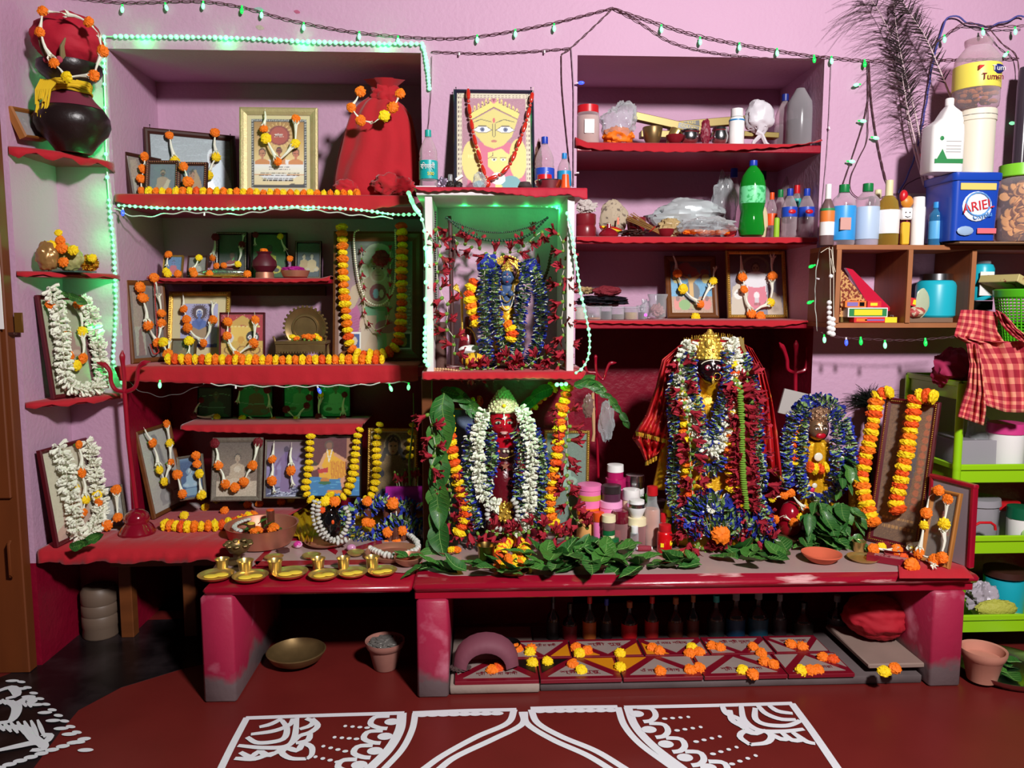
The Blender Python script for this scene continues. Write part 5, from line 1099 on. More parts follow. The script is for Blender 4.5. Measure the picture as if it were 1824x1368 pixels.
def carton(name,label,x0,x1,y0,y1,Y,z,m,dep=.05,marks=(),cat='box',rot=0):
    A,B=P(x0,y1,Y),P(x1,y1,Y);h=P(x0,y0,Y).z-P(x0,y1,Y).z if z is None else P(x0,y0,Y).z-z
    zz_=P(x0,y1,Y).z if z is None else z;t=thing(name,label,cat,((A.x+B.x)/2,Y+dep/2,zz_),(0,math.radians(rot),0));W_=B.x-A.x
    obj('carton',MB().bb((0,0,h/2),(W_,dep,h),.001),m,t,smooth=False)
    for mm,u0,u1,v0,v1 in marks:obj('print_patch',MB().box(((u0+u1-1)/2*W_,-dep/2-.0008,(v0+v1)/2*h),((u1-u0)*W_,.0012,(v1-v0)*h)),mm,t,smooth=False)
    return t,W_,h
YELP=mat('yellow_print',(240,214,40),.5);GRP=mat('green_print',(40,130,70),.5);REDP=mat('red_print',(206,40,46),.5);ORP=mat('orange_print',(226,120,50),.5);PURP=mat('violet_print',(130,110,180),.5);GOLDP=mat('gold_fret_print',(200,150,90),.5,ns=90,rgb2=(120,40,20),lo=.48,hi=.52)
carton('incense_carton','red and yellow flame printed carton lowest in the cubby stack',1521,1597,565,578,-.2,zi,REDP,.05,[(YELP,.72,1,.0,1),(ORP,.05,.3,.2,.8),(PURP,.25,.7,.35,.6)])
carton('incense_carton','olive carton end beside the flame printed one',1497,1520,565,578,-.16,zi,mat('olive_carton',(110,90,40),.5),.05)
z_=P(1550,565,-.2).z
t,W_,H_=carton('incense_carton','green and yellow incense carton in the cubby stack',1510,1581,548,565,-.2,z_,WHITE,.05,[(GRP,.03,.97,.1,.9)]);obj('print_patch',MB().box((0,-.0275,H_/2),(W_*.7,.001,H_*.6)),YELP,t)
carton('incense_carton','gold carton behind the green and yellow one',1495,1509,537,565,-.16,z_,GOLDP,.05)
z_=P(1550,547.6,-.2).z
carton('incense_carton','orange and violet carton on top of the cubby stack',1505,1543,536,547.6,-.19,z_,ORP,.04,[(PURP,.1,.6,.2,.8),(BLACK,.68,.9,.2,.8)])
carton('incense_carton','small red and gold carton next to the orange and violet one',1545,1570,536,547.6,-.18,z_,REDP,.04,[(YELP,.2,.7,.25,.7)])
def slabq(name,label,quad,Y,th,m,cat='box'):
    W_=[P(x,y,Y)for x,y in quad];t=thing(name,label,cat,W_[0]);mb=MB().prism([((p-W_[0]).x,(p-W_[0]).z)for p in W_],0,th);obj('carton',mb,m,t,smooth=False);return t
slabq('wrapped_carton','large gold fret patterned carton leaning in the first cubby cell',[(1497,478),(1545,538),(1524,546),(1497,546)],-.17,.03,GOLDP)
slabq('wrapped_packet','long red plastic wrapped packet leaning in the first cubby cell',[(1507,477),(1519,480),(1590,552),(1576,556),(1545,540)],-.13,.02,mat('red_wrapped',(196,30,60),.15,coat=.8))
slabq('clear_sleeve','clear plastic sleeve end behind the cubby cartons',[(1590,562),(1605,557),(1603,575),(1594,578)],-.16,.02,CLEARP)
TURQ=mat('turquoise_plastic',(30,176,196),.35)
carton('wood_plank','short brown plank under the large turquoise jar',1614,1697,566,580,-.2,zi,mat('grey_brown_wood',(122,96,76),.6,ns=6,amt=.3,stretch=(1,8,1)),.12)
zpk=P(1650,566,-.2).z
vessel('turquoise_jar','large turquoise jar with a silver lid in the second cubby cell','jar',1666,488,66,-.12,zpk+.001,'jar',TURQ,(STEEL,.8,.84,1))
t,mb=bag('paper_tag','pale green shampoo sachet leaning on the turquoise jar','sachet',1630,1655,513,563,-.2,zpk,None,.12,1.5,30,.2);obj('sachet',mb,mat('pale_green_sachet',(176,186,156),.3),t)
carton('red_carton','small red and yellow carton tilted beside the turquoise jar',1616,1637,531,545,-.2,None,REDP,.03,[(YELP,.4,.95,.2,.8)],rot=12)
t,mb=bag('paper_stack','red and cream folded papers at the foot of the turquoise jar','paper',1614,1646,546,565,-.2,zpk,None,.15,2,31,.8);obj('fold',mb,mat('red_cream_paper',(176,70,66),.6,ns=50,rgb2=(206,190,160),lo=.5,hi=.55),t)
t,H,R_=vessel('turquoise_bottle','turquoise bottle with a white label in the third cubby cell','bottle',1749,465,38,-.14,P(1749,535,-.14).z,[(0,0),(.95,0),(1,.03),(1,.8),(.85,.9),(.6,.93)],TURQ,(CLEARP,.65,.93,1));obj('label',MB().box((-R_*.2,-R_*1.0,H*.42),(R_*1.3,.004,H*.6)),WHITE,t)
carton('dark_box','dark flat box under the turquoise bottle',1732,1768,536,552,-.16,None,BLACK,.1)
# on top of the cubby
def topv(name,label,cat,x,y,w_,prof,body,cap=None,bands=(),liquid=None,Y=-.13,**k):return vessel(name,label,cat,x,y,w_,Y,zo,prof,body,cap,bands,liquid,**k)
HAND=[(0,0),(.95,0),(1,.03),(1,.68),(.9,.76),(.5,.84),(.42,.86)]
SKY=mat('sky_blue_label',(50,150,220),.4)
topv('spray_bottle','orange and white labelled spray bottle at the cubby corner','bottle',1474,328,25,[(0,0),(.95,0),(1,.03),(1,.6),(.4,.76)],mat('amber_dark_plastic',(110,84,84),.3),(WHITE,.4,.74,1),[(ORP,.38,.56),(WHITE,.16,.38,'lower_label'),(GRP,.56,.6,'green_rim')],Y=-.19)
t,H,R_=topv('sanitizer_bottle','clear bottle with green cap and sky blue label on the cubby','bottle',1502,329,42,HAND,PINKP,(GRNC,.42,.87,1),[(SKY,.08,.64)],Y=-.19)
obj('label_photo',MB().box((-R_*.25,-R_*1.0,H*.34),(R_*.9,.006,H*.2)),mat('label_pinkish',(200,150,140),.5),t)
t,H,R_=topv('sanitizer_bottle','clear bottle with green cap and pale blue back label on the cubby','bottle',1544,327,42,HAND,PINKP,(GRNC,.42,.87,1),[(mat('pale_blue_label',(176,196,220),.4),.1,.62)],(mat('clear_blue_liquid',(170,186,200),.2),.38),Y=-.17)
topv('pump_bottle','amber pump bottle with a white label on the cubby','bottle',1582,321,38,[(0,0),(.95,0),(1,.03),(1,.5),(.8,.68),(.42,.76)],clear('amber_clear',(190,160,70),.3),(mat('cream_cap',(226,216,170),.4),.34,.76,1),[(WHITE,.18,.54)],(mat('amber_oil',(176,120,14),.2),.16),Y=-.18)
topv('cream_bottle','short cream capped bottle behind the amber pump','bottle',1562,338,14,'flat',WHITE,(mat('cream_cap',(226,216,170),.4),.8,.86,1),Y=-.06)
topv('spray_can','slim white can with a white cap on the cubby','can',1635,351,23,[(0,0),(1,0),(1,.78),(.9,.8),(.86,.98),(.8,1),(0,1)],WHITE,Y=-.2)
topv('magenta_jar','magenta jar behind the smiling toy face on the cubby','jar',1612,385,26,'jar',mat('magenta_plastic',(176,40,110),.35),(mat('purple_dark_cap',(80,30,60),.4),.9,.84,1),Y=-.14)
topv('black_bottle','slim black pump bottle behind the small blue bottle','bottle',1655,354,12,'spirit',BLACK,(STEEL,.5,.8,1),Y=-.12)
topv('blue_bottle','small translucent blue bottle with blue cap beside the detergent tub','bottle',1667,360,24,'flat',clear('blue_clear',(70,150,200),.4),(SKY,.5,.86,1),[(mat('blue_bottle_label',(90,170,220),.4),.15,.56)],(mat('blue_liquid',(30,100,160),.2),.6),Y=-.19)
t=thing('toy_face','orange and white smiling toy with a red cap on the cubby','toy',P(1611,432,-.2));t.location.z=zo;H_=P(1611,340,-.2).z-zo
obj('body',MB().bb((0,0,H_*.22),(.03,.02,H_*.42),.004),mat('toy_yellow',(230,180,50),.4),t);obj('face',MB().bb((0,-.002,H_*.58),(.04,.022,H_*.22),.004),WHITE,t)
for s_ in(-.008,.008):obj('eye',MB().ball((s_,-.014,H_*.6),.0025,6,5),BLACK,t)
obj('mouth',MB().tube([(-.01,-.014,H_*.53),(0,-.015,H_*.51),(.01,-.014,H_*.53)],.0012),BLACK,t)
obj('hat',MB().ball((.002,0,H_*.8),(.024,.014,H_*.12),12,8),mat('toy_orange',(206,130,40),.4),t);obj('crest',MB().ball((-.012,0,H_*.9),(.016,.012,H_*.12),12,8),REDC,t)
tag(obj('switch_board',MB().bb((P(1640,372,-.02).x,-.012,P(1640,365,-.02).z),(.10,.022,.09),.003),mat('cream_switch',(216,206,190),.4),smooth=False),'cream switch board on the wall behind the slim white can','switch')
# detergent tub
BLUET=mat('blue_tub_plastic',(28,70,176),.3,coat=.2)
tb=thing('detergent_tub','big blue washing powder tub with a bright logo on the cubby','tub',(0,0,zo+.012));Yt=-.30
xa2,xb2=P(1697,380,Yt).x,P(1783,380,Yt).x;zt2=P(1720,306,Yt).z-zo-.012;tb.location.x=(xa2+xb2)/2;tb.location.y=Yt+.10
hw=(xb2-xa2)/2;mb=MB()
def rr(hx,hy,z,r=.02,n=4):
    o=[]
    for sx,sy,a0 in((1,1,0),(-1,1,90),(-1,-1,180),(1,-1,270)):
        for i in range(n+1):a=math.radians(a0+90*i/n);o.append((sx*(hx-r)+r*math.cos(a),sy*(hy-r)+r*math.sin(a),z))
    return o
mb.sheet([rr(hw*.93,.09,0),rr(hw*.985,.097,zt2*.9)],closed=True);mb.add(rr(hw*.93,.09,0),[tuple(reversed(range(20)))])
M_t=Matrix.Rotation(math.radians(1),4,'Z');obj('body',mb,BLUET,tb,M=M_t)
mb=MB().sheet([rr(hw*1.02,.101,zt2*.88),rr(hw*1.04,.103,zt2*.9),rr(hw*1.04,.103,zt2*.985),rr(hw*.99,.098,zt2)],closed=True);mb.add(rr(hw*.99,.098,zt2),[tuple(range(20))]);obj('lid',mb,BLUET,tb,M=M_t)
fy=-.0985
def lg(nm,mb,m):return obj(nm,mb,m,tb,M=M_t)
lg('gold_banner',MB().bb((0,fy,zt2*.79),(hw*1.5,.003,zt2*.1),.001),mat('gold_banner',(226,200,110),.4))
lg('logo_swirl',MB().ball((0,fy+.002,zt2*.5),(hw*.62,.005,zt2*.22),20,10),mat('white_logo',(226,232,240),.4))
lg('logo_ring',MB().tube([(hw*.5*math.cos(a*.4+.2),fy-.004,zt2*.53+zt2*.17*math.sin(a*.4+.2))for a in range(17)],.003,5),mat('light_blue_logo',(100,160,220),.4))
text('ARIEL',zt2*.2,REDP,tb,M_t@Matrix.Translation((0,fy-.005,zt2*.5))@Matrix.Rotation(PI/2,4,'X')@Matrix.Rotation(.2,4,'Z'),width=hw*1.3,ext=.001)
text('Oxyblu',zt2*.1,mat('light_blue_logo',(100,160,220),.4),tb,M_t@Matrix.Translation((hw*.2,fy-.005,zt2*.36))@Matrix.Rotation(PI/2,4,'X')@Matrix.Rotation(.2,4,'Z'),ext=.001)
lg('pink_badge',MB().bb((hw*.45,fy,zt2*.14),(hw*.8,.003,zt2*.08),.001),mat('pink_badge',(226,110,120),.4));lg('silver_badge',MB().ball((-hw*.45,fy,zt2*.14),(hw*.35,.003,zt2*.07),12,6),mat('silver_badge',(150,176,206),.4))
# cardboard under it, things above it
obj_=tag(obj('cardboard_sheet',MB().bb((P(1765,436,-.2).x+.12,-.17,zo+.004),(.62,.27,.006),.001),mat('cardboard',(150,112,80),.8,ns=9,amt=.2),smooth=False),'worn brown cardboard sheet under the blue detergent tub','cardboard')
ztb=zo+.012+zt2
t,H,R_=vessel('cream_canister','tall cream canister standing on the blue detergent tub','canister',1737,198,64,-.22,ztb+.001,[(0,0),(.95,0),(.95,.82),(1,.83),(1,.97),(.97,1),(0,1)],mat('cream_plastic',(226,218,198),.5));zcn=ztb+H+.002;obj('rim_line',MB().lathe([(R_*1.005,H*.9),(R_*1.01,H*.905),(R_*1.005,H*.91)],n=24),mat('grey_line',(120,116,110),.5),t)
t,H,R_=vessel('wafer_jar','open clear jar of brown snacks with a yellow label on the cream canister','jar',1740,72,76,-.22,zcn,[(0,0),(.85,0),(.97,.04),(1,.12),(1,.62),(.97,.72),(.8,.8),(.55,.9),(.6,.96),(.6,1),(.52,1)],PINKP,None,[(mat('yellow_jar_label',(236,220,90),.4),.28,.62)],n=24)
mb=MB()
for i in range(60):a,r_,z=rnd.uniform(0,6.28),R_*.85*math.sqrt(rnd.random()),rnd.uniform(.02,H*.26);mb.ball((r_*math.cos(a),r_*math.sin(a),z+.004),(.014,.012,.008),6,4)
tag(obj('snack_pieces',mb,mat('brown_snack',(176,116,44),.7,ns=30,amt=.3),t),kind='stuff')
obj('logo_oval',MB().ball((R_*.35,-R_*.93,H*.52),(R_*.34,R_*.1,H*.07),14,8),mat('navy_logo',(36,40,110),.4),t)
text('Tum',R_*.34,WHITE,t,Matrix.Translation((R_*.35,-R_*1.06,H*.52))@Matrix.Rotation(PI/2,4,'X'));text('Tumm',R_*.42,mat('maroon_print',(130,30,50),.5),t,Matrix.Translation((R_*.1,-R_*1.04,H*.4))@Matrix.Rotation(PI/2,4,'X'),width=R_*1.0)
obj('red_corner',MB().prism([(-R_*.55,H*.56),(-R_*.3,H*.56),(-R_*.55,H*.5)],-R_*1.03,-R_*.9),REDP,t)
t=thing('jug_bottle','white jug with a moulded handle and green base label beside the canister','bottle',(P(1682,300,-.27).x,-.25,ztb+.001));Hj=P(1682,176,-.25).z-ztb;W_=.062
mb=MB();prj=[(.95,0),(1,.02),(1,.52),(.96,.62)]
mb.sheet([rr(W_*r,.045,z*Hj,.018)for r,z in prj]+[[(x*.72+.012,y*.85,z_)for x,y,z_ in rr(W_*.8,.04,Hj*.72,.018)],[(x*.45+.016,y*.7,z_)for x,y,z_ in rr(W_*.75,.038,Hj*.84,.018)],[(x*.2+.018,y*.4,z_)for x,y,z_ in rr(W_*.9,.035,Hj*.9,.014)]],closed=True);mb.add(rr(W_*.95,.045,0,.018),[tuple(reversed(range(20)))]);obj('body',mb,WHITE,t)
obj('handle',MB().tube([(.03,0,Hj*.86),(.055,0,Hj*.8),(.062,0,Hj*.7),(.055,0,Hj*.6)],[.012,.012,.012,.014],8),WHITE,t);obj('cap',MB().lathe([(.014,Hj*.9),(.015,Hj*.91),(.015,Hj*.99),(.013,Hj),(0,Hj)],(.018,0,0)),WHITE,t)
obj('green_label',MB().box((0,-.0455,Hj*.14),(W_*1.7,.001,Hj*.06)),GRP,t);obj('label_mark',MB().prism([(-.045,Hj*.17),(-.008,Hj*.17),(-.026,Hj*.30)],-.0462,-.045),GRP,t);obj('label_dot',MB().ball((-.03,-.046,Hj*.44),(.008,.001,.008),10,6),GRP,t)
for z in(.26,.3,.34,.4):obj('label_line',MB().box((.015,-.0458,Hj*z),(W_*.9,.0006,.0015)),mat('grey_line',(120,116,110),.5),t)
# biscuit jar
t,H,R_=vessel('biscuit_jar','big clear jar of round yellow biscuits with a lime lid','jar',1815,294,72,-.22,zo+.012,'jar',PINKP,(mat('lime_lid',(130,206,50),.35),.96,.84,1),n=24)
bm=MB().lathe([(0,0),(.95,0),(1,.15),(.95,.3),(0,.3)],n=14).mesh('biscuit',mat('biscuit',(248,202,110),.7,ns=20,amt=.15))
for i in range(70):
    a=rnd.uniform(0,6.28);r_=(R_-.022)*math.sqrt(rnd.random());z=H*(.03+.72*i/70);put('biscuit',bm,t,(r_*math.cos(a),r_*math.sin(a),z),(rnd.uniform(-1.4,1.4),rnd.uniform(-1,1),0),None,.019)
vessel('tall_clear_jar','dark glass jar standing behind the biscuit jar','jar',1818,120,26,-.1,zo+.012,[(0,0),(1,0),(1,.9),(.8,1)],mat('dark_glass_mix',(60,50,60),.2))
t=thing('yellow_tray','pale printed cardboard tray lying on the green basket','tray',P(1810,500,-.3));obj('carton',MB().bb((.03,.05,0),(.12,.16,.03),.002,M=Euler((0,.35,.3)).to_matrix().to_4x4()),mat('tray_print',(200,184,120),.6,ns=30,rgb2=(150,60,60),lo=.58,hi=.62),t,smooth=False)
# green basket
t,H,R_=vessel('green_basket','bright green woven plastic basket above the check towel','basket',1846,515,136,-.36,P(1820,615,-.36).z,[(.75,0),(.76,.01)],mat('green_basket_plastic',(84,190,30),.35),n=40);GBm=mat('green_basket_plastic',(84,190,30),.35)
mb=MB()
for k in range(16):z=H*(.02+.055*k);r_=R_*(.76+.22*k/16);mb.tube([(r_*math.cos(a*PI/20),r_*math.sin(a*PI/20),z)for a in range(41)],.0028,4)
tag(obj('hoop_weave',mb,GBm,t),kind='stuff');mb=MB()
for k in range(56):a=2*PI*k/56;mb.tube([(R_*.76*math.cos(a),R_*.76*math.sin(a),0),(R_*.98*math.cos(a),R_*.98*math.sin(a),H*.92)],.0026,4)
tag(obj('upright_weave',mb,GBm,t),kind='stuff');obj('rim',MB().lathe([(R_*.96,H*.86),(R_,H*.86),(R_*1.02,H*.98),(R_,H),(R_*.95,H*.98),(R_*.96,H*.86)],n=40),GBm,t)
# bead string hanging at the cubby corner
t=thing('white_bead_string','string of white beads hanging at the cubby corner','beads',P(1481,440,-.25));inv=t.matrix_basis.inverted()
for(x,ys,ye,n_,r_)in((1477,535,598,7,.0098),(1483,565,600,4,.0115)):
    W=[P(x+(2 if i else 0),y,-.25)for i,y in enumerate((440,480,ys))];obj('cord',MB().tube([inv@p for p in W],.0012,5),THREAD,t)
    for i in range(n_):obj('bead',MB().ball(inv@P(x,ys+(ye-ys)*i/n_+4,-.25),(r_,r_,r_*.9),10,7),WHITE,t)
obj('bead',MB().ball(inv@P(1480,492,-.25),.008,10,7),WHITE,t);obj('cord',MB().tube([inv@P(x,y,-.25)for x,y in((1462,450),(1474,442),(1481,445),(1484,470),(1488,484),(1484,486),(1480,460))],.0011,5),THREAD,t)
# ================================================================ GREEN RACK
LIME=mat('lime_rack_plastic',(146,200,20),.35)
rk=thing('plastic_rack','lime green four tier plastic rack beside the altar table','rack',(0,0,0))
Yk0,Yk1=-.40,-.06;xk0=P(1706,800,Yk0).x;xk1=xk0+.62
tiers=[P(1706,690,Yk0).z,P(1706,838,Yk0).z,P(1706,965,Yk0).z,P(1730,1105,Yk0).z]
for x in(xk0,xk1):
    for y in(Yk0,Yk1):
        for a,c_ in zip([tiers[0]+.015]+tiers[1:],tiers[1:]+[.03]):pk_=obj('pole',MB().lathe([(.0145,0),(.0155,.01),(.0155,.02),(.0145,.03),(.0145,a-c_)],(x,y,c_),14),LIME,rk)
        obj('foot',MB().ball((x,y,.016),.016,10,6),BLACK,pk_)
for z in tiers:
    h=.058;c_=((xk0+xk1)/2,(Yk0+Yk1)/2);mb=MB();
    for yy_,dy in((Yk0,-1),(Yk1,1)):
        mb.bb((c_[0],yy_+dy*.004,z+.012),(xk1-xk0+.02,.012,.022),.003);mb.bb((c_[0],yy_-dy*.002,z-.022),(xk1-xk0-.03,.008,.05),.002)
    for xx_,dx_ in((xk0,-1),(xk1,1)):
        mb.bb((xx_+dx_*.004,c_[1],z+.012),(.012,Yk1-Yk0+.02,.022),.003);mb.bb((xx_-dx_*.002,c_[1],z-.022),(.008,Yk1-Yk0-.03,.05),.002)
    mb.bb((c_[0],c_[1],z-.045),(xk1-xk0-.02,Yk1-Yk0-.02,.005),.002);obj('tray',mb,LIME,rk,smooth=False)
def rv(name,label,cat,x,y,w_,prof,body,ti,cap=None,bands=(),liquid=None,Y=-.25,**k):return vessel(name,label,cat,x,y,w_,Y,tiers[ti]-.042,prof,body,cap,bands,liquid,**k)
GTUB=mat('grey_clear_tub',(150,146,152),.3)
carton('clear_box','low grey clear box on the second rack tier',1700,1830,785,812,-.33,tiers[1]-.042,GTUB,.2,cat='container')
rv('white_tub','white tub with a pink lid beneath the check towel','tub',1790,752,60,'tub',WHITE,1,(mat('pink_lid',(206,60,130),.35),1.02,.8,1),Y=-.3)
t,mb=bag('plastic_bag','clear bag of goods under the check towel on the second tier','bag',1722,1770,735,785,-.26,tiers[1]-.002,None,.25,2,40,.7);obj('film',mb,CLEARP,t)
rv('grey_tub','tall grey clear tub on the third rack tier','tub',1738,880,70,'tub',GTUB,2,(GTUB,1.06,.8,.95),Y=-.26)
t=thing('red_handle_tool','red handled plastic tool lying in the third rack tier','tool',P(1730,940,-.4));inv=t.matrix_basis.inverted();obj('handle',MB().tube([inv@P(x,y,-.415)for x,y in((1732,938),(1745,931),(1765,931),(1772,936),(1773,944))],.005,8),REDC,t)
rv('red_lid_jar','clear jar with a red lid on the third rack tier','jar',1790,892,44,'jar',GTUB,2,(REDC,1,.8,1),Y=-.24)
t,H,R_=rv('cream_pot','white face cream tub with a dark green lid on the third rack tier','tub',1817,902,44,'tub',WHITE,2,(mat('bottle_green_lid',(10,90,60),.35),1.03,.72,1),Y=-.34);obj('leaf_mark',MB().ball((-R_*.2,-R_*.95,H*.4),(R_*.35,R_*.08,H*.12),10,6),PALE,t)
rv('blue_tub','turquoise tub with a dark lid on the lowest rack tier','tub',1788,1012,66,'tub',TURQ,3,(DARKW,1.02,.85,1),Y=-.22)
t,mb=bag('plastic_bag','clear plastic bag beside the turquoise tub on the lowest tier','bag',1722,1778,1035,1085,-.30,tiers[3]-.03,None,.35,3,41,.7);obj('film',mb,mat('milky_film',(170,160,170),.25),t,ang=30)
t,mb=bag('bitter_gourd','bumpy yellow green gourd lying in the lowest rack tier','vegetable',1738,1812,1068,1090,-.36,tiers[3]-.01,None,.12,9,42,.35);obj('skin',mb,mat('gourd_green',(176,176,70),.6,bump=1,bs=120),t)
obj('stalk',MB().tube([(.07,0,.015),(.1,0,.012)],[.006,.004],6),PALE,t)
# check towel
CHK=mat('check_towel',(170,40,60),.9)
nt=CHK.node_tree;N_,L2=nt.nodes,nt.links;uvn=N_.new('ShaderNodeAttribute');uvn.attribute_name='cloth_uv';sp=N_.new('ShaderNodeSeparateXYZ');L2.new(uvn.outputs['Vector'],sp.inputs[0]);outs=[]
for i in(0,1):
    m1=N_.new('ShaderNodeMath');m1.operation='FRACT';L2.new(sp.outputs[i],m1.inputs[0]);m2=N_.new('ShaderNodeMath');m2.operation='GREATER_THAN';m2.inputs[1].default_value=.55;L2.new(m1.outputs[0],m2.inputs[0]);outs.append(m2)
ad=N_.new('ShaderNodeMath');ad.operation='ADD';L2.new(outs[0].outputs[0],ad.inputs[0]);L2.new(outs[1].outputs[0],ad.inputs[1])
cr=N_.new('ShaderNodeValToRGB');cr.color_ramp.interpolation='CONSTANT';cr.color_ramp.elements[0].color=(*lin((158,28,50)),1);cr.color_ramp.elements[1].position=.7;cr.color_ramp.elements[1].color=(*lin((226,150,120)),1);e_=cr.color_ramp.elements.new(.3);e_.color=(*lin((196,84,84)),1)
md=N_.new('ShaderNodeMath');md.operation='MULTIPLY';md.inputs[1].default_value=.5;L2.new(ad.outputs[0],md.inputs[0]);L2.new(md.outputs[0],cr.inputs[0]);L2.new(cr.outputs[0],N_['Principled BSDF'].inputs['Base Color'])
def towel(name,label,poly_rows,Y,m=CHK,uvs=(9,12),cat='towel',fold=.02,root=None,part=None):
    """cloth panel: rows of pixel points from top to bottom"""
    n=25;rows=[];uv=[]
    pr2=[[(np.interp(u,np.linspace(0,1,len(r)),[p[0]for p in r]),np.interp(u,np.linspace(0,1,len(r)),[p[1]for p in r]))for u in np.linspace(0,1,n)]for r in poly_rows]
    K=24
    for j in range(K+1):
        v=j/K*(len(pr2)-1);a=min(int(v),len(pr2)-2);f=v-a;row=[]
        for i in range(n):
            x=pr2[a][i][0]*(1-f)+pr2[a+1][i][0]*f;y=pr2[a][i][1]*(1-f)+pr2[a+1][i][1]*f
            d=fold*(math.sin(i*.9+j*.15)*.5+mnoise.noise(Vector((i*.25,j*.18,Y*9))));row.append(P(x,y,Y+d));uv.append((i/n*uvs[0],j/K*uvs[1],0))
        rows.append(row)
    if root is None:root=thing(name,label,cat,rows[0][0])
    inv=root.matrix_basis.inverted();mb=MB().sheet([[tuple(inv@p)for p in r]for r in rows]);o=obj(part or 'cloth_fold',mb,m,root,ang=180)
    at=o.data.attributes.new('cloth_uv','FLOAT_VECTOR','POINT');at.data.foreach_set('vector',[c for t_ in uv for c in t_]);solid(o,.003);return root
tw=towel('check_towel','red and peach check cotton towel hanging over the rack',[[(1712,552),(1740,552),(1778,556)],[(1706,575),(1740,580),(1776,590)],[(1700,598),(1730,604),(1790,612)],[(1722,612),(1760,612),(1830,606)],[(1735,650),(1780,650),(1840,650)],[(1748,700),(1790,705),(1840,705)],[(1756,722),(1790,734),(1840,736)]],-.47,uvs=(6,13))
towel('','',[[(1722,612),(1742,612)],[(1728,650),(1748,650)],[(1722,690),(1754,700)],[(1712,720),(1756,730)],[(1706,742),(1752,758)]],-.485,uvs=(4,9),root=tw)
towel('','',[[(1774,552),(1790,560)],[(1785,580),(1812,586)],[(1800,596),(1840,606)],[(1815,606),(1850,620)]],-.50,uvs=(3,6),root=tw)
t,mb=bag('maroon_cloth','crumpled maroon cloth heaped on the top tier of the rack','cloth',1662,1740,618,662,-.3,tiers[0]-.02,None,.3,2.4,44,.7);obj('heap',mb,mat('maroon_magenta_cloth',(150,24,70),.8),t,ang=50)
# ================================================================ STATUES
def meas(x,y,Y):return P(x,y,Y)
def px2m(n,Y):return n*(Y-CAM.y)/F
def head(root,c,w_,h_,skin,tongue=None,lipc=(170,20,30),browc=BLACK,eyew=None,tilak=WHITE,redeye=None,ears=True):
    """sculpted head centred at c (local), front towards -Y"""
    a,b_,c_=w_/2,w_*.52,h_/2
    def fn(d):
        q_=1.0;f=max(0,-d.y)
        q_+=.10*f**3*math.exp(-((d.x/.16)**2))*math.exp(-(((d.z+.08)/.22)**2))*2.2 # nose
        q_-=.06*f**2*(math.exp(-(((abs(d.x)-.38)/.2)**2))*math.exp(-(((d.z-.12)/.16)**2)))
        q_+=.05*f**2*math.exp(-((d.x/.3)**2))*math.exp(-(((d.z+.46)/.12)**2))
        if d.z<-.3:q_-=.16*abs(d.x)**1.2*(-.3-d.z)*1.6
        return q_
    obj('face',MB().ball(c,(a,b_,c_),40,30,fn=fn),skin,root,ang=180)
    def S_(u,v,off=0.0):
        dx,dz=u,v;dy=-math.sqrt(max(0,1-dx*dx-dz*dz));q_=fn(Vector((dx,dy,dz)));return Vector((c[0]+dx*a*q_,c[1]+dy*b_*q_-off,c[2]+dz*c_*q_))
    for s in(-1,1):
        e=S_(s*.38,.10)
        if redeye:obj('eye_shade',MB().ball(e,(a*.3,a*.07,c_*.19),14,8),redeye,root)
        obj('eye',MB().ball(e-Vector((0,a*.04,0)),(a*.22,a*.08,c_*.085),14,8),eyew or WHITE,root)
        obj('pupil',MB().ball(e-Vector((0,a*.10,0)),(a*.085,a*.05,c_*.075),10,6),BLACK,root)
        obj('brow',MB().tube([S_(s*u,v,a*.03)for u,v in((.12,.28),(.3,.36),(.5,.34),(.64,.22))],[a*.025,a*.045,a*.04,a*.015],6),browc,root)
        if ears:obj('ear',MB().ball((c[0]+s*a*1.0,c[1]+.1*a,c[2]-.02*c_),(a*.12,a*.2,c_*.24),10,8),skin,root)
    LM=mat('lip_%d_%d_%d'%lipc,lipc,.3);p=S_(0,-.46,a*.02);obj('lips',MB().ball(p+Vector((0,0,c_*.035)),(a*.26,a*.08,c_*.045),14,7).ball(p-Vector((0,0,c_*.04)),(a*.2,a*.09,c_*.06),14,7),LM,root)
    if tongue:obj('tongue',MB().ball(p-Vector((0,a*.06,c_*.2)),(a*.13,a*.06,c_*.24),12,8),tongue,root)
    if tilak:
        obj('forehead_mark',MB().ball(S_(0,.42,a*.02),(a*.06,a*.04,c_*.2),10,7).ball(S_(0,.34,a*.02),(a*.14,a*.04,c_*.06),10,6),tilak,root)
    return S_
def crown(root,c,r,h,m,prof=None,gems=CORAL,n=28,nm='crown',rows_=5):
    pr_=prof or[(1.0,0),(1.04,.04),(.98,.1),(1.02,.2),(.92,.32),(.95,.4),(.74,.52),(.76,.6),(.5,.74),(.52,.8),(.26,.9),(.28,.94),(.06,1),(0,1)]
    mb=MB();mb.lathe([(a*r,z*h)for a,z in pr_],c,n)
    for k in range(rows_):
        z=.06+.82*k/rows_;rr_=radius_at([(a,b)for a,b in pr_],z)*r
        for i in range(12):a=2*PI*(i+.5*(k%2))/12;mb.ball((c[0]+rr_*math.cos(a),c[1]+rr_*math.sin(a),c[2]+z*h),r*.11,6,4)
    o=obj(nm,mb,m,root)
    if gems:obj('gem',MB().ball((c[0],c[1]-r*.98,c[2]+h*.3),(r*.13,r*.08,h*.07),10,7),gems,root)
    return o
SILK=mat('yellow_gold_silk',(232,168,24),.32,.35,ns=22,amt=.35,bump=.8,bs=70)
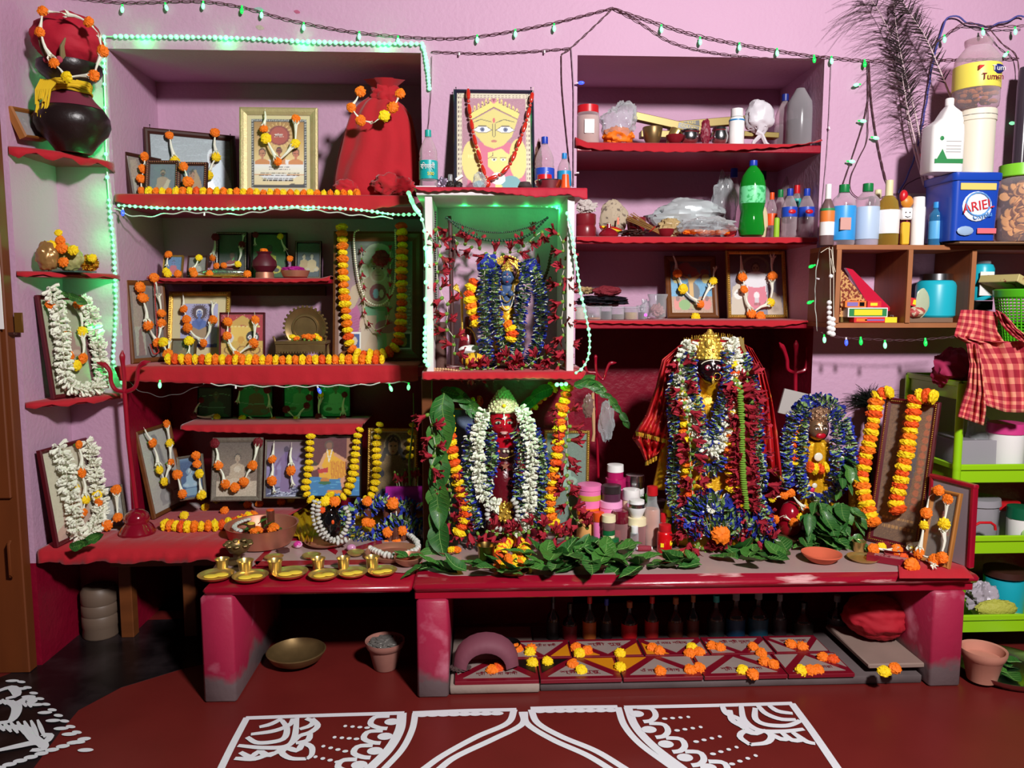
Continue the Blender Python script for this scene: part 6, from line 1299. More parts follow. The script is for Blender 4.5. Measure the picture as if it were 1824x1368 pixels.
# ---------------- A: tall black faced goddess
YA=-.17
A0=Vector((PX(1263,YA,ZT+.4),YA,ZT+.004));st=thing('goddess_statue','tall black faced goddess statue with a golden crown and red veil','statue',A0);ia=st.matrix_basis.inverted()
def LA(x,y,Y=YA):return ia@P(x,y,Y)
u=px2m(1,YA)
prb=[(0,0),(88,0),(92,12),(80,60),(62,120),(50,170),(52,215),(56,250),(50,268),(24,282),(14,292),(13,310)]
obj('robe',MB().lathe([(r*u,z*u)for r,z in prb],n=36,sq=.62),SILK,st)
mb=MB()
for i in range(-4,5):mb.tube([(i*5*u,-(34-abs(i))*u*.9,262*u),(i*4*u,-(40-abs(i))*u,225*u),(i*2*u,-36*u,165*u)],1.6*u,5)
obj('robe_pleats',mb,GOLD,st)
obj('bent_cloth_arm',MB().tube([LA(1330,720),LA(1345,760,YA-.05),LA(1330,800,YA-.08)],[.022,.02,.016],10),SILK,st)
obj('silk_tail',MB().tube([LA(1186,780,YA),LA(1180,830,YA),LA(1174,870,YA)],[.014,.02,.026],10),SILK,st)
fc=LA(1264,656,YA-.085);head(st,fc,44*u,56*u,mat('black_stone_face',(28,10,14),.18,coat=.6),tongue=GOLD,lipc=(150,16,30),redeye=mat('crimson_eye_shade',(120,14,40),.3))
obj('nose_ring',MB().tube([fc+Vector((6*u+6*u*math.cos(a*PI/8),-25*u,-12*u+6*u*math.sin(a*PI/8)))for a in range(17)],.5*u,5),GOLD,st)
obj('brow_beads',MB().tube([fc+Vector((20*u*math.cos(a*PI/12),-(14+7*math.sin(a*PI/12))*u,(6+10*math.sin(a*PI/12))*u))for a in range(1,12)],1.0*u,5),PEARL,st)
obj('neck',MB().tube([LA(1264,700,YA-.01),LA(1264,668,YA-.07)],[.05,.03],12),SILK,st)
crown(st,LA(1263,640,YA-.07),24*u,54*u,GOLD,[(1.0,0),(1.06,.05),(1.0,.12),(1.02,.3),(.95,.42),(.78,.55),(.72,.62),(.5,.75),(.38,.82),(.2,.92),(.16,.97),(0,1)],rows_=7)
obj('crown_plume',MB().ball(LA(1263,612,YA-.115),(6*u,3*u,10*u),12,8),GOLD,st)
obj('sword',MB().prism([(p.x,p.z)for p in(LA(1306,603),LA(1311,598),LA(1316,605),LA(1318,618),LA(1326,634),LA(1321,636),LA(1312,618))],-.055,-.047),BRASS,st)
# veil
VEIL=mat('red_gold_veil',(176,16,24),.5,ns=60,rgb2=(230,150,60),lo=.62,hi=.7,bump=.3,bs=120,stretch=(1,1,.25))
def veil(rowspx,Y_,nm,m=VEIL,fold=.02):
    n=22;K=20;rows=[]
    for j in range(K+1):
        v=j/K*(len(rowspx)-1);a=min(int(v),len(rowspx)-2);f=v-a;row=[]
        for i in range(n):
            q_=[]
            for r in(rowspx[a],rowspx[a+1]):
                t_=i/(n-1)*(len(r)-1);k=min(int(t_),len(r)-2);g_=t_-k;q_.append((r[k][0]*(1-g_)+r[k+1][0]*g_,r[k][1]*(1-g_)+r[k+1][1]*g_))
            x=q_[0][0]*(1-f)+q_[1][0]*f;y=q_[0][1]*(1-f)+q_[1][1]*f
            row.append(tuple(LA(x,y,Y_+fold*math.sin(i*1.1+j*.1)+.012*math.sin(j*.6))))
        rows.append(row)
    o=obj(nm,MB().sheet(rows),m,st,ang=180);solid(o,.0015);return rows
veil([[(1232,606),(1262,600),(1300,606)],[(1205,618),(1262,640),(1340,620)],[(1195,650),(1262,660),(1352,650)],[(1188,720),(1262,720),(1360,720)]],YA+.05,'veil_back')
lr=veil([[(1215,612),(1232,606)],[(1180,640),(1204,650)],[(1168,690),(1196,700)],[(1150,740),(1192,745)],[(1132,768),(1186,782)]],YA-.02,'veil_fold')
lr2=veil([[(1150,740),(1190,750)],[(1126,780),(1186,790)],[(1140,800),(1180,800)],[(1150,822),(1168,812)]],YA+.0,'veil_fold')
rr1=veil([[(1318,608),(1340,622)],[(1338,650),(1362,660)],[(1345,700),(1375,710)],[(1340,760),(1385,770)],[(1338,800),(1394,852)]],YA-.03,'veil_fold')
mb=MB()
for rw in(lr[-1],lr2[-1],rr1[-1]):
    for p in rw[::1]:
        for k in range(2):mb.tube([Vector(p)+Vector((k*.003,-.004,0)),Vector(p)+Vector((k*.003+rnd.uniform(-.003,.003),-.006,-.016))],.0016,4)
for i in range(46):
    x=1207+i*2.95;y=614-12*math.sin(PI*i/45)+(14 if i>40 or i<3 else 0);p=LA(x,y,YA+.03);mb.tube([p,p+Vector((rnd.uniform(-.006,.006),0,.014+rnd.uniform(0,.008)))],.0014,4)
tag(obj('gold_fringe',mb,GOLD,st),kind='stuff')
for rw in([r[-1]for r in lr],[r[0]for r in rr1]):obj('gold_border',MB().tube([Vector(p)+Vector((0,-.004,0))for p in rw],.0035,5),mat('orange_gold_trim',(200,90,20),.4,.4),st)
YG=YA-.125
def gl(label,pts,step,size,protos,nm,mode='axis',Y=YG,zs=None,dy=0.0,**k):
    return garland(label,[P(x,y,Y+(pt[0]if pt else 0))for x,y,*pt in pts],step,size,protos,nm,mode,zs=zs,**k)
T_='on the tall black faced goddess'
PS=dict(step=.0155,size=.029,protos=PEA,nm='pea_flower',zs=1.15)
gl('inner loop of blue flowers framing the golden robe '+T_,[(1229,630),(1230,660),(1236,700),(1246,745),(1255,775),(1266,790),(1275,768),(1281,735),(1290,700),(1295,660),(1296,628)],**PS)
gl('white tuberose loop with a pointed end '+T_,[(1230,612,.03),(1216,640,.03),(1212,680,.02),(1226,730),(1238,765),(1256,792),(1268,806),(1284,785),(1294,750),(1300,710),(1308,670),(1308,635),(1300,606,.03)],.017,.03,TUB,'tuberose_flower',zs=1.4)
gl('long outer strand of blue flowers at the veiled side '+T_,[(1222,635,.05),(1204,670,.04),(1198,720,.02),(1202,770,.02),(1200,820,.02),(1198,870),(1206,915),(1218,940)],**PS)
gl('outer strand of blue flowers by the curved sword '+T_,[(1322,632,.05),(1334,660,.05),(1344,700,.04),(1348,740,.02),(1350,800),(1358,850),(1350,880),(1366,920),(1372,955)],**PS)
HB=dict(step=.027,size=.058,protos=HI,nm='hibiscus',mode='side')
gl('red hibiscus strand crossing the white loop '+T_,[(1210,640),(1214,680),(1222,720),(1226,760),(1230,800),(1230,840),(1234,880),(1226,920),(1238,955),(1250,978)],Y=YG-.02,**HB)
gl('thick red hibiscus strand with a green spine '+T_,[(1310,675),(1318,700),(1321,750),(1322,800),(1324,850),(1328,890),(1336,925)],.0105,.056,HI,'hibiscus','side',Y=YG-.02)
sp_=[o for o in COL.objects if o.get('label','').startswith('thick red hibiscus strand')][0];mb=MB()
for p in smoothpath([P(x,y,YG-.045)for x,y in((1318,700),(1321,750),(1322,800),(1324,850),(1330,905))],.0085)[0]:mb.ball(sp_.matrix_basis.inverted()@p,(.0125,.009,.0036),8,5)
obj('green_calyx_row',mb,mat('lime_spine',(116,160,50),.6),sp_)
gl('dark red hibiscus strand next to the veil edge '+T_,[(1326,655),(1334,690),(1336,730),(1345,770),(1350,810),(1362,850),(1352,900),(1345,945)],Y=YG+.02,**HB)
gl('small blue loop below the white point '+T_,[(1238,800),(1244,825),(1260,838),(1276,836),(1284,815)],**PS)
gl('blue flower heap sweeping round the base '+T_,[(1222,932),(1234,905),(1258,890),(1282,895),(1300,915),(1322,925),(1342,940),(1370,955)],Y=YG-.02,**{**PS,'size':.046})
gl('second blue flower heap under the white bloom '+T_,[(1228,950),(1250,938),(1272,932),(1296,935),(1310,945)],Y=YG-.04,**{**PS,'size':.042})
gl('red hibiscus heap along the foot '+T_,[(1218,945),(1232,965),(1250,978),(1275,985),(1300,978),(1325,965),(1350,958),(1372,965)],.02,.06,HI,'hibiscus','side',Y=YG-.03)
gl('marigold strand glimpsed between blue and red strands '+T_,[(1216,700),(1220,750),(1222,800),(1224,850),(1226,880)],.03,.022,mixcol(),'marigold',Y=YG+.01)
gl('marigold strand beside the green spined strand '+T_,[(1306,650),(1310,690),(1302,760),(1300,800),(1302,850),(1304,870)],.03,.022,mixcol('o','y'),'marigold',Y=YG-.005)
bloom('o',P(1284,952,YG-.07),(0,-1,.3),.034,'largest orange marigold at the foot of the black faced goddess')
bloom('y',P(1267,905,YG-.05),(0,-1,.3),.020,'white tuberose bloom in the blue heap of the black faced goddess',kind=TUB[0])
# ---------------- B: red faced idol
YBd=-.17
B0_=Vector((PX(897,YBd,ZT+.3),YBd,ZT+.004));sb=thing('goddess_bust','red faced goddess bust with a pointed glittering crown below the wall box','statue',B0_);ib=sb.matrix_basis.inverted()
def LB(x,y,Y=YBd):return ib@P(x,y,Y)
ub=px2m(1,YBd);DRD=mat('dark_red_clay',(96,12,26),.25,ns=20,amt=.3,bump=.4,bs=90,coat=.5);RFACE=mat('red_lacquer_face',(178,14,34),.16,coat=.8)
hz=lambda y:LB(897,y).z
obj('clay_pot',MB().lathe([(0,hz(958)-.0),(34*ub,hz(955)),(36*ub,hz(940)),(30*ub,hz(905)),(27*ub,hz(890)),(29*ub,hz(860)),(25*ub,hz(838)),(20*ub,hz(830)),(24*ub,hz(822)),(20*ub,hz(815)),(0,hz(814))],n=30),DRD,sb)
obj('stand',MB().lathe([(0,0),(46*ub,0),(48*ub,.01),(44*ub,.02),(36*ub,max(.03,hz(957))),(0,max(.03,hz(957)))],n=30),DARKW,sb)
obj('neck_band',MB().lathe([(24*ub,hz(816)),(27*ub,hz(814)),(28*ub,hz(796)),(27*ub,hz(793))],n=28),mat('brown_glitter_band',(88,52,56),.35,.3,ns=80,amt=.6),sb)
for i,x in enumerate((888,898,905,912)):obj('band_flower',MB().ball(LB(x,804,YBd-29*ub),3*ub,8,5),(ORC,PEARL,PEARL,GOLD)[i],sb)
obj('collar',MB().lathe([(22*ub,hz(795)),(27*ub,hz(793)),(27*ub,hz(779)),(24*ub,hz(776)),(14*ub,hz(772))],n=28),RFACE,sb)
fb=LB(897,752,YBd-.015);head(sb,fb,54*ub,62*ub,RFACE,lipc=(206,150,150),eyew=mat('grey_eye',(170,176,160),.3))
obj('hair',MB().ball(fb+Vector((0,.012,.010)),(28*ub,27*ub,31*ub),24,16,fn=lambda d:1.0 if d.y>-.55 else .82),mat('black_hair',(16,20,16),.4),sb)
obj('hair_parting',MB().ball(fb+Vector((0,-.008,22*ub)),(25*ub,18*ub,10*ub),20,10),mat('black_hair',(16,20,16),.4),sb)
CRW=mat('white_gold_crown',(224,214,170),.3,.35,ns=60,amt=.4,bump=.8,bs=220)
crown(sb,LB(897,733,YBd-.01),27*ub,46*ub,CRW,[(1.0,0),(1.06,.05),(.98,.14),(.9,.25),(.8,.36),(.66,.5),(.52,.62),(.36,.76),(.2,.88),(.1,.95),(0,1)],gems=YEL,rows_=9)
obj('star_pendant',MB().prism([(LB(899,824).x+8*ub*(1 if i%2==0 else .42)*math.sin(i*PI/5),LB(899,824).z+8*ub*(1 if i%2==0 else .42)*math.cos(i*PI/5))for i in range(10)],-31*ub,-29*ub),COPPER,sb)
obj('neck_chain',MB().tube([LB(x,y,YBd-30*ub)for x,y in((874,806),(886,814),(899,817),(912,812),(922,805))],1.1*ub,5),GOLD,sb)
mb=MB().bb(LB(899,912,YBd-42*ub),(22*ub,4*ub,30*ub),.004)
for i in range(14):mb.ball(LB(899+rnd.uniform(-12,12),912+rnd.uniform(-16,16),YBd-45*ub),3*ub,7,5)
for i in range(12):a=i*PI/6;mb.ball(LB(899+14*math.cos(a),912+18*math.sin(a),YBd-43*ub),2.4*ub,6,4)
obj('gold_medal',mb,GOLD,sb)
YH=YBd-.105;T_='on the red faced goddess bust'
def glb(label,pts,**k):k.setdefault('Y',YH);return gl(label,pts,**k)
PB=dict(step=.0165,size=.033,protos=PEA,nm='pea_flower',zs=1.15)
glb('outer blue flower strand on the post side '+T_,[(868,752,.03),(848,765,.02),(838,790),(834,830),(834,870),(842,905),(852,935)],**PB)
glb('inner blue flower strand on the post side '+T_,[(872,770),(876,800),(874,830),(868,855),(862,880)],**PB)
glb('outer blue flower strand on the jar side '+T_,[(930,752,.03),(948,768,.02),(958,790),(966,830),(967,870),(962,905),(950,935)],**PB)
glb('inner blue flower strand on the jar side '+T_,[(922,770),(930,800),(928,840),(926,880),(930,925)],**PB)
glb('thick white tuberose loop '+T_,[(862,735,.03),(856,755,.01),(850,785),(851,820),(854,850),(860,880),(872,895),(884,900,-.005)],step=.0165,size=.029,protos=TUB,nm='tuberose_flower',zs=1.4,Y=YH-.02)
glb('thick white tuberose strand on the jar side '+T_,[(928,728,.03),(938,752,.01),(944,785),(948,820),(944,860),(942,900),(936,930),(920,944)],step=.0165,size=.029,protos=TUB,nm='tuberose_flower',zs=1.4,Y=YH-.02)
SHELL=mat('white_shell',(206,204,196),.4,ns=30,rgb2=(96,84,96),lo=.56,hi=.66);shm=MB().ball((0,0,0),(1,.8,.62),10,7,fn=lambda d:1-.18*(abs(d.x)<.2)).mesh('shell',SHELL)
def shells(label,pts,Y=None,step=.016,size=.0125,pl=None):return garland(label,[P(x,y,Y)for x,y in pts]if Y is not None else[PZ(x,y,pl)for x,y in pts],step,size,[shm],'shell',name='shell_garland',zs=.9)
shells('grey white shell garland around the gold medal of the red faced bust',[(876,895),(868,912),(872,930),(884,940),(900,944),(914,938),(922,920),(920,900),(914,890)],YH-.03)
OR=dict(step=.0255,size=.0235,protos=mixcol('o','y'),nm='marigold')
glb('marigold strand hanging beside the red faced bust, post side',[(797,742),(801,775),(806,810),(814,845),(822,880),(830,905),(824,935),(818,948)],Y=YH,**OR)
glb('marigold strand hanging beside the red faced bust, jar side',[(1010,690),(1006,712),(998,740),(996,775),(992,810),(986,845),(982,880),(980,910),(988,935),(1000,950)],Y=YH,**OR)
glb('red hibiscus strand hanging on the wooden post under the wall box',[(764,738),(772,775),(776,805),(768,830)],Y=YH-.05,step=.04,size=.055,protos=HI,nm='hibiscus',mode='side')
glb('red hibiscus heap beside the red faced bust, post side',[(800,822),(798,850),(804,880),(800,905),(806,930),(830,942),(850,948)],Y=YH+.01,step=.019,size=.06,protos=HI,nm='hibiscus',mode='side')
glb('red hibiscus strand beside the red faced bust, jar side',[(1008,722),(1012,760),(1010,790),(1008,820),(1012,850),(1010,880),(1014,905),(1024,925),(1046,942)],Y=YH+.0,step=.026,size=.06,protos=HI,nm='hibiscus',mode='side')
glb('red hibiscus row at the foot of the red faced bust',[(868,945),(890,950),(930,950),(955,938),(975,945),(1000,955),(1030,958)],Y=YH-.04,step=.02,size=.055,protos=HI,nm='hibiscus',mode='side')
glb('small marigold swag in the dark under the wall box',[(828,712),(842,716),(855,714)],Y=-.1,step=.03,size=.02,protos=mixcol('y','o'),nm='marigold')
glb('marigold swag by the hanging leaves under the wall box',[(940,724),(950,722),(960,710),(972,700),(984,690)],Y=-.1,step=.028,size=.024,protos=mixcol('y','o'),nm='marigold')
# ---------------- C: blue goddess in the wall box
YC=-.17;zc_=zb+.006
C0=Vector((PX(903,YC,zc_+.2),YC,zc_));sc_=thing('goddess_figurine','blue skinned goddess figurine with a gold halo inside the wall box','statue',C0);ic=sc_.matrix_basis.inverted()
def LC(x,y,Y=YC):return ic@P(x,y,Y)
uc=px2m(1,YC);BSK=mat('blue_skin',(62,88,130),.4)
hc=lambda y:max(0,LC(903,y).z)
obj('pedestal',MB().lathe([(0,0),(34*uc,0),(34*uc,.01),(26*uc,.02),(22*uc,hc(625)),(0,hc(625))],n=24),DARKW,sc_)
obj('skirt',MB().lathe([(22*uc,hc(626)),(24*uc,hc(615)),(17*uc,hc(585)),(15*uc,hc(560)),(13*uc,hc(545)),(0,hc(544))],n=24,sq=.7),SILK,sc_)
obj('torso',MB().lathe([(12*uc,hc(550)),(14*uc,hc(540)),(12*uc,hc(530)),(16*uc,hc(518)),(15*uc,hc(510)),(6*uc,hc(506)),(5*uc,hc(500)),(0,hc(499))],n=20,sq=.7),BSK,sc_)
for s in(-1,1):
    obj('breast',MB().ball(LC(903+s*7,523,YC-11*uc),6*uc,10,7),BSK,sc_)
    obj('arm',MB().tube([LC(903+s*14,513),LC(903+s*24,530),LC(903+s*22,548,YC-.02)],[4.5*uc,4*uc,3*uc],8),BSK,sc_)
    obj('raised_arm',MB().tube([LC(903+s*14,515),LC(903+s*26,505),LC(903+s*30,488)],[4.2*uc,3.6*uc,2.8*uc],8),BSK,sc_)
    obj('armlet',MB().lathe([(5.2*uc,-2*uc),(5.6*uc,0),(5.2*uc,2*uc)],LC(903+s*19,522),10),GOLD,sc_)
head(sc_,LC(903,495,YC-.01),22*uc,29*uc,BSK,lipc=(170,40,60),tilak=CORAL)
obj('hair',MB().ball(LC(903,494,YC+.008),(14*uc,9*uc,18*uc),18,12),BLACK,sc_)
crown(sc_,LC(903,484,YC),10*uc,18*uc,GOLD,gems=CORAL,rows_=3,n=16)
mb=MB();hcn=LC(903,486,YC+.02)
mb.sheet([[(hcn.x+r*uc*math.cos(a*PI/24),hcn.y+dy,hcn.z+r*uc*math.sin(a*PI/24))for a in range(48)]for r,dy in((17,0),(18,-.006),(22,-.002),(23,-.007),(27,-.003),(28,-.006),(28,.004),(17,.004))],closed=True)
for a in range(36):mb.ball((hcn.x+29.5*uc*math.cos(a*PI/18),hcn.y,hcn.z+29.5*uc*math.sin(a*PI/18)),2.4*uc,6,4)
obj('halo',mb,GOLD,sc_);obj('halo_back',MB().ball(hcn,(17*uc,.003,17*uc),24,6),mat('dark_maroon_back',(90,16,24),.5),sc_)
for r in(0,1,2):obj('bead_chain',MB().tube([LC(903+(10+r*2)*math.cos(a*PI/10),508+(16+r*14)*math.sin(a*PI/10),YC-13*uc-r*.002)for a in range(11)],1.1*uc,5),(GOLD,GOLD,PEARL)[r],sc_)
YCG=YC-.06;T_='on the blue goddess figurine';PC=dict(step=.0125,size=.030,protos=PEA,nm='pea_flower',zs=1.0,Y=YCG)
gl('outer blue flower strand on the staff side '+T_,[(874,464,.04),(864,480),(862,515),(862,550),(864,590),(866,625),(872,652)],**PC)
gl('inner blue flower strand on the staff side '+T_,[(880,475,.03),(880,510),(882,550),(888,585),(898,615),(906,635),(914,650)],**PC)
gl('inner blue flower strand on the sword side '+T_,[(934,470,.03),(938,500),(932,530),(926,560),(924,590),(922,620),(914,640)],**PC)
gl('outer blue flower strand on the sword side '+T_,[(944,468,.04),(954,490),(962,520),(964,560),(960,600),(950,630),(940,650)],**PC)
gl('yellow marigold strand at the staff side of the blue goddess figurine',[(846,504),(838,520),(840,540),(846,560),(850,575)],.022,.026,mixcol('y','o'),'marigold',Y=YCG+.03)
gl('three marigold pendant on the skirt of the blue goddess figurine',[(904,578),(912,590),(910,604)],.02,.022,mixcol('y','o'),'marigold',Y=YCG-.01)
HC=dict(step=.03,size=.052,protos=HI,nm='hibiscus',mode='side')
gl('red hibiscus strand down the staff side inside the wall box',[(778,408),(785,440),(778,480),(785,520),(798,550),(795,580),(810,605),(808,630)],Y=-.32,**HC)
gl('red hibiscus strand down the white board inside the wall box',[(996,418),(1004,440),(1006,475),(1000,500),(1004,540),(1000,575),(1006,600),(1010,625)],Y=-.32,**HC)
gl('red hibiscus swag hung above the gold halo',[(800,408),(815,432),(845,440),(872,452),(900,452),(925,446),(942,430),(965,412)],Y=-.14,**HC)
gl('red hibiscus heap along the bottom board of the wall box',[(820,655),(850,658),(880,655),(905,640),(930,655),(955,640),(975,632),(990,645),(1004,652)],.02,.05,HI,'hibiscus','side',Y=-.30)
GB2=mat('dark_green_beads',(20,60,40),.25,coat=.5)
for k,(d_,lb)in enumerate(((0,'upper swag of dark green beads under the pier shelf'),(14,'lower swag of dark green beads under the pier shelf'))):
    beadstrand('bead_necklace',lb,[(795,388),(825,402+d_*.6),(860,412+d_),(900,414+d_),(940,405+d_),(975,388)],YPl(-.26),.011 if d_ else .007,.0055 if d_ else .0035,GB2,0)
beadstrand('bead_necklace','brown seed bead mala hanging beside the small sword',[(984,442),(980,460),(976,480),(968,500),(964,512),(972,512),(980,495)],YPl(-.06),.0125,.0068,RUD,0)
beadstrand('bead_necklace','pale wooden beads coiled on the edge of the wall box',[(755,662),(775,660),(795,664),(815,668),(828,667),(815,661),(795,658),(770,657)],YPl(-.335),.0095,.0052,WOODB,0)
beadstrand('bead_necklace','dark small beads hanging down the staff side of the wall box',[(776,378),(775,430),(776,500),(778,560)],YPl(-.3),.008,.0038,mat('black_beads',(24,18,18),.3),0)
t=thing('wooden_staff','dark hooked wooden staff standing inside the wall box','staff',P(806,640,-.16));inv=t.matrix_basis.inverted()
obj('shaft',MB().tube([inv@P(x,y,-.16)for x,y in((806,650),(805,560),(803,470),(802,400),(800,385))],.0085,10),mat('dark_staff',(72,42,40),.5),t);obj('hook',MB().tube([inv@P(x,y,-.17)for x,y in((808,420),(810,455),(806,475),(796,480),(790,470))],[.005,.005,.006,.006,.004],8),mat('dark_staff',(72,42,40),.5),t)
t,mb=bag('rolled_mat','brown rolled mat standing at the white board of the wall box','mat',776,795,585,662,-.22,zc_,None,.03,3,50,1,nu=20,nv=14);obj('roll',MB().lathe([(.0,0),(.021,0),(.021,.17),(.014,.172),(.013,.16),(0,.16)],n=18),mat('brown_mat',(84,58,50),.8,bump=.5,bs=100),t)
t=thing('small_sword','small dark red sword standing behind the blue goddess figurine','sword',P(958,520,-.04));inv=t.matrix_basis.inverted();pts_=[inv@P(x,y,-.04)for x,y in((955,520),(954,465),(958,450),(962,465),(961,520))];obj('blade',MB().prism([(p.x,p.z)for p in pts_],-.003,.003),mat('dark_red_blade',(130,40,50),.4),t);obj('shaft',MB().tube([inv@P(958,520,-.04),inv@P(960,660,-.04)],.004,6),mat('dark_red_blade',(130,40,50),.4),t)
t=thing('conch_drum','maroon and gold pear shaped ornament beside the blue goddess','ornament',P(832,650,-.12));t.location.z=zc_;obj('body',MB().lathe([(0,0),(.03,.01),(.042,.05),(.036,.1),(.018,.16),(.01,.19),(0,.195)],n=20),mat('maroon_gloss',(96,20,26),.25,coat=.5),t);obj('gold_rim',MB().tube([(.042*math.sin(a*.4)*.9,-.04,.08+.07*math.cos(a*.4))for a in range(9)],.003),GOLD,t)
t=thing('gold_hand','small gold open hand ornament beside the yellow marigolds','ornament',P(818,520,-.15));
for i in range(5):obj('finger',MB().tube([(0,0,0),(-.012+i*.0035-.01,0,.012+i*.004),(-.02+i*.005,0,.024+.004*(2-abs(i-2)))],[.0035,.003,.002],6),GOLD,t)
obj('palm',MB().tube([(.0,0,0),(.01,0,-.015),(.01,0,-.17)],[.007,.006,.004],8),GOLD,t)
t,mb=bag('tiger_cushion','small yellow cushion with black tiger stripes by the figurine','cushion',822,864,628,662,-.26,zc_,None,.05,2,51,.7);TG=mat('tiger_stripe',(226,176,30),.7,ns=9,rgb2=(24,16,8),lo=.53,hi=.56,stretch=(9,1,2));obj('pad',mb,TG,t)
t,mb=bag('white_cloth_roll','small white rolled cloth above the tiger stripe cushion','cloth',818,858,614,632,-.16,P(830,632,-.16).z,None,.15,2,52,.5);obj('roll',mb,WHITE,t)
# ---------------- D: brass goddess
YD=-.12;D0=Vector((PX(1456,YD,ZT+.3),YD,ZT+.004));sd=thing('brass_goddess','brass faced goddess with red lips and an arched blue garland','statue',D0);idn=sd.matrix_basis.inverted()
def LD(x,y,Y=YD):return idn@P(x,y,Y)
ud=px2m(1,YD);hd=lambda y:LD(1456,y).z;BRF=mat('bronze_face',(176,134,100),.25,.75)
obj('stand',MB().lathe([(0,0),(30*ud,0),(30*ud,.02),(22*ud,.03),(24*ud,hd(900)),(0,hd(900))],n=24),DARKW,sd)
mb=MB();nP=48
mb.sheet([[(r*ud*(1+.09*math.sin(i*PI*2/nP*12))*math.cos(2*PI*i/nP),.7*r*ud*(1+.09*math.sin(i*PI*2/nP*12))*math.sin(2*PI*i/nP),hd(y))for i in range(nP)]for r,y in((34,902),(30,880),(22,850),(22,835),(27,815),(26,795),(22,786),(8,782))],closed=True);obj('silk_dress',mb,SILK,sd)
obj('round_mirror',MB().ball(LD(1458,814,YD-25*ud),(8*ud,2*ud,8*ud),16,8),mat('bright_disc',(250,246,224),.15,.2,coat=1),sd);obj('round_mirror',MB().ball(LD(1451,865,YD-26*ud),(5*ud,2*ud,5*ud),12,6),mat('bright_disc',(250,246,224),.15),sd);obj('pink_disc',MB().ball(LD(1447,873,YD-27*ud),(4.5*ud,2*ud,4.5*ud),12,6),mat('pink_disc',(206,40,90),.4),sd)
S_=head(sd,LD(1455,763,YD-.02),38*ud,46*ud,BRF,lipc=(176,10,34),tilak=mat('pale_mark',(230,216,190),.4));obj('big_lips',MB().ball(S_(0,-.44),(9*ud,3.5*ud,5.5*ud),16,10),mat('lip_176_10_34',(176,10,34),.3),sd)
obj('hair',MB().ball(LD(1456,764,YD+.004),(21*ud,16*ud,25*ud),20,14),mat('dark_brown_hair',(44,18,18),.4),sd)
CRB=mat('rose_gold_crown',(176,140,110),.35,.7,ns=70,amt=.4,bump=.8,bs=250)
crown(sd,LD(1456,750,YD),25*ud,40*ud,CRB,[(.78,0),(.9,.1),(1.0,.3),(1.02,.55),(1.04,.62),(.8,.68),(.55,.8),(.3,.92),(.1,1),(0,1)],gems=PEARL,rows_=7)
for s in(-1,1):obj('crown_gem',MB().ball(LD(1456+s*22,744,YD-.02),3.5*ud,8,6),CORAL,sd)
YDG=YD-.07;T_='on the brass faced goddess';PD=dict(step=.0135,size=.031,protos=PEA,nm='pea_flower',zs=1.05,Y=YDG)
gl('outer arched blue garland '+T_,[(1402,868),(1400,830),(1402,790),(1410,755),(1424,728),(1442,715,.04),(1462,712,.04),(1484,722,.03),(1500,745),(1512,780),(1516,815),(1506,850),(1492,872),(1470,888),(1450,892)],**PD)
gl('inner blue strand on the veil side '+T_,[(1432,735,.02),(1428,760),(1428,800),(1424,830),(1428,860),(1436,880)],**PD)
gl('inner blue strand on the feather side '+T_,[(1484,738,.02),(1492,765),(1490,800),(1492,830),(1486,855)],**PD)
gl('marigold strand on the veil side '+T_,[(1420,748),(1414,775),(1412,800),(1414,825)],.024,.02,mixcol('y','o'),'marigold',Y=YDG+.01)
gl('short marigold row across the silk dress '+T_,[(1442,832),(1456,836),(1470,832)],.022,.024,mixcol('y','o'),'marigold',Y=YDG-.01)
t,mb=bag('silk_corner','pointed yellow silk cloth piece behind the leaf heap','cloth',1512,1542,822,905,-.1,ZT+.003,None,.1,3,53,.4,fn=lambda d:-.4*max(0,d.z));obj('fold',mb,SILK,t,ang=20)
# ================================================================ THINGS ON THE TABLE, PLATFORM AND SHELVES
def J(name,label,cat,x,yt,w_,yb,Y,prof,body,cap=None,bands=(),liquid=None,z0=ZT,**k):
    return vessel(name,label,cat,x,yt,w_,Y,z0+.003 if not yb else P(x,yb,Y).z,prof,body,cap,bands,liquid,**k)
def onT(name,label,cat,x,yb,yt,w_,prof,body,z=ZT,**k):
    """vessel whose base centre is at pixel (x, yb) on height z"""
    Rp=w_/2;e=.31;Hp_=max(.11*w_,(yb-yt)-e*Rp*1.6);yc=yb-max(e*Rp*.6,e*Rp-Hp_)
    p=PZ(x,yc,z);Hm=Hp_*(p.y-CAM.y)/F/.95;yt2=ypx(x,p.y,z+.0015+Hm)
    return vessel(name,label,cat,x,yt2,w_,p.y,z+.0015,prof,body,**k)
cupp=[(0,0),(.66,0),(.7,.04),(.85,.85),(1,1),(.95,1),(.78,.8),(.6,.1),(0,.08)]
platep=[(0,0),(.7,0),(.85,.15),(1,.85),(1.02,1),(.97,.95),(.82,.3),(0,.2)]
PN=('first','second','third','fourth','fifth','sixth');OFF=mat('yellow_sweet',(240,206,70),.6);
for i,(x,y,w_)in enumerate(((385,1027,62),(446,1029,62),(517,1023,62),(577,1025,54),(628,1021,53),(681,1018,52))):
    t,H,R_=onT('brass_plate',PN[i]+' small brass plate of yellow sweets counted from the platform end of the table','plate',x,y+8,y-10,w_,platep,BRASS,z=ZT+.001,n=28)
    for k in range(2):obj('sweet',MB().ball((R_*(.25-.5*k),R_*.12*(1-2*k),H*.5),(R_*.42,R_*.3,H*.3),14,7),OFF,t)
for i,(x,y,yt,w_)in enumerate(((396,1014,992,26),(437,1018,994,30),(490,1020,994,28),(567,1014,991,26),(612,1013,990,25),(663,1011,988,27))):
    onT('brass_cup',PN[i]+' small brass cup counted from the platform end of the table','cup',x,y+5,yt,w_,cupp,BRASS,z=ZT+.001,n=22)
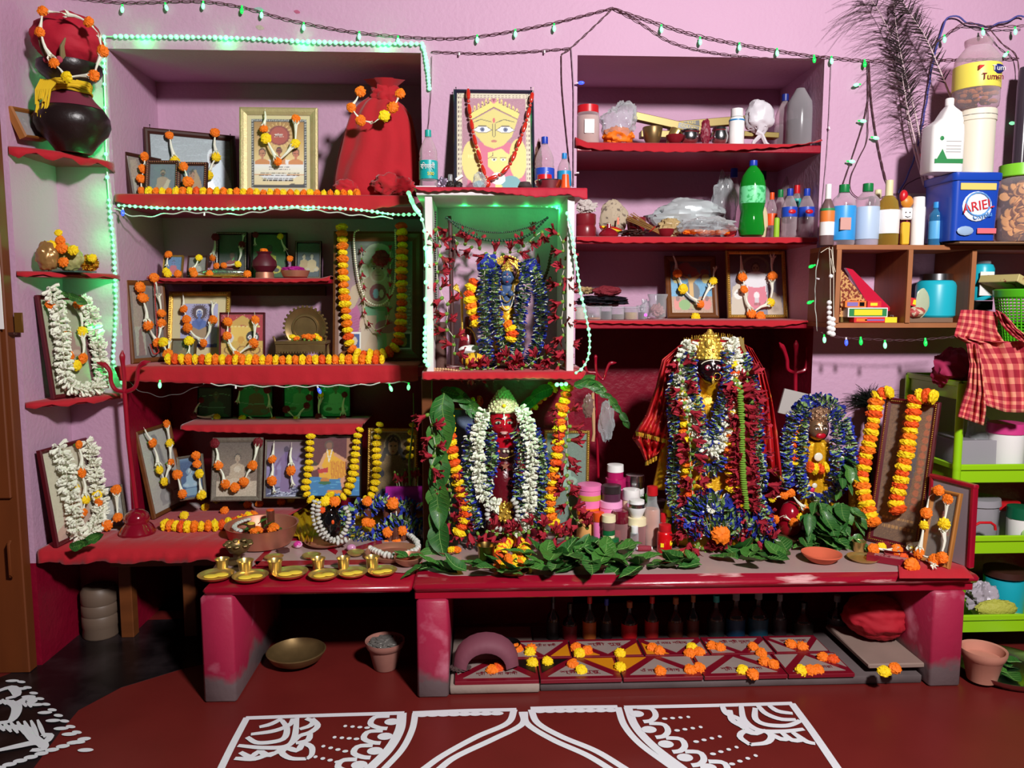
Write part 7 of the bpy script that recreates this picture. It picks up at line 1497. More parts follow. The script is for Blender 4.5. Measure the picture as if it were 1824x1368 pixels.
for i,(x,y,yt,w_,lb)in enumerate(((488,999,986,34,'low brass bowl behind the third brass cup'),(555,998,983,34,'low brass bowl behind the fourth brass cup'),(634,993,978,32,'low brass bowl beside the pink egg stone'))):
    onT('brass_bowl',lb,'bowl',x,y,yt,w_,bowlp,BRASS,z=ZT+.001)
t,H,R_=onT('oil_lamp','lotus rimmed brass oil lamp with a small flame','lamp',425,1007,960,42,[(0,0),(.9,0),(.95,.04),(.3,.12),(.14,.2),(.14,.38),(.3,.45),(.75,.55),(1,.78),(1.02,.95),(.96,.95),(.8,.7),(0,.6)],BRASSD,z=ZT+.001)
obj('wick',MB().tube([(0,0,H*.62),(.004,-.008,H*.95)],.002),THREAD,t);obj('flame',MB().lathe([(0,0),(.003,.003),(.002,.008),(0,.013)],(.004,-.008,H*.95)),mat('flame',(255,170,60),.4,emit=(255,150,50),es=1.6),t)
mb=MB()
for i in range(9):a=2*PI*i/9;mb.ball((R_*.98*math.cos(a),R_*.98*math.sin(a),H*.93),(R_*.3,R_*.3,H*.09),8,6)
obj('lotus_rim',mb,BRASSD,t)
t,H,R_=onT('copper_basin','wide copper basin with a stone spout cap, leaves and marigolds','basin',467,981,914,124,[(0,0),(.62,0),(.8,.06),(.93,.5),(1,.94),(1.03,1),(.97,.98),(.88,.5),(.72,.14),(0,.12)],COPPER,n=40,z=ZT+.001)
def inset(t,pts):
    for nm,me,x,y,z,s,rt in pts:put(nm,me,t,(x,y,z),rt,None,s)
ST=mat('brown_polished_stone',(96,52,40),.18,coat=.5)
for(x,y,z,r,h,c_)in((.02,.05,H*.5,.016,H*.95,ORC),(-.035,-.02,H*.3,.016,H*.75,OFF)):obj('stone_peg',MB().lathe([(0,0),(r,0),(r,h),(0,h+.002)],(x,y,z),14),ST,t);obj('paste_spot',MB().lathe([(r*.9,0),(r*.9,.004),(0,.004)],(x,y,z+h)),c_,t)
for i in range(5):put('marigold',MGL['o'][i%2],t,(rnd.uniform(-.05,.06),rnd.uniform(-.06,.05),H*.85),(rnd.uniform(-.5,.5),rnd.uniform(-.5,.5),0),None,.017)
for i in range(9):put('leaf',LV[i%5],t,(rnd.uniform(-.06,.05),rnd.uniform(-.05,.03),H*.85),(rnd.uniform(-.3,.7),rnd.uniform(-.4,.4),rnd.uniform(0,6)),None,.05)
for i in range(12):a=PI*.75+i*.16;put('shell',shm,t,(.10*math.cos(a),.10*math.sin(a),H*.95),(0,0,i),None,.011)
t,H,R_=onT('copper_bowl','low copper bowl under the black stone deity','bowl',582,978,950,78,bowlp,COPPER,n=32,z=ZT+.001)
zbk=t.location.z+H*.4;yb_=t.location.y
t=thing('black_stone_deity','glossy black stone deity ringed by white shells in a copper bowl','deity',(t.location.x+.01,yb_,zbk));hh=P(598,898,yb_).z-zbk
obj('stone',wrapped(None,(0,0,hh*.5),(.045,.04,hh*.5),.12,3,61),mat('wet_black_stone',(12,10,12),.12,coat=1),t);obj('paste_mark',MB().ball((.022,-.036,hh*.6),(.006,.004,.009),8,6),ORC,t);obj('metal_leaf',MB().tube([(-.03,-.042,hh*.7),(-.02,-.046,hh*.4),(-.005,-.045,hh*.15)],[.003,.006,.002]),PEARL,t)
for k,pts in enumerate((((560,893),(558,915),(562,935),(572,952),(590,962),(608,955),(618,938),(622,920),(616,905)),((568,895),(566,915),(572,938),(584,955),(600,966),(616,962)))):shells(('outer','inner')[k]+' string of white shells around the black stone deity',pts,yb_-.055-.012*k,.015,.0125)
for c,x,y,lb in(('o',596,893,'orange marigold crowning the black stone deity'),('y',579,893,'yellow marigold next to the orange one on the black stone deity'),('d',573,908,'small deep orange marigold at the shells of the black stone deity')):bloom(c,P(x,y,yb_-.04),(0,-1,.4),.02 if c!='d' else .014,lb)
PINKS=mat('pink_banded_stone',(206,60,150),.15,ns=30,rgb2=(236,190,220),lo=.5,hi=.56,coat=.6)
for x,y,lb,m in((531,977,'magenta banded egg shaped stone on the altar table',PINKS),(626,983,'pale pink egg shaped stone on the altar table',mat('pale_pink_stone',(206,140,180),.15,coat=.6))):
    p=PZ(x,y,ZT);tag(obj('egg_stone',MB().ball((0,0,.014),(.018,.015,.014),16,10),m,None,(p.x,p.y,ZT+.002)),lb,'stone')
p=PZ(504,984,ZT);tag(obj('brown_stone',MB().slab([(.025*math.cos(a*PI/3),.02*math.sin(a*PI/3))for a in range(6)],0,.012),mat('flat_brown_stone',(78,44,44),.5),None,(p.x,p.y,ZT+.002),smooth=False),'flat six sided brown stone before the copper basin','stone')
# gold cloth under the stones, egg stones in blue garland
rows=[[tuple(PZ(x,y,ZT+.012+.006*math.sin(i*.9+j*1.7)))for i,x in enumerate(np.linspace(x0,x1,22))]for j,(y,x0,x1)in enumerate(((905,560,768),(915,545,772),(925,530,774),(940,525,776),(955,522,778)))]
tag(solid(obj('gold_cloth',MB().sheet(rows),mat('gold_tissue_cloth',(206,168,30),.4,.3,ns=40,amt=.3,bump=.8,bs=100),ang=180),.002),'shiny yellow gold cloth spread below the portraits on the table','cloth')
rows=[[tuple(PZ(x+rnd.uniform(-1,1),y,ZT+.02+.012*math.sin(i*1.3+j)))for i,x in enumerate(np.linspace(x0,x1,14))]for j,(y,x0,x1)in enumerate(((890,510,548),(905,500,552),(925,518,556),(948,528,560),(965,535,556)))]
tag(solid(obj('gold_cloth',MB().sheet(rows),mat('gold_tissue_cloth',(206,168,30),.4,.3),ang=180),.002),'crinkled yellow cloth tail hanging beside the black stone deity','cloth')
yE=PZ(690,955,ZT).y
for i,(x,yt,yb2,w_)in enumerate(((654,899,928,15),(688,897,930,12),(705,900,935,20),(734,896,925,12),(705,938,965,16),(718,938,965,12),(694,945,965,12))):
    z_=P(x,yb2,yE-(.06 if i>3 else 0)).z;Yq=yE-(.06 if i>3 else 0);h_=P(x,yt,Yq).z-z_;r_=px2m(w_,Yq)/2
    tag(obj('oval_stone',MB().lathe([(0,0),(r_*.8,h_*.06),(r_,h_*.3),(r_*.95,h_*.65),(r_*.6,h_*.92),(0,h_)],n=16),ST,None,(P(x,yt,Yq).x,Yq,z_)),('brown oval stone standing in the blue flowers nearest the black deity','slim brown oval stone beside the green leaf','largest brown oval stone crowned with an orange marigold','slim brown oval stone in front of the magenta card','middle brown oval stone in the shell dish','short brown oval stone under an orange marigold in the shell dish','small brown oval stone at the edge of the shell dish')[i],'stone')
for c,x,y,r,lb in(('o',654,893,.02,'orange marigold on the oval stone nearest the black deity'),('o',700,897,.024,'large orange marigold on the largest oval stone'),('o',651,930,.017,'orange marigold lying in the blue flowers'),('o',660,932,.018,'second orange marigold lying in the blue flowers'),('o',690,948,.02,'orange marigold above the shell dish, nearer the black deity'),('o',717,945,.019,'orange marigold above the shell dish, nearer the leaves'),('d',675,972,.014,'small deep orange marigold at the rim of the shell dish'),('o',689,970,.018,'orange marigold in the middle of the shell dish'),('o',706,966,.019,'orange marigold beside the large yellow bloom'),('d',748,902,.011,'tiny orange bloom against the magenta card'),('y',724,978,.030,'large yellow bloom standing in the leaf lined bowl')):
    bloom(c,P(x,y,yE-(.07 if y>940 else .03)),(0,-1,.5),r,lb)
PT=dict(step=.0165,size=.038,protos=PEA,nm='pea_flower',zs=1.1)
gl('thick blue flower ring around the oval stones',[(622,905),(614,925),(622,945),(640,960),(655,965),(672,955),(686,942),(704,930),(722,928),(742,940),(758,945),(768,930),(770,908),(758,896)],Y=yE-.035,**{**PT,'size':.042})
gl('short blue flower strand behind the oval stones',[(632,900),(650,908),(668,900),(685,892),(700,905),(718,898),(735,905)],Y=yE+.02,**PT)
t=onT('copper_plate','copper dish ringed with white shells in front of the oval stones','dish',700,1001,972,96,platep,COPPER,n=32,z=ZT+.001)[0]
shells('ring of white shells on the copper dish',[(660,977),(675,984),(692,989),(710,990),(728,985),(744,976),(740,962),(728,952)],pl=ZT+.022,size=.0135)
t,H,R_=onT('leaf_bowl','brass bowl lined with green leaves under the large yellow bloom','bowl',728,1012,982,54,bowlp,COPPER,z=ZT+.001);[put('leaf',LV[i%5],t,(0,0,H*.8),(.2,0,a),None,.06)for i,a in enumerate((1.2,-1.3,2.4))]
t,mb=bag('conch_shell','rough pale conch shell beside the hanging leaf string','shell',748,772,935,982,yE-.06,ZT+.002,None,.3,4,63);obj('shell',mb,mat('conch',(206,196,186),.6,ns=30,amt=.2),t)
t,W_,H_=carton('magenta_card','magenta paper card stood up behind the blue flowers',687,752,868,905,-.02,None,mat('magenta_paper',(166,14,146),.7),.02,cat='card')
t=thing('dried_buds','bunch of dark red buds with pale stalks above the magenta card','flowers',P(726,866,.0));inv=t.matrix_basis.inverted()
for i in range(9):x=708+i*4.4;a=inv@P(x,870,0);b_=inv@P(x+rnd.uniform(-6,6),828+rnd.uniform(0,20),.0);obj('stalk',MB().tube([a,b_],.0018,4),THREAD if i%2 else PALE,t);put('bud',HI[i%4],t,M=Matrix.Translation(b_)@align((a-b_).normalized(),i)@Matrix.Scale(.035,4))
obj('green_twig',MB().tube([inv@P(x,y,-.01)for x,y in((730,864),(729,820),(734,780),(737,740),(736,700))],[.006,.005,.004,.002,.001],6),GRN,t)
# -- centre front
onT('brass_glass','tall brass glass among the leaves in front of the red faced bust','glass',866,1013,965,36,cupp,mat('old_brass',(150,122,66),.3,1),z=ZT+.001)
t,H,R_=onT('copper_cup','small copper bowl of marigolds beside the hanging leaf string','bowl',796,990,975,36,bowlp,COPPER,z=ZT+.001);[put('marigold',MGL[c][0],t,(x,0,H*1.1),(0,0,i),None,.018)for i,(c,x)in enumerate((('o',-.022),('y',.02),('o',.036)))]
onT('brass_bowl','small brass bowl of white grains before the jars','bowl',1055,985,966,32,bowlp,BRASS,z=ZT+.001)
onT('copper_cup','small copper cup under the leaf heap near the table edge','cup',1068,1017,1001,25,cupp,COPPER,z=ZT+.001)
t,H,R_=onT('brass_plate','brass plate with a yellow sweet at the table edge under the leaves','plate',914,1026,1008,56,platep,BRASSD,z=ZT+.001,n=28);obj('sweet',MB().ball((-.01,0,H*.6),(R_*.45,R_*.35,H*.35),12,7),OFF,t)
onT('brass_plate','brass dish at the foot of the black faced goddess','plate',1216,996,978,42,platep,BRASS,z=ZT+.001,n=28)
onT('brass_plate','brass plate with yellow paste beside the terracotta bowl','plate',1537,1003,984,54,platep,BRASS,z=ZT+.001,n=28)
onT('brass_cup','small brass cup behind the plate of yellow paste','cup',1530,985,960,25,cupp,BRASS,z=ZT+.001)
onT('copper_cup','small copper cup behind the terracotta bowl','cup',1432,975,961,22,cupp,COPPER,z=ZT+.001)
onT('terracotta_bowl','shallow orange terracotta bowl on the marble by the table edge','bowl',1463,1007,974,69,[(0,0),(.5,0),(.62,.1),(1,.85),(1.0,1),(.93,.95),(.5,.25),(0,.2)],mat('terracotta',(206,96,66),.8,ns=20,amt=.12),n=32,z=ZT+.001)
garland('small marigold and blue ring before the brass glass',[PZ(x,y,ZT+.035)for x,y in((890,990),(900,968),(916,962),(930,970),(936,985),(925,995),(905,998))],.024,.022,mixcol('y','o'),'marigold')
garland('marigold row between the brass glass and the leaves',[PZ(x,y,ZT+.025)for x,y in((888,1008),(900,1010),(915,1008),(932,1003))],.022,.021,mixcol('y','o'),'marigold')
# -- leaves
def pixleaves(label,n,box,size,z0=.012,z1=.05,name='leaf_pile',tl=(-5,25),hd=None,zt_=ZT,mode=None):
    pts=[]
    for i in range(n):
        x,y=box(i/n)if callable(box)else(rnd.uniform(box[0],box[1]),rnd.uniform(box[2],box[3]))
        p=PZ(x,y,zt_+rnd.uniform(z0,z1));pts.append((p,hd(i)if hd else rnd.uniform(0,360),rnd.uniform(*tl)))
    return leafpile(label,pts,size,name=name)
pixleaves('row of fresh green leaves along the table edge before the red faced bust',22,lambda t:(752+t*240+rnd.uniform(-10,10),1002+12*math.sin(t*PI)+rnd.uniform(-8,8)),.10,.008,.03,hd=lambda i:rnd.uniform(-130,-40)if i%2 else rnd.uniform(40,130))
pixleaves('big heap of green leaves on the table edge before the cosmetic jars',44,lambda t:(960+t*190+rnd.uniform(-8,8),1001-4*math.sin(t*PI)+rnd.uniform(-18,14)),.115,.01,.05,hd=lambda i:rnd.uniform(0,360))
pixleaves('few green leaves lying before the red bottle',10,lambda t:(1165+t*95,1002+rnd.uniform(-5,6)),.095,.004,.02)
pixleaves('green leaves lying before the black faced goddess',16,lambda t:(1290+t*130,988+rnd.uniform(-14,10)),.10,.004,.025)
def heap(label,n,cx,base_y,hw_,hpx,Y,size):
    pts=[]
    for i in range(n):
        v=rnd.random()**.8;u=rnd.uniform(-1,1)*(1-.45*v);x=cx+u*hw_+v*12;y=base_y-v*hpx;p=P(x,y,Y-.05*(1-v)+rnd.uniform(-.03,.03));p.z=max(p.z,ZT+.01)
        pts.append((p,rnd.uniform(120,240)+u*-30,rnd.uniform(-70,-20)))
    return leafpile(label,pts,size)
heap('tall heap of dark green leaves in front of the brass faced goddess',70,1474,975,64,80,-.26,.085)
heap('trail of green leaves climbing beside the brass faced goddess',12,1500,880,14,70,-.2,.06)
def leafstring(label,pts,Y,size,n,hang=True):
    path,tan=smoothpath([P(x,y,Y)for x,y in pts],.01);t=thing('leaf_string',label,'leaves',path[0]);inv=t.matrix_basis.inverted();obj('twig',MB().tube([inv@p for p in path],.0025,5),GRN,t)
    for i in range(n):
        k=int(i*(len(path)-1)/n);d=(tan[k]+Vector((rnd.uniform(-.25,.25),rnd.uniform(-.15,.1),0))).normalized();z=Vector((rnd.uniform(-.3,.3),-1,0));x=d.cross(z).normalized();z=x.cross(d)
        M=Matrix(((x.x,d.x,z.x,path[k].x),(x.y,d.y,z.y,path[k].y-.006),(x.z,d.z,z.z,path[k].z),(0,0,0,1)));put('leaf',LV[i%5],t,M=inv@M@Matrix.Scale(size*rnd.uniform(.85,1.15),4))
leafstring('string of long green leaves hanging down the post beside the red faced bust',[(790,700),(786,760),(782,820),(780,880),(780,930),(776,965),(760,990)],-.30,.13,13)
leafstring('leaf swag in the shade under the wall box, post side',[(785,695),(805,700),(830,715),(858,745)],-.2,.085,12)
leafstring('leaf swag in the shade under the wall box, jar side',[(985,690),(965,700),(945,715),(935,735)],-.12,.085,8)
leafstring('small green leaves at the corner of the wall box cloth',[(1022,688),(1040,682),(1060,690)],-.36,.06,8)
leafstring('dark leaves hanging beside the trident next to the wall box',[(1066,698),(1082,706),(1096,725),(1110,745),(1120,752)],.07,.05,7)
leafstring('green leaf sprig at the foot of the bare chested man portrait',[(125,975),(145,968),(168,958)],-.36,.05,9)
leafstring('green leaves above the tuberose garland on the lowest corner shelf',[(88,518),(110,524),(135,530),(145,538)],-.16,.045,8)
leafstring('green leaf sprig behind the tall cosmetic bottle',[(1140,915),(1148,890),(1160,872)],-.12,.06,5)
pixleaves('green sprig lying at the foot of the sepia saint',8,(415,445,885,898),.055,.01,.03,zt_=ZP)
for c,x,y,lb in(('y',328,912,'single yellow marigold above the platform garland'),('y',366,897,'yellow marigold before the blue toned saint'),('y',358,880,'second yellow marigold before the blue toned saint'),('o',400,903,'orange marigold lying before the sepia saint'),('o',441,893,'orange marigold by the green sprig'),('o',462,891,'orange marigold between the sepia and lavender pictures'),('o',501,888,'orange marigold under the lavender picture'),('y',518,884,'yellow marigold under the lavender picture'),('y',386,884,'small yellow bloom behind the green sprig')):bloom(c,PZ(x,y+6,ZP+.02),(0,-.8,.6),.018,lb)
# -- cosmetics
PKJ=mat('pink_jar',(236,120,176),.35,ns=14,amt=.12);MGJ=mat('magenta_jar',(176,24,92),.3);PUJ=mat('plum_jar',(84,44,66),.3);CRL=mat('cream_lid',(236,222,180),.45);GNL=mat('forest_lid',(14,96,50),.4);ORL=mat('orange_lid',(240,120,20),.4);MRL=mat('wine_lid',(112,14,40),.2,coat=.6);CL2=clear('clear_rose_glass',(206,150,150),.3,.06)
CJ=[(0,0),(.93,0),(1,.05),(1,.6)]
for a in(
 ('maroon jar with a white fluted lid on top of the back stack',1096,827,29,852,-.09,MGJ,(WHITE,1.0,.5,1)),('magenta lidded jar under the maroon one in the back stack',1096,851,36,0,-.09,PKJ,(MGJ,1.02,.84,1)),
 ('round silver tin at the back of the cosmetic jars',1131,845,32,869,-.09,STEEL,(STEEL,1.03,.5,1)),('white lidded jar under the silver tin',1131,869,30,0,-.09,WHITE,(WHITE,1.03,.88,1)),
 ('big pink and white jar with a gold band nearest the gold frame',1050,862,42,903,-.15,PKJ,(PKJ,1.02,.78,1)),('orange lidded jar under the big pink one',1047,903,40,0,-.16,mat('amber_cream',(230,170,100),.4),(ORL,1.02,.8,1)),
 ('dark plum lidded jar on top of the pale pink jar',1089,864,33,893,-.18,PUJ,(mat('black_plum_lid',(44,34,36),.35),1.03,.55,1)),('pale pink round jar under the plum jar',1088,891,40,0,-.18,PKJ,(mat('pale_pink_lid',(240,160,206),.35),1.0,.84,1)),
 ('small jar with an orange red lid beside the cream lidded one',1066,912,19,0,-.22,PKJ,(ORC,1.05,.72,1)),('small rose jar with a cream lid on the green stack',1084,917,24,943,-.26,CL2,(CRL,1.04,.55,1)),
 ('green lidded cream jar under the small rose jar',1084,943,22,957,-.26,CRL,(GNL,1.03,.4,1)),('wide forest green lidded jar at the bottom of the front stack',1086,957,32,0,-.26,GNL,(GNL,1.03,.6,1)),('short forest green lidded jar beside the brass bowl',1054,957,22,0,-.24,CRL,(GNL,1.03,.6,1)),
 ('clear glass jar with a glossy wine red lid',1105,909,28,0,-.24,CL2,(MRL,1.0,.66,1)),('white jar with a thick white lid',1124,871,30,0,-.17,CRL,(WHITE,1.02,.8,1)),
 ('cream lidded clear jar under the white bowl shaped jar',1134,921,32,0,-.25,CL2,(CRL,1.03,.74,1)),('pale tub with a dark lid behind the tall bottle',1177,890,22,0,-.14,PKJ,(PUJ,1.03,.8,1))):
    bands=[(mat('olive_gold_band',(190,170,50),.4),.36,.58)]if a[0].startswith('big pink')else()
    J('cosmetic_jar',a[0],'jar',a[1],a[2],a[3],a[4],a[5],[(0,0),(.93,0),(1,.04),(1,a[7][2]-.02),(.95,a[7][2])],a[6],a[7],bands,n=22)
J('cosmetic_jar','white bowl shaped jar with a silver edged lid','jar',1134,890,33,921,-.25,[(0,0),(.55,0),(.62,.05),(1,.55),(1,.6)],WHITE,(WHITE,.82,.6,1),[(STEEL,.62,.82,'silver_rim')])
J('small_bottle','tiny clear bottle with a white cap before the cream lidded jar','bottle',1130,937,15,0,-.29,'flat',CLEARP,(WHITE,.85,.7,1))
J('sauce_bottle','tall clear bottle with a red cap and orange liquid among the jars','bottle',1161,866,30,0,-.24,[(0,0),(.9,0),(1,.03),(1,.28),(.9,.33),(1,.4),(.95,.6),(.6,.72),(.55,.84)],CLEARP,(REDC,.64,.85,1),(),(mat('peach_liquid',(226,150,120),.3),.62))
J('small_bottle','small bottle with a round red cap behind the red bottle','bottle',1181,914,11,0,-.25,'flat',CLEARP,(REDC,.9,.72,1));J('small_bottle','small olive bottle with a yellow cap behind the red bottle','bottle',1193,908,18,0,-.25,'flat',clear('olive_glass',(150,150,60),.4),(YEL,.75,.82,1))
t,H,R_=J('red_bottle','bright red plastic bottle with a red cap and yellow print','bottle',1184,934,27,0,-.32,'flat',mat('bright_red_plastic',(206,10,20),.25,coat=.5),(REDC,.8,.74,1));obj('yellow_print',MB().box((-R_*.5,-R_*.86,H*.3),(R_*.5,.004,H*.14)),YEL,t);obj('round_print',MB().ball((R_*.6,-R_*.78,H*.36),(R_*.25,R_*.12,H*.1),10,6),YEL,t)
t=thing('thread_spool','dark red thread spool lying under the small clear bottle','spool',P(1148,962,-.31));t.location.z=ZT+.012;obj('thread_roll',MB().lathe([(.009,-.026),(.011,-.02),(.0115,0),(.0105,.02),(.008,.026)],n=16,M=Matrix.Rotation(PI/2,4,'Y')),mat('wine_thread',(140,40,56),.7,bump=.6,bs=300),t);obj('core',MB().lathe([(.006,-.03),(.006,.03)],n=12,M=Matrix.Rotation(PI/2,4,'Y')),WHITE,t)
# -- right end of the table
t,H,R_=onT('red_oval_stone','large smooth red oval stone garlanded on a dark plate','stone',1408,958,886,42,[(0,0),(.6,.02),(.9,.15),(1,.4),(.92,.68),(.6,.92),(.3,.985),(0,1)],mat('red_lacquer_stone',(150,12,34),.15,coat=.8));yR=t.location.y
onT('dark_plate','dark metal plate under the red oval stone','plate',1404,968,956,84,platep,BRASSD,n=28,z=ZT+.0005)
petite('garland of seven blooms draped on the red oval stone',[('y',1375,888),('o',1396,882),('o',1408,878),('o',1434,908),('y',1426,920),('o',1413,930),('n',1396,918),('o',1380,925)],YPl(yR-.05),.0,.017)
t=thing('incense_carton','dark red printed incense box lying slantwise near the table end','box',PZ(1590,1005,ZT));t.location.z=ZT+.002;t.rotation_euler=(0,0,math.radians(-34));obj('carton',MB().bb((0,0,.012),(.17,.038,.024),.001),mat('wine_carton',(130,20,40),.35),t,smooth=False);obj('print_patch',MB().box((0,0,.0245),(.12,.026,.001)),mat('rose_print',(180,120,120),.5,ns=60,rgb2=(120,30,50),lo=.48,hi=.52),t)
t=thing('red_table_cloth','bright red cloth piece spread over the far end of the altar table','cloth',(0,0,0));rows=[[tuple(PZ(x,y,ZT+.004+.002*math.sin(i*1.2+j)))for i,x in enumerate(np.linspace(x0,x1,16))]for j,(y,x0,x1)in enumerate(((962,1560,1660),(985,1575,1690),(1005,1600,1715),(1030,1602,1735)))];solid(obj('cloth_sheet',MB().sheet(rows),CLOTH,t,ang=180),.002)
onT('red_dish','small dark red dish holding blooms at the foot of the large tilted frame','dish',1592,986,974,60,platep,mat('dark_red_enamel',(120,24,34),.3),n=24,z=ZT+.006)
for c,x,y,r,lb in(('o',1572,950,.02,'orange bloom at the lower corner of the large tilted frame'),('o',1604,948,.026,'big orange marigold before the black figurine'),('y',1571,966,.016,'yellow marigold beside the red dish'),('o',1556,970,.021,'orange marigold nearest the leaf heap by the red dish'),('o',1598,972,.022,'orange marigold in the red dish'),('y',1628,968,.019,'yellow marigold between the two end frames'),('o',1624,998,.025,'large orange marigold lying on the red cloth'),('d',1610,985,.016,'deep orange marigold behind the large one on the red cloth')):bloom(c,PZ(x,y+8,ZT+.02),(0,-.9,.5),r,lb)
for i,(a,b_,lb)in enumerate((((1560,976),(1600,980),'white tuberose bud lying by the red dish'),((1592,955),(1630,978),'white tuberose bud crossing the red dish'),((1650,998),(1664,1008),'white tuberose bud lying on the red cloth'))):A,B=PZ(*a,ZT+.022),PZ(*b_,ZT+.022);tag(put('tuberose_bud',BUD[i],None,M=Matrix.Translation(A)@align((B-A).normalized())@Matrix.Scale((B-A).length,4)),lb,'flower')
t=thing('black_figurine','small black standing figurine with a coral strand before the tilted frame','figurine',PZ(1600,965,ZT));t.location.z=ZT+.003;hf=P(1600,890,t.location.y).z-ZT;obj('figure',MB().lathe([(0,0),(.026,0),(.028,hf*.1),(.02,hf*.3),(.024,hf*.6),(.02,hf*.74),(.01,hf*.8),(.016,hf*.9),(0,hf)],n=18),BLACK,t);obj('coral_strand',MB().tube([(.0,-.024,hf*.85),(-.004,-.03,hf*.6),(.004,-.03,hf*.35)],.004,6),CORAL,t)
# ================================================================ LEFT SIDE THINGS
t=thing('cloth_bundle','huge red cloth bundle tied at the top filling the upper niche corner','bundle',((P(594,300,.18).x+P(748,300,.18).x)/2,.19,S1+.006));rs=(P(748,300,.18).x-P(594,300,.18).x)/2;hs=P(680,172,.2).z-S1
rows=[]
for k in range(33):
    z=k/32;r=float(np.interp(z,[0,.05,.18,.4,.65,.8,.9,.96,1],[.88,.97,1,.93,.8,.68,.5,.3,.2]));sh=.12*z;row=[]
    for i in range(72):
        a_=2*PI*i/72;q_=1+(.025+.05*z)*math.sin(a_*9+2*mnoise.noise(Vector((z*3,math.cos(a_),math.sin(a_)))))+.07*mnoise.noise(Vector((math.cos(a_)*1.7,math.sin(a_)*1.7,z*2.2)));row.append((rs*(r*q_*math.cos(a_)+sh),rs*.72*r*q_*math.sin(a_),hs*z))
    rows.append(row)
mb=MB().sheet(rows,closed=True);mb.add(rows[-1],[tuple(range(72))]);obj('wrapped_load',mb,CLOTH,t,ang=180)
hh=hs;kx=P(688,172,.2).x-t.location.x
def tl_(cx,cz,rx,rz,seed,nm='cloth_knot',y=-.02):obj(nm,wrapped(lambda d:.06*math.sin(math.atan2(d.x,d.z)*8),(cx,y,cz),(rx,rx*.7,rz),.3,3,seed,36,24),CLOTH,t,ang=180)
tl_(kx,hh*.99,.06,.05,1);obj('cloth_tuft',MB().sheet([[(kx+(.015+.03*k)*math.cos(a*PI/8)*(1+.25*math.sin(a*3)),-.02+(.015+.02*k)*math.sin(a*PI/8),hh*(1.0+.055*k))for a in range(16)]for k in range(3)],closed=True),CLOTH,t,ang=180)
tl_(P(655,335,.05).x-t.location.x-.09,.035,.05,.035,2,'cloth_corner',-.12);tl_(P(690,335,.05).x-t.location.x,.045,.06,.045,3,'cloth_corner',-.15);tl_(P(715,335,.05).x-t.location.x,.04,.055,.04,4,'cloth_corner',-.13)
petite('garland of five blooms across the huge red cloth bundle',[('o',642,164),('o',626,192),('o',643,215),('n',665,219),('y',685,207),('o',700,192),('o',713,167)],YPl(.02),.0,.021)
# inner shelf
t=thing('clay_pot','round dark maroon clay pot with an orange bloom in its mouth','pot',(PX(472,.27,s2z),.27,s2z+.006));Hp=P(472,451,.27).z-s2z;Rp=px2m(42,.27)/2;obj('ring_stand',MB().lathe([(Rp*.6,0),(Rp*.75,0),(Rp*.72,Hp*.22),(Rp*.6,Hp*.22)],n=24),COPPER,t);obj('body',MB().lathe([(0,Hp*.16),(Rp*.6,Hp*.2),(Rp,Hp*.45),(Rp*.95,Hp*.65),(Rp*.55,Hp*.85),(Rp*.5,Hp*.9),(Rp*.68,Hp),(Rp*.6,Hp),(Rp*.4,Hp*.9)],n=28),mat('maroon_clay',(84,18,36),.5),t);put('marigold',MGL['o'][0],t,(0,0,Hp*1.03),None,None,.017)
t,H,R_=vessel('copper_dish','small copper dish heaped with magenta petals on the inner shelf','dish',526,482,50,.24,s2z+.006,platep,COPPER,n=26);obj('petals',wrapped(None,(-.01,0,H*1.1),(R_*.8,R_*.5,.015),.4,4,75),mat('magenta_petals',(170,20,130),.7),t)
t=thing('silver_fish','silver ornament like a fish lying on a gold fringed cloth','ornament',P(394,490,.22));t.location.z=s2z+.006;wf=px2m(50,.22)
obj('fringe_cloth',wrapped(lambda d:.05*math.sin(math.atan2(d.y,d.x)*20),(0,0,.006),(wf,.035,.007),.2,5,76,60,12),mat('gold_fringe_cloth',(190,150,60),.4,.5,bump=1,bs=200),t)
obj('body',MB().lathe([(0,-wf*.8),(.008,-wf*.6),(.014,-wf*.2),(.016,wf*.1),(.012,wf*.5),(.006,wf*.75),(0,wf*.85)],(0,0,0),14,M=Matrix.Translation((0,-.005,.022))@Matrix.Rotation(PI/2,4,'Y')),mat('silver_foil',(176,186,176),.25,.9,ns=40,amt=.3,bump=.6,bs=150),t)
for i,(x,c)in enumerate(((373,'o'),(345,'o'),(440,'o'),(298,'y'),(316,'o'))):bloom(c,(PX(x,.2,s2z+.02),.205,s2z+.022),(0,-1,.4),.016,('orange marigold above the silver fish','orange marigold before the pale deity picture','orange marigold beside the round maroon pot','yellow marigold at the cloth end of the inner shelf','orange marigold next to the tiny gold edged frame')[i])
# throne
t=thing('brass_throne','small old brass throne with a scalloped round back and marigolds on its seat','throne',(PX(541,.12,S3),.12,S3+.006));wt=px2m(46,.12);zs_=P(541,612,.12).z-S3;ztp=P(541,547,.12).z-S3;rb2=(ztp-zs_)*.62;cz_=ztp-rb2
mb=MB();mb.sheet([[(r*math.cos(a*PI/16),.05+dy,cz_+r*math.sin(a*PI/16))for a in range(32)]for r,dy in((0.001,0),(rb2*.5,0),(rb2*.52,-.006),(rb2*.6,-.006),(rb2*.62,0),(rb2*.82,-.004),(rb2*.9,-.008),(rb2*.93,0),(rb2*.93,.006),(.001,.006))],closed=True)
for a in range(30):mb.ball((rb2*.96*math.cos(a*PI/15),.05,cz_+rb2*.96*math.sin(a*PI/15)),(.006,.004,.006),6,4)
obj('round_back',mb,BRASSD,t);mb=MB().bb((0,0,zs_),(wt*1.9,.11,.014),.002);mb.bb((0,-.05,zs_-.022),(wt*1.85,.008,.03),.001)
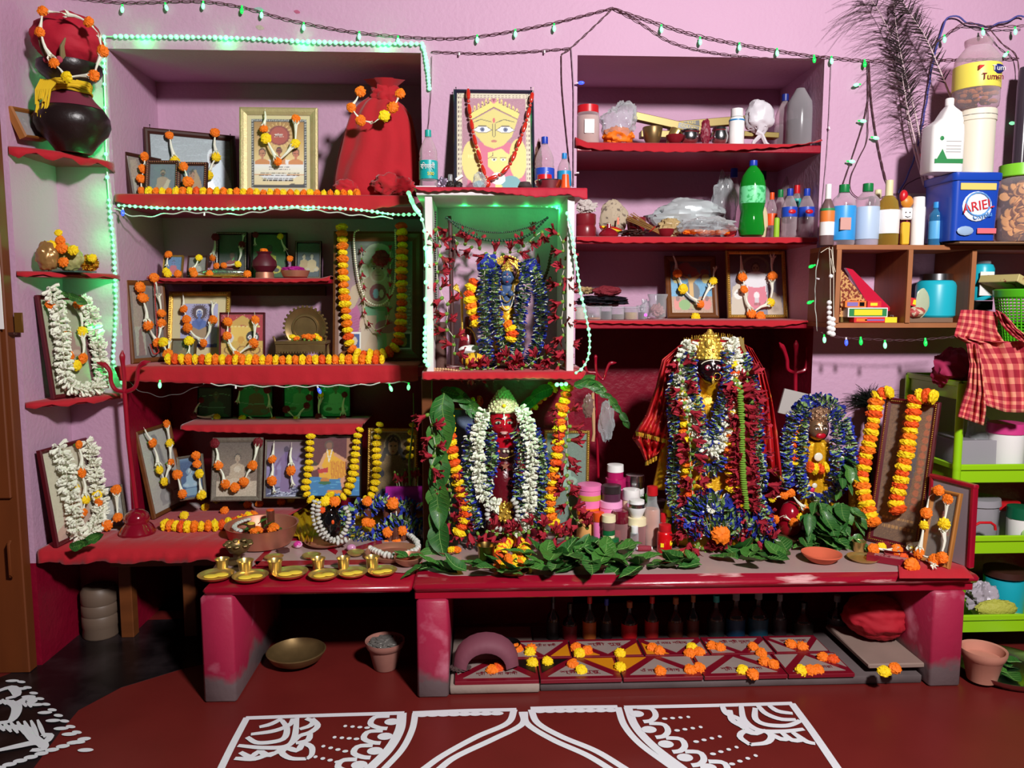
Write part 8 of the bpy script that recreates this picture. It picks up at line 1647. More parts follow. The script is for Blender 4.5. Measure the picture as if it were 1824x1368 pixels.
for i in range(18):mb.ball((-wt*.88+i*wt*.1035,-.056,zs_-.04),.005,6,4)
obj('seat',mb,BRASSD,t)
for sx in(-1,1):
    for sy in(-1,1):obj('leg',MB().lathe([(.008,0),(.012,.004),(.006,.02),(.009,zs_*.5),(.006,zs_*.8),(.009,zs_-.004)],(sx*wt*.85,sy*.045,0),10),BRASSD,t)
    obj('arm',MB().tube([(sx*wt*.92,-.05,zs_),(sx*wt*.97,-.05,zs_+.02),(sx*wt*1.0,-.052,zs_+.026)],.004,6),BRASSD,t)
for i in range(12):put('marigold',MGL['o' if i%3 else 'y'][i%2],t,(rnd.uniform(-wt*.7,wt*.7),rnd.uniform(-.04,.02),zs_+.016+.008*(i%2)),(rnd.uniform(-.6,.6),rnd.uniform(-.6,.6),0),None,.014)
# black pot on the top corner shelf
yp=-.16;zpc=c1z+.006;xpc=PX(130,yp,zpc+.1);up=px2m(1,yp);hp=lambda y:P(130,y,yp).z-zpc
t=thing('clay_pot','black clay pot with yellow thread on its neck topped by a red cloth ball','pot',(xpc,yp,zpc))
obj('body',MB().lathe([(0,0),(26*up,0),(42*up,hp(250)),(53*up,hp(238)),(58*up,hp(224)),(57*up,hp(210)),(50*up,hp(197)),(38*up,hp(184)),(30*up,hp(172)),(27*up,hp(156)),(34*up,hp(145)),(44*up,hp(136)),(50*up,hp(126)),(49*up,hp(116)),(30*up,hp(114))],n=36),mat('black_clay',(34,22,22),.35,ns=9,amt=.3,bump=.3,bs=60),t,ang=60)
obj('maroon_band',MB().lathe([(50*up,hp(196)),(37*up,hp(181)),(30*up,hp(170))],n=36),mat('maroon_smear',(116,36,60),.7),t)
mb=MB()
for k in range(9):z=hp(141+k*3.2);r=(29.5+rnd.uniform(0,2))*up;mb.tube([(r*math.cos(a*PI/12),r*math.sin(a*PI/12),z+.003*math.sin(a+k))for a in range(25)],1.9*up,6)
obj('thread_winding',mb,mat('yellow_yarn',(226,186,30),.8),t);mb=MB()
for k in range(9):x=-34+k*3.4;e=rnd.uniform(190,232);mb.tube([(x*up,-26*up,hp(150)),((x-3)*up,-(38+k)*up,hp(172)),((x-6+rnd.uniform(-3,8))*up,-(46+k)*up,hp(e))],1.7*up,5)
obj('thread_tails',mb,mat('yellow_yarn',(226,186,30),.8),t)
obj('red_cloth_ball',wrapped(lambda d:.02*math.sin(math.atan2(d.x,d.z)*12),(0,0,hp(72)),(56*up,46*up,hp(22)-hp(72)),.08,2,81,48,30),mat('crimson_wrap',(176,18,44),.75,bump=.4,bs=40),t,ang=180)
for s in(-1,1):obj('dry_stalk',MB().tube([(s*12*up,-44*up,hp(118)),(s*16*up,-52*up,hp(100)),(s*(22 if s>0 else 20)*up,-52*up,hp(86))],[5*up,3.5*up,1.2*up],7),mat('dry_stalk',(130,112,74),.7),t);obj('powder_spot',MB().ball((s*10*up-2*up,-48*up,hp(122)),(6*up,3*up,6*up),8,6),mat('rose_powder',(170,60,80),.9),t)
petite('garland of seven blooms around the red cloth ball of the black pot',[('o',77,20),('o',72,58),('o',97,113),('y',120,138),('o',168,135),('o',184,92),('n',176,60),('o',159,40),('n',110,22),('n',80,20)],YPl(yp-.13),0,.02)
# golden bundle on the middle corner shelf
t,mb=bag('gold_cloth_bundle','folded golden brown satin bundle on the middle corner shelf','cloth',64,104,428,482,-.24,c2z+.006,None,.2,2.4,85,.8);obj('fold',mb,mat('gold_satin',(166,124,72),.3,.4,bump=.5,bs=30),t)
t,mb=bag('gold_cloth_bundle','reclining figure shape of pale gold brocade under marigolds','cloth',92,150,432,482,-.18,c2z+.006,None,.15,3,86,.5,fn=lambda d:-.3*max(0,d.z)*max(0,d.x));obj('fold',mb,mat('pale_brocade',(166,160,100),.5,ns=40,amt=.3,bump=.5,bs=90),t)
t,mb=bag('gold_trim_ring','gold tinsel ring with a yellow bloom at the end of the corner shelf','ornament',142,176,452,484,-.10,c2z+.006,None,.4,6,87,.7);obj('tinsel',mb,mat('gold_tinsel',(196,140,30),.35,.7,bump=1,bs=250),t,ang=20)
tag(obj('zari_cloth',MB().slab([(-.08,-.05),(.06,-.06),(.11,0),(.02,.03),(-.05,.02)],0,.004),mat('teal_zari',(70,96,90),.4,.4,ns=60,amt=.5),None,(P(115,486,-.2).x,-.19,c2z+.003),smooth=False),'dull teal brocade strip under the golden bundles','cloth')
for c,x,y,r,lb in(('y',104,415,.013,'small yellow bloom topping the golden bundle'),('o',107,428,.017,'orange marigold high on the golden bundle'),('y',92,438,.020,'yellow marigold on the shoulder of the golden bundle'),('o',110,442,.020,'orange marigold in the middle of the golden bundle'),('y',130,446,.019,'yellow marigold towards the tinsel ring'),('o',113,467,.018,'orange marigold low on the brocade'),('y',164,460,.016,'yellow bloom set in the tinsel ring')):bloom(c,P(x,y,-.235 if x<150 else-.14),(0,-1,.3),r,lb)
# red stand of the trident
def trident(label,pole,prong,base,Y,r=.008,col=REDPAINT,foot=None):
    t=thing('trident',label,'trident',P(*pole[-1],Y));inv=t.matrix_basis.inverted();q_=lambda pts:[inv@P(x,y,Y)for x,y in pts]
    obj('pole',MB().tube(q_(pole),r,10),col,t)
    for pts in prong:W_=q_(pts);path,_=smoothpath(W_,.006);n=len(path);obj('prong',MB().tube(path,[r*(.95+.35*math.exp(-((i/n-.82)/.1)**2))*(1 if i<n*.85 else(n-i)/(n*.15)+.05)for i in range(n)],8),col,t)
    if foot:obj('foot',MB().lathe(foot,tuple(inv@Vector((P(*pole[-1],Y).x,Y,base+.001))),24),mat('wine_gloss',(128,10,34),.15,coat=.9),t)
    return t
bf=px2m(1,-.12)
trident('red painted trident with curled prongs standing on a bell shaped foot',[(222,700),(228,780),(236,850),(243,905)],[[(222,702),(221,670),(218,640),(218,624)],[(224,698),(206,694),(198,680),(196,662),(186,650),(172,646)],[(224,698),(238,692),(244,680),(246,658),(254,648),(268,644)]],ZP+.006,-.12,.0085,foot=[(0,0),(30*bf,0),(31*bf,.01),(26*bf,.03),(20*bf,.045),(22*bf,.06),(19*bf,.08),(10*bf,.095),(0,.1)])
trident('thin red trident leaning behind the cosmetic jars',[(1062,660),(1063,760),(1066,860),(1066,950)],[[(1062,664),(1061,650),(1061,632)],[(1062,664),(1046,662),(1042,650),(1038,642)],[(1062,664),(1074,676),(1080,660),(1086,648),(1098,646)]],ZT,.08,.006)
trident('red trident rising behind the brass faced goddess',[(1417,662),(1417,700),(1418,760),(1420,900)],[[(1417,665),(1418,640),(1418,606)],[(1416,664),(1404,658),(1402,640),(1396,622),(1388,610)],[(1418,664),(1434,658),(1438,640),(1440,612)]],ZT,.06,.008)
t,mb=bag('plastic_bag','knotted clear bag hanging on the thin trident by the wall box','bag',1066,1094,712,790,.04,P(1080,790,.04).z,None,.3,2.5,91,.5);obj('film',mb,CLEARP,t);t,mb=bag('plastic_bag','twisted pouch hanging on the trident shaft beside the clear bag','bag',1038,1060,700,745,.03,P(1050,745,.03).z,None,.3,3,92,.4);obj('film',mb,mat('brownish_film',(120,90,84),.3),t)
t=thing('wooden_hand','slim carved wooden hand hanging on the thin trident','carving',P(1056,690,.03));inv=t.matrix_basis.inverted();obj('arm',MB().tube([inv@P(x,y,.03)for x,y in((1056,700),(1057,740),(1058,772),(1056,786))],[.006,.008,.006,.008],8),WOODB,t);obj('cord',MB().tube([inv@P(1056,700,.03),inv@P(1062,680,.07)],.001,4),THREAD,t)
slabq('pouch','grey white pouch leaning at the red trident top behind the brass goddess',[(1398,692),(1440,702),(1428,745),(1386,735)],.0,.01,mat('grey_pouch',(176,170,166),.35),'pouch')
# ================================================================ UNDER THE TABLE
def fl(x,y,z=0):return PZ(x,y,z)
t,H,R_=onT('clay_planter','small terracotta pot with a wavy foil covered mouth under the table','pot',686,1196,1128,70,[(0,0),(.55,0),(.58,.03),(.82,.72),(.9,.75),(1,.9),(1,1),(.93,.98),(.78,.7),(0,.66)],mat('dusty_terracotta',(150,100,88),.85,ns=20,amt=.2),z=0,n=30)
obj('foil',wrapped(None,(0,0,H*.92),(R_*.8,R_*.8,H*.08),.4,5,93),mat('crumpled_foil',(150,146,140),.3,.5),t,ang=25)
onT('brass_basin','wide dull brass bowl standing under the left part of the table','bowl',528,1192,1141,104,bowlp,BRASSD,z=0,n=32)
t,H,R_=onT('clay_planter','terracotta pot with a wavy rim on the steel tray beside the rack','pot',1750,1218,1140,76,[(0,0),(.6,0),(.62,.03),(.85,.7),(.92,.74),(1,.9),(1,1),(.9,.97),(.8,.72),(0,.68)],mat('peach_terracotta',(190,128,108),.8,ns=20,amt=.12),z=.012,n=30)
t,H,R_=onT('steel_tray','round steel tray with green leaves and a terracotta pot on the floor','tray',1790,1216,1208,168,platep,STEEL,z=0,n=40);[put('leaf',LV[i%5],t,(rnd.uniform(-.05,.1),rnd.uniform(-.06,.04),.014+i*.002),(0,0,rnd.uniform(0,6)),None,.11)for i in range(7)]
t,H,R_=onT('water_can','ribbed dusty plastic can standing in the dark under the platform','can',178,1136,1032,60,[(0,0),(.95,0),(1,.03),(.95,.18),(1,.22),(1,.4),(.95,.43),(1,.47),(1,.62),(.95,.65),(1,.69),(1,.9),(.85,.97),(.5,1),(0,1)],mat('dusty_can',(104,86,72),.5),z=0)
t,mb=bag('cloth_bundle','round red cloth bundle tied under the far end of the table','bundle',1502,1618,1062,1180,-.36,.075,None,.17,1.9,95,.8,nu=60,nv=36);obj('wrapped_load',mb,mat('red_bundle_cloth',(160,8,30),.8,bump=.4,bs=35),t,ang=180)
pln=thing('stone_plinth','long grey stone slab under the painted tiles below the table','slab',(0,0,0));zq=P(1200,1214,-.585).z
xq0,xq1,xq2=P(800,1230,-.585).x,P(962,1225,-.585).x,P(1645,1225,-.585).x;STN=mat('grey_dusty_stone',(92,80,80),.7,ns=7,amt=.4,bump=.3,bs=30)
obj('slab',MB().bb(((xq0+xq1)/2,-.35,zq/2+.003),(xq1-xq0-.004,.48,zq),.005),mat('light_stone',(150,132,122),.8,ns=9,amt=.25,bump=.4,bs=40),pln,ang=60);obj('slab',MB().bb(((xq1+xq2)/2,-.34,zq/2),(xq2-xq1-.002,.47,zq),.004),STN,pln,ang=60)
TM=mat('tile_grey',(148,132,126),.5,ns=9,amt=.15);TY=mat('tile_yellow',(206,130,14),.5,ns=9,amt=.15);TK=mat('tile_black',(22,14,14),.4);TR=mat('tile_red',(118,12,32),.35,coat=.3)
INK=mat('maroon_ink',(110,20,34),.6);zt0=zq+.0015
names=['শ্রী শ্রী মা কালী','শ্রী গুরু','ওঁ নমঃ শিবায়','শ্রী শ্রী দুর্গা','জয় মা তারা']
ROWS=(((810,960),(962,1108),(1110,1254),(1256,1408),(1409,1531)),((920,1020),(1022,1150),(1152,1270),(1272,1390),(1392,1492)))
for r_,row in enumerate(ROWS):
    Yf,Yb2=(-.585,-.42)if r_==0 else(-.418,-.27)
    for i,(xa_,xb3)in enumerate(row):
        ya_=1214 if r_==0 else 1180;X0_,X1q=PZ(xa_,ya_,zt0).x,PZ(xb3,ya_,zt0).x;W_=X1q-X0_;D_=Yb2-Yf;hT=.014
        t=obj('painted_tile',MB().bb((W_/2,D_/2,hT/2),(W_-.002,D_-.002,hT),.001),TR,None,(X0_,Yf,zt0),smooth=False)
        tag(t,('nearest the mauve cap','second from the mauve cap','in the middle','second from the red bundle','nearest the red bundle')[i]+', red edged painted tile in the '+('front' if r_==0 else 'rear')+' row','tile','painted tiles under the table');up_=(i+r_)%1==0
        def tri(pts,m):obj('inlay',MB().slab([(u*W_,v*D_)for u,v in pts],hT-.001,hT+.0012),m,t,smooth=False)
        side=TY if(i in(1,)and r_==1)or(i==2 and r_==1)else TM
        if r_==0:tri([(.1,.14),(.9,.14),(.5,.86)],TM);tri([(.03,.93),(.03,.3),(.40,.93)],(TM,TK,TY,TM,TM)[i]);tri([(.97,.93),(.60,.93),(.97,.3)],(TK,TY,TM,TM,TM)[i])
        else:tri([(.1,.86),(.5,.14),(.9,.86)],TM);tri([(.03,.08),(.38,.08),(.03,.72)],(TM,TY,TY,TM,TM)[i]);tri([(.97,.08),(.97,.72),(.62,.08)],(TY,TY,TM,TM,TM)[i])
        text(names[i],.026,INK,t,Matrix.Translation((W_/2,D_*(.3 if r_==0 else .66),hT+.0018)),width=W_*.5)
zf=zt0+.016
FLW=[('o',876,1190),('d',887,1186),('y',944,1158),('o',922,1152),('o',946,1152),('y',948,1177),('y',975,1175),('o',1026,1150),('y',1032,1160),('o',1046,1155),('o',1020,1180),('y',1035,1190),('y',1104,1160),('y',1105,1185),('o',1162,1150),('o',1175,1156),('o',1176,1192),('y',1232,1150),('o',1228,1160),('o',1245,1158),('o',1229,1190),('o',1245,1186),('o',1268,1147),('o',1283,1150),('o',1342,1149),('o',1356,1160),('o',1362,1175),('o',1378,1180),('y',1323,1190),('o',1341,1197),('o',1409,1144),('o',1429,1148),('o',1466,1167),('d',1484,1171),('y',1427,1190),('o',1443,1190),('o',1457,1189),('y',1575,1192),('o',1594,1186)]
ORD_=('first','second','third','fourth');SP_=('nearest the mauve cap','second from the cap','in the middle','second from the bundle','nearest the bundle');cnt={}
def spot(c,x,y):r_=0 if y>1172 else 1;k=max([i for i,(a,b_)in enumerate(ROWS[r_])if x>=a-8]or[0]);return('yellow' if c=='y' else 'orange',('front','rear')[r_],k)
FLW.sort(key=lambda f:f[1])
for c,x,y in FLW:cnt[spot(c,x,y)]=cnt.get(spot(c,x,y),0)+1
see={}
for c,x,y in FLW:
    k=spot(c,x,y);n_=see[k]=see.get(k,0)+1;lb=((ORD_[n_-1]+' ')if cnt[k]>1 else '')+k[0]+' marigold from the cap side on the '+k[1]+' tile '+SP_[k[2]]
    if cnt[k]==1:lb='only '+k[0]+' marigold on the '+k[1]+' painted tile '+SP_[k[2]]
    if x>1550:lb=k[0]+' marigold before the red cloth bundle under the table'
    bloom(c,PZ(x,y+4,zf+.004 if x<1550 else .088),(rnd.uniform(-.2,.2),-.6,.9),.021,lb,'loose marigolds on the painted tiles' if x<1550 else None)
t=thing('wooden_board','pale low wooden seat board under the round red cloth bundle','board',(PX(1560,-.4,.06),-.40,.055));obj('plank',MB().bb((0,0,.008),(.23,.34,.018),.004),mat('pale_board',(140,118,108),.7,ns=8,amt=.2),t)
t=thing('mauve_cap','mauve dome shaped cap lying at the pillar end of the tiles','cap',fl(866,1182,.06));hh=.1;mb=MB();mb.sheet([[(.115*math.cos(a*PI/12)*s,d*.02,max(0,.10*math.sin(a*PI/12)*s))for a in range(13)]for s,d in((1,2),(1.0,-1),(.62,-2.6),(.6,-2.3),(.9,2))]);obj('shell',mb,mat('mauve_felt',(116,62,76),.7),t,ang=180)
t,mb=bag('pebbles','few dusty pebbles beside the mauve cap','stones',800,838,1186,1206,-.5,.05,None,.4,4,97,.8);obj('pebble_heap',mb,mat('dusty_pebble',(80,60,58),.8),t)
onT('black_dish','black shallow dish with a pale rim behind the mauve cap','dish',902,1156,1140,50,platep,BLACK,z=.06)
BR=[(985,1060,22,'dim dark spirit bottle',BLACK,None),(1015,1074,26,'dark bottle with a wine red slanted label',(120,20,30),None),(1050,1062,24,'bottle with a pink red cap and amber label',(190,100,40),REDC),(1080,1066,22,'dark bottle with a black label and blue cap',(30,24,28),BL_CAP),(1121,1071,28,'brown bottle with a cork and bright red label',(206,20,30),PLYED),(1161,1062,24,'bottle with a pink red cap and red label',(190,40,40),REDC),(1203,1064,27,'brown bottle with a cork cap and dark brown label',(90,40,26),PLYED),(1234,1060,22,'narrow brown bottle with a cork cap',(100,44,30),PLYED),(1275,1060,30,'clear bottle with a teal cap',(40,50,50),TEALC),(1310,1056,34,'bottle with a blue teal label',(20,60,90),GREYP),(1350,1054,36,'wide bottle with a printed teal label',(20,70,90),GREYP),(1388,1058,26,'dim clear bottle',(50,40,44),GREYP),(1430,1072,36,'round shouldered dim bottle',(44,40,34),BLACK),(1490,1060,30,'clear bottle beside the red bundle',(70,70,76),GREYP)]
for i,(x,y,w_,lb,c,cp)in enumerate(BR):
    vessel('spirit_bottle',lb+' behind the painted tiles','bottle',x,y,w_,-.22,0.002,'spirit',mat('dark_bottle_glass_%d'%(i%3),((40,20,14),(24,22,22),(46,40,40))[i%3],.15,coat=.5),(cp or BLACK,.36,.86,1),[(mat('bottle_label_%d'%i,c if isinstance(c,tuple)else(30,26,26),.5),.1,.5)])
# ================================================================ LIGHT STRINGS, WIRES, FEATHERS
GL=mat('green_led',(150,255,190),.3,emit=(140,255,180),es=1.25);GL2=mat('green_led_dim',(30,200,90),.3,emit=(20,220,70),es=1.1);BLED=mat('blue_led',(60,90,255),.3,emit=(60,80,255),es=1.4);PLED=mat('pale_led_holder',(230,220,226),.4)
WIRE=mat('maroon_brown_wire',(84,50,58),.6);WWIRE=mat('white_wire',(206,214,204),.5);GWIRE=mat('green_tint_tube',(176,226,196),.3)
ledm={m.name:MB().ball((0,0,0),1,8,6).mesh('led',m)for m in(GL,GL2,BLED)}
def rope(label,pts,Y,sp,r,wire=GWIRE,wr=.003,m=GL,lights=0,e=.6,skip=None,lo=(0,-.015,-.012)):
    path,tan=smoothpath([P(x,y,pt[0]if pt else Y)for x,y,*pt in pts],sp);t=thing('rope_light',label,'string lights',path[0]);inv=t.matrix_basis.inverted();obj('tube',MB().tube([inv@p for p in path],wr,6),wire,t)
    for i,p in enumerate(path):
        if skip and skip(i,len(path)):continue
        put('bulb',ledm[m.name],t,M=inv@Matrix.Translation(p+Vector((0,-wr*.8,0)))@Matrix.Scale(r*rnd.uniform(.8,1.15),4))
    for k in range(lights):
        p=path[int((k+.5)*len(path)/lights)];l=lamp('led_glow',inv@(p+Vector(lo)),e,(.02,1,.17),.01);l.parent=t
    return t
rope('green rope light along the top edge of the upper niche',[(186,65),(300,66),(420,68),(560,75),(680,78),(752,78)],-.012,.0205,.0082,lights=4,e=.22,skip=lambda i,n:i<2)
rope('bright green rope light falling from the niche corner onto the pier',[(752,78),(757,95),(762,125),(765,158)],-.012,.013,.0085)
rope('green rope light running down the wall edge beside the corner shelves',[(186,66),(186,130),(188,200),(190,290),(196,370),(202,430),(206,500),(207,560),(203,625),(204,650),(222,690)],-.014,.0215,.0075,lights=8,e=.34,lo=(-.035,-.05,0),skip=lambda i,n:6<i<n*.46 and i%4)
rope('green rope light under the front of the upper niche shelf',[(212,366),(300,371),(420,372),(540,369),(640,374),(700,382),(738,382)],-.02,.0205,.0066,lights=4,e=.22)
rope('green rope light at the staff side edge of the wall box',[(728,344,-.1),(738,368,-.3),(748,382,-.365),(754,400,-.367),(758,430,-.37),(759,500,-.37),(758,560,-.37),(757,640,-.37),(762,650,-.37)],-.37,.02,.008,lights=3,e=.28,skip=lambda i,n:n*.38<i<n*.8 and i%3)
rope('green rope light inside the top of the wall box',[(800,364),(850,363),(900,364),(950,365),(985,368),(1008,378)],-.06,.02,.0066,lights=4,e=.16)
rope('green rope light hanging loose past the white board of the wall box',[(1010,380),(1018,410),(1022,440),(1028,480),(1034,520),(1043,560),(1050,600),(1048,635),(1038,655),(1026,664)],-.372,.022,.0062)
rope('short green rope light end under the wall box corner',[(992,685),(1008,684)],-.34,.02,.008,lights=1,e=.9,lo=(-.1,-.05,-.01))
def wire(label,pts,Y,m=WIRE,r=.0016,bulbs=(),tw=True,cat='wire',bl=.022):
    path,tan=smoothpath([P(x,y,pt[0]if pt else Y)for x,y,*pt in pts],.012);t=thing('fairy_light_string' if bulbs else 'hanging_wire',label,'string lights' if bulbs else cat,path[0]);inv=t.matrix_basis.inverted()
    obj('cord',MB().tube([inv@(p+Vector((0,.002*math.sin(i),.0035*math.sin(i*.9))))for i,p in enumerate(path)],r,5),m,t)
    if tw:obj('cord',MB().tube([inv@(p+Vector((0,-.002*math.sin(i),-.0035*math.sin(i*.9))))for i,p in enumerate(path)],r,5),m,t)
    for c,x,y,dx,dz in bulbs:
        p=P(x,y,Y-.006);d=Vector((dx,-.2,-dz)).normalized();h=MB().tube([inv@p,inv@(p+d*.012)],.0035,7);obj('holder',h,PLED if c in 'wb' else GL2,t)
        if c!='w':put('bulb',ledm[{'g':GL,'d':GL2,'b':BLED}[c].name],t,M=inv@Matrix.Translation(p+d*.02)@align(d)@Matrix.Diagonal((.007,.007,.013,1)))
    return t
wire('long fairy light wire sagging across the top of the wall to the pier',[(100,-8),(220,4),(350,2),(430,12),(520,36),(640,58),(780,68),(870,62),(980,42),(1092,14)],-.01,bulbs=[('g',218,8,0,1),('g',294,5,.3,1),('g',362,2,0,1),('d',431,10,0,1),('g',466,18,0,1),('g',541,40,0,1),('g',640,56,0,1),('g',709,64,0,1),('g',850,62,0,1),('g',918,52,0,1),('g',987,42,0,1)])
wire('fairy light wire running from the pier peak over the right niche',[(1092,14),(1150,34),(1240,62),(1340,82),(1440,98),(1480,102),(1545,108),(1600,108),(1690,106),(1815,104)],-.012,bulbs=[('g',1178,44,0,1),('g',1247,66,0,1),('g',1317,76,0,1),('g',1384,86,0,1),('d',1450,98,0,1),('g',1481,100,0,1),('d',1540,106,0,1)])
wire('twisted dark wire pair drooping to the right niche corner',[(1092,14),(1140,40),(1190,72),(1250,90),(1340,102),(1430,106),(1470,100)],-.008,r=.0014)
wire('wire from the pier peak down to the small nail',[(1092,14),(1055,50),(1018,84),(1000,97)],-.008)
wire('straight wire between the rope light corner and the small nail',[(768,92),(860,95),(940,92),(1018,86)],-.008,r=.0014,bulbs=[('w',818,94,0,1),('w',970,90,0,1)])
wire('dark wire falling beside the folk painting',[(1000,98),(1001,150),(1006,210),(1012,270),(1018,330)],-.008)
wire('pale wire down the edge of the right niche beside the folk painting',[(1018,86),(1022,160),(1022,240),(1022,330)],-.01,m=mat('pink_grey_wire',(180,150,168),.5),r=.002,bulbs=[('b',1026,148,1,0),('w',1026,308,1,0)])
wire('thin cord from the rope light end to the teal capped bottle',[(769,100),(768,160),(762,240)],-.01,tw=False,r=.0012)
wire('white fairy cord under the upper niche shelf',[(203,372),(250,386),(330,378),(420,382),(520,372),(640,384),(700,388)],-.03,m=WWIRE,tw=False,r=.0024,bulbs=[('b',219,370,0,1),('w',364,379,0,1)])
sg=wire('white fairy cord under the wide middle shelf cloth',[(362,683),(400,686),(480,688),(560,688),(640,686),(700,681),(730,682)],-.05,m=WWIRE,tw=False,r=.0024,bulbs=[('w',420,687,0,1),('g',285,677,0,1),('g',693,684,.4,1),('g',728,682,0,.3),('b',565,688,.5,1)])
for x in(440,530,610):l_=lamp('led_glow',sg.matrix_basis.inverted()@P(x,692,.08),.16,(.02,1,.17),.01);l_.parent=sg
wire('beaded dark cord looping in the shade under the middle shelf',[(225,676),(250,696),(290,706),(330,698),(362,684)],-.02,m=mat('spotted_cord',(90,84,84),.5),tw=False)
wire('fairy light wires bunched down the wall above the cubby',[(1545,108),(1548,160),(1540,210),(1525,260),(1508,310),(1494,350)],-.012,bulbs=[('g',1533,150,-1,.2),('g',1528,215,.8,.1),('g',1508,287,.8,.1),('g',1551,244,.8,.2)])
wire('dark wire curling down behind the green capped bottles',[(1546,110),(1546,190),(1544,250),(1526,290),(1515,320),(1518,345),(1545,352),(1600,345)],-.01,r=.0018,tw=False);wire('dark wire slanting down towards the toy face',[(1548,112),(1552,180),(1562,250),(1575,310),(1582,330)],-.01,r=.0022);wire('dark wire looping behind the detergent tub',[(1606,345),(1618,325),(1640,318),(1662,318)],-.02,r=.0018,tw=False)
wire('thin wire along the edge beside the right niche',[(1481,104),(1478,180),(1474,260),(1468,330),(1462,400)],-.008,m=mat('pink_grey_wire',(180,150,168),.5),tw=False,bulbs=[('w',1476,226,.3,1)])
RIB=mat('violet_blue_ribbon',(74,76,150),.6)
wire('violet blue ribbon tied up on two nails at the wall top',[(1824,30),(1812,30),(1780,42),(1756,47),(1725,40),(1692,28),(1676,60),(1662,110),(1652,170),(1640,235),(1622,300),(1600,345)],-.02,m=RIB,r=.0035,tw=False,cat='ribbon')
wire('fairy light loop around the snack jar',[(1655,88),(1680,66),(1718,42),(1756,47),(1800,47),(1824,46)],-.03,bulbs=[('g',1682,62,0,1),('g',1750,50,0,.6),('g',1808,48,0,1)]);wire('fairy wire dropping from the ribbon knot to the wall corner',[(1760,48),(1785,78),(1812,105),(1814,180),(1812,260),(1812,300)],-.03,bulbs=[('g',1796,92,-.6,.6),('g',1810,220,-1,0),('d',1815,285,0,1)])
wire('fairy light string under the wooden cubby',[(1462,592),(1490,600),(1540,604),(1620,606),(1700,600)],-.22,bulbs=[('g',1468,596,0,1),('b',1507,601,0,1),('d',1533,600,0,1),('g',1576,606,0,1),('d',1648,602,0,1)],r=.0012);wire('fairy light string down the side of the wooden cubby',[(1462,440),(1454,480),(1452,540),(1456,590)],-.1,m=WWIRE,tw=False,bulbs=[('d',1452,472,-.6,.2),('w',1454,496,.8,.2),('d',1449,536,-.6,.2)])
# peacock feathers
BARB=mat('dark_feather_barbs',(62,40,44),.7);QUI=mat('pale_quill',(206,180,184),.5);BARB2=mat('dark_feather_vane',(40,28,30),.7)
pf=thing('peacock_feathers','bunch of dark peacock feathers leaning on the wall above the cubby','feathers',P(1650,335,-.06));inv=pf.matrix_basis.inverted();mb=MB();mv=MB()
for qi,(pts,dens,ln)in enumerate((([(1646,330),(1620,230),(1606,120),(1576,40),(1545,-12)],30,55),([(1650,330),(1634,220),(1612,130),(1598,60),(1592,0)],34,60),([(1642,300),(1618,200),(1606,130)],14,45),([(1700,190),(1672,120),(1650,70),(1625,30),(1600,-10)],40,26))):
    path,tan=smoothpath([P(x,y,-.05-.012*qi)for x,y in pts],.004);obj('quill',MB().tube([inv@p for p in path],[.0042*(1-.75*i/len(path))for i in range(len(path))],6),QUI,pf);n=len(path)
    for k in range(dens*3):
        i=rnd.randrange(int(n*.25),n);s=rnd.choice((-1,1));sd=tan[i].cross(Vector((0,1,0)))*s;L_=px2m(ln,0)*rnd.uniform(.4,1.3)*(.5+.8*i/n);p=path[i];dr=rnd.uniform(.2,.9)
        mb.tube([inv@(p+sd*L_*t_+tan[i]*L_*(.6*t_)-Vector((0,0,dr*L_*t_*t_))+Vector((0,-.01*t_,0)))for t_ in(0,.35,.7,1)],[.0011,.001,.0007,.0004],3)
    for k in range(70 if qi in(1,3)else 20):
        i=rnd.randrange(int(n*(.5 if qi!=3 else .2)),n);sd=tan[i].cross(Vector((0,1,0)))*rnd.choice((-1,1));mv.tube([inv@path[i],inv@(path[i]+(sd+tan[i]*.8)*px2m(rnd.uniform(8,22),0)+Vector((0,-.006,0)))],[.003,.001],4)
tag(obj('barbs',mb,BARB,pf),kind='stuff');tag(obj('vane',mv,BARB2,pf),kind='stuff');obj('red_clip',MB().bb(inv@P(1644,280,-.07),(.024,.02,.03),.003),REDC,pf)
# fly whisk
fw_=thing('fly_whisk','black haired fly whisk standing behind the large tilted frame','whisk',P(1548,800,.0));inv=fw_.matrix_basis.inverted();obj('handle',MB().tube([inv@P(x,y,-.02)for x,y in((1550,860),(1549,780),(1547,722))],[.010,.011,.014],10),mat('dark_handle',(54,22,26),.4),fw_);mb=MB()
for k in range(260):
    a=rnd.uniform(-1.5,1.15);L_=px2m(rnd.uniform(30,66),0);p=P(1547+rnd.uniform(-5,8),726-rnd.uniform(0,14),-.02);d=Vector((math.sin(a),rnd.uniform(-.4,.4),math.cos(a)*.9));mb.tube([inv@(p+d*L_*t_-Vector((0,0,.35*L_*t_*t_)))for t_ in(0,.35,.7,1)],[.0014,.0012,.0009,.0004],3)
tag(obj('hair_tuft',mb,mat('black_hair',(16,20,16),.4),fw_),kind='stuff')
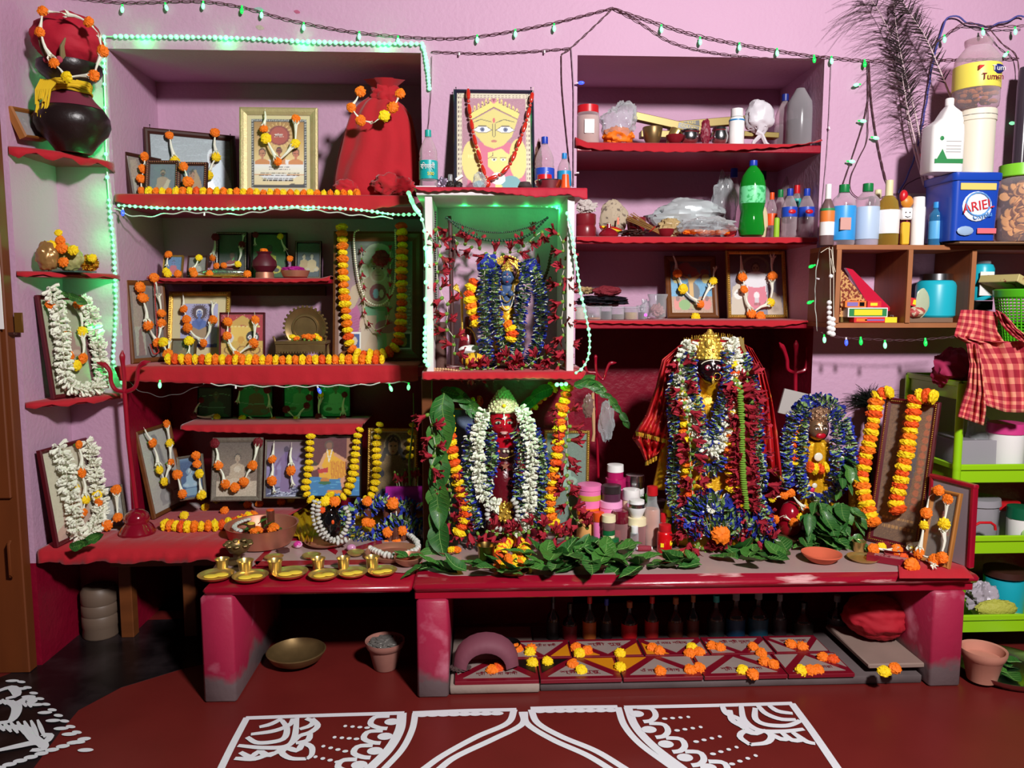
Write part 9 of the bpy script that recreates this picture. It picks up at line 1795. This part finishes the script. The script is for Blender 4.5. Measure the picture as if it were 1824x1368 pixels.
# ================================================================ WHITE PATTERN PAINTED ON THE FLOOR
ALP=mat('white_floor_paint',(226,226,232),.5,ns=7,amt=.06);mb=MB();zf_=.0013
def F_(x,y):p=PZ(x,y,zf_);return Vector((p.x,p.y,zf_))
kz=[0]
def st_(pts,w_,tp=0):
    """painted stroke: pixel points, width in mm"""
    path,tan=smoothpath([F_(x,y)for x,y in pts],.012);r0=[];n=len(path);kz[0]+=4e-5;w_*=1.4;up_=Vector((0,0,kz[0]))
    for i,(p,t_)in enumerate(zip(path,tan)):s=Vector((-t_.y,t_.x,0));h=w_*.0005*((1-tp)+tp*math.sin(PI*(i+.3)/(n-.4)));r0.append([tuple(p+s*h+up_),tuple(p-s*h+up_)])
    mb.sheet(r0)
def el_(x,y,rx,ry,a=0):c=F_(x,y)+Vector((0,0,.0001));kz[0]+=2e-5;c.z+=kz[0];mb.add([(c.x+rx*.001*math.cos(t_*PI/8)*math.cos(a)-ry*.001*math.sin(t_*PI/8)*math.sin(a),c.y+rx*.001*math.cos(t_*PI/8)*math.sin(a)+ry*.001*math.sin(t_*PI/8)*math.cos(a),c.z)for t_ in range(16)],[tuple(range(16))])
st_([(437,1279),(580,1274),(720,1270)],15);st_([(440,1278),(415,1325),(392,1372)],16);st_([(716,1270),(712,1300),(692,1335),(655,1372)],22);st_([(740,1270),(734,1300),(716,1335),(682,1372)],15)
st_([(735,1270),(830,1266),(920,1264)],15);st_([(916,1264),(904,1288),(850,1312),(790,1345),(752,1372)],16);st_([(930,1268),(930,1290),(880,1316),(812,1348),(780,1372)],16);st_([(945,1262),(1020,1260),(1100,1259)],15)
st_([(946,1264),(958,1288),(1000,1312),(1062,1338),(1118,1372)],16);st_([(934,1268),(940,1290),(985,1318),(1045,1345),(1090,1372)],16);st_([(1101,1260),(1112,1292),(1140,1325),(1190,1362),(1205,1372)],16);st_([(1118,1260),(1132,1294),(1165,1330),(1220,1372)],20)
st_([(1112,1260),(1260,1257),(1412,1253)],15);st_([(1410,1253),(1446,1302),(1494,1372)],18)
for i in range(8):el_(752+i*19,1274-i*.4,22,12);el_(962+i*18,1267-i*.2,21,12)
for(x,y)in((698,1286),(686,1312),(668,1338),(640,1363)):el_(x,y,24,20);st_([(x-4,y-10),(x-30,y-8),(x-38,y+4),(x-22,y+11),(x-8,y+12)],14)
for(x,y)in((1134,1272),(1156,1300),(1186,1326),(1220,1350),(1262,1368)):el_(x,y,24,20);st_([(x,y-11),(x+26,y-9),(x+34,y+3),(x+26,y+12),(x+12,y+14)],14)
for k,(x,y,sx)in enumerate(((615,1294,1),(596,1314,1),(576,1330,1),(562,1349,1))):[el_(x+j*13,y+j*(1 if k<2 else 3),6+j,7)for j in range(4)]
for k,(x,y)in enumerate(((1184,1281),(1206,1302),(1240,1322),(1270,1344),(1304,1362))):[el_(x+j*14,y-j*(1+k),9-j,7)for j in range(4)]
for P_ in([(462,1296),(482,1291),(502,1281)],[(447,1309),(488,1303),(516,1292),(522,1281)],[(440,1314),(458,1324),(490,1322),(507,1315),(511,1298),(502,1284)],[(424,1329),(468,1333),(508,1331),(524,1316),(529,1280)],[(418,1352),(452,1353),(475,1346),(500,1340)],[(428,1341),(446,1349),(462,1340),(480,1347),(500,1336)],[(546,1353),(518,1352),(502,1342),(512,1334),(530,1338),(540,1326),(555,1332),(555,1346),(546,1353)],[(534,1300),(552,1294),(558,1286),(545,1281)],[(522,1324),(534,1312),(552,1306),(566,1294),(556,1281)],[(527,1325),(548,1320),(553,1308)]):st_(P_,15,.3)
for P_ in([(1370,1258),(1386,1268),(1412,1272)],[(1350,1258),(1364,1272),(1390,1282),(1418,1283)],[(1345,1262),(1346,1282),(1365,1292),(1400,1294),(1420,1288),(1425,1284)],[(1320,1258),(1326,1284),(1352,1302),(1395,1304),(1432,1300)],[(1286,1258),(1294,1272),(1316,1282),(1330,1298)],[(1300,1266),(1304,1284),(1324,1296),(1342,1306)],[(1310,1286),(1328,1300)],[(1336,1328),(1318,1314),(1326,1304),(1344,1308),(1360,1303),(1374,1312),(1366,1324),(1336,1328)],[(1372,1308),(1392,1318),(1410,1316)],[(1392,1306),(1412,1320),(1436,1318)],[(1412,1306),(1436,1322),(1452,1326)]):st_(P_,16,.3)
for i in range(10):el_(22+i*14.5,1214+i*14.2-(i>6)*4,10,24,1.5);el_(38+i*11,1216+i*10,8,18,1.2)
for i in range(9):el_(150-i*19,1318+i*6.5,20,11)
for P_ in([(-10,1235),(20,1226),(30,1240),(10,1246)],[(-10,1290),(20,1285),(30,1262),(15,1252),(-10,1252)],[(28,1262),(45,1246),(60,1250),(50,1258)],[(-10,1298),(40,1298),(62,1318),(78,1325),(90,1312),(75,1310)],[(-10,1340),(35,1330),(70,1324),(78,1336),(55,1338)]):st_(P_,22,.5)
for i in range(7):st_([(-5+i*12,1290-i),(8+i*12,1304+i*2)],9,.6);st_([(-5+i*9,1246+i),(2+i*9,1256+i)],8,.6)
tag(obj('painted_pattern',mb,ALP,floor,smooth=False))
for x,y,a,b_,c in((462,18,9,5,(150,176,170)),(463,49,7,4,(176,160,150)),(529,21,5,3,(176,90,120)),(465,66,3,2,(120,110,110))):
    c_=P(x,y,-.0008);mb=MB().prism([(c_.x+px2m(a,0)*(1+.3*math.sin(i*5))*math.cos(i*PI/5),c_.z+px2m(b_,0)*math.sin(i*PI/5))for i in range(10)],-.0012,-.0002);obj('paint_chip',mb,mat('chip_%d'%x,c,.7,ns=90,amt=.3),wall,smooth=False)
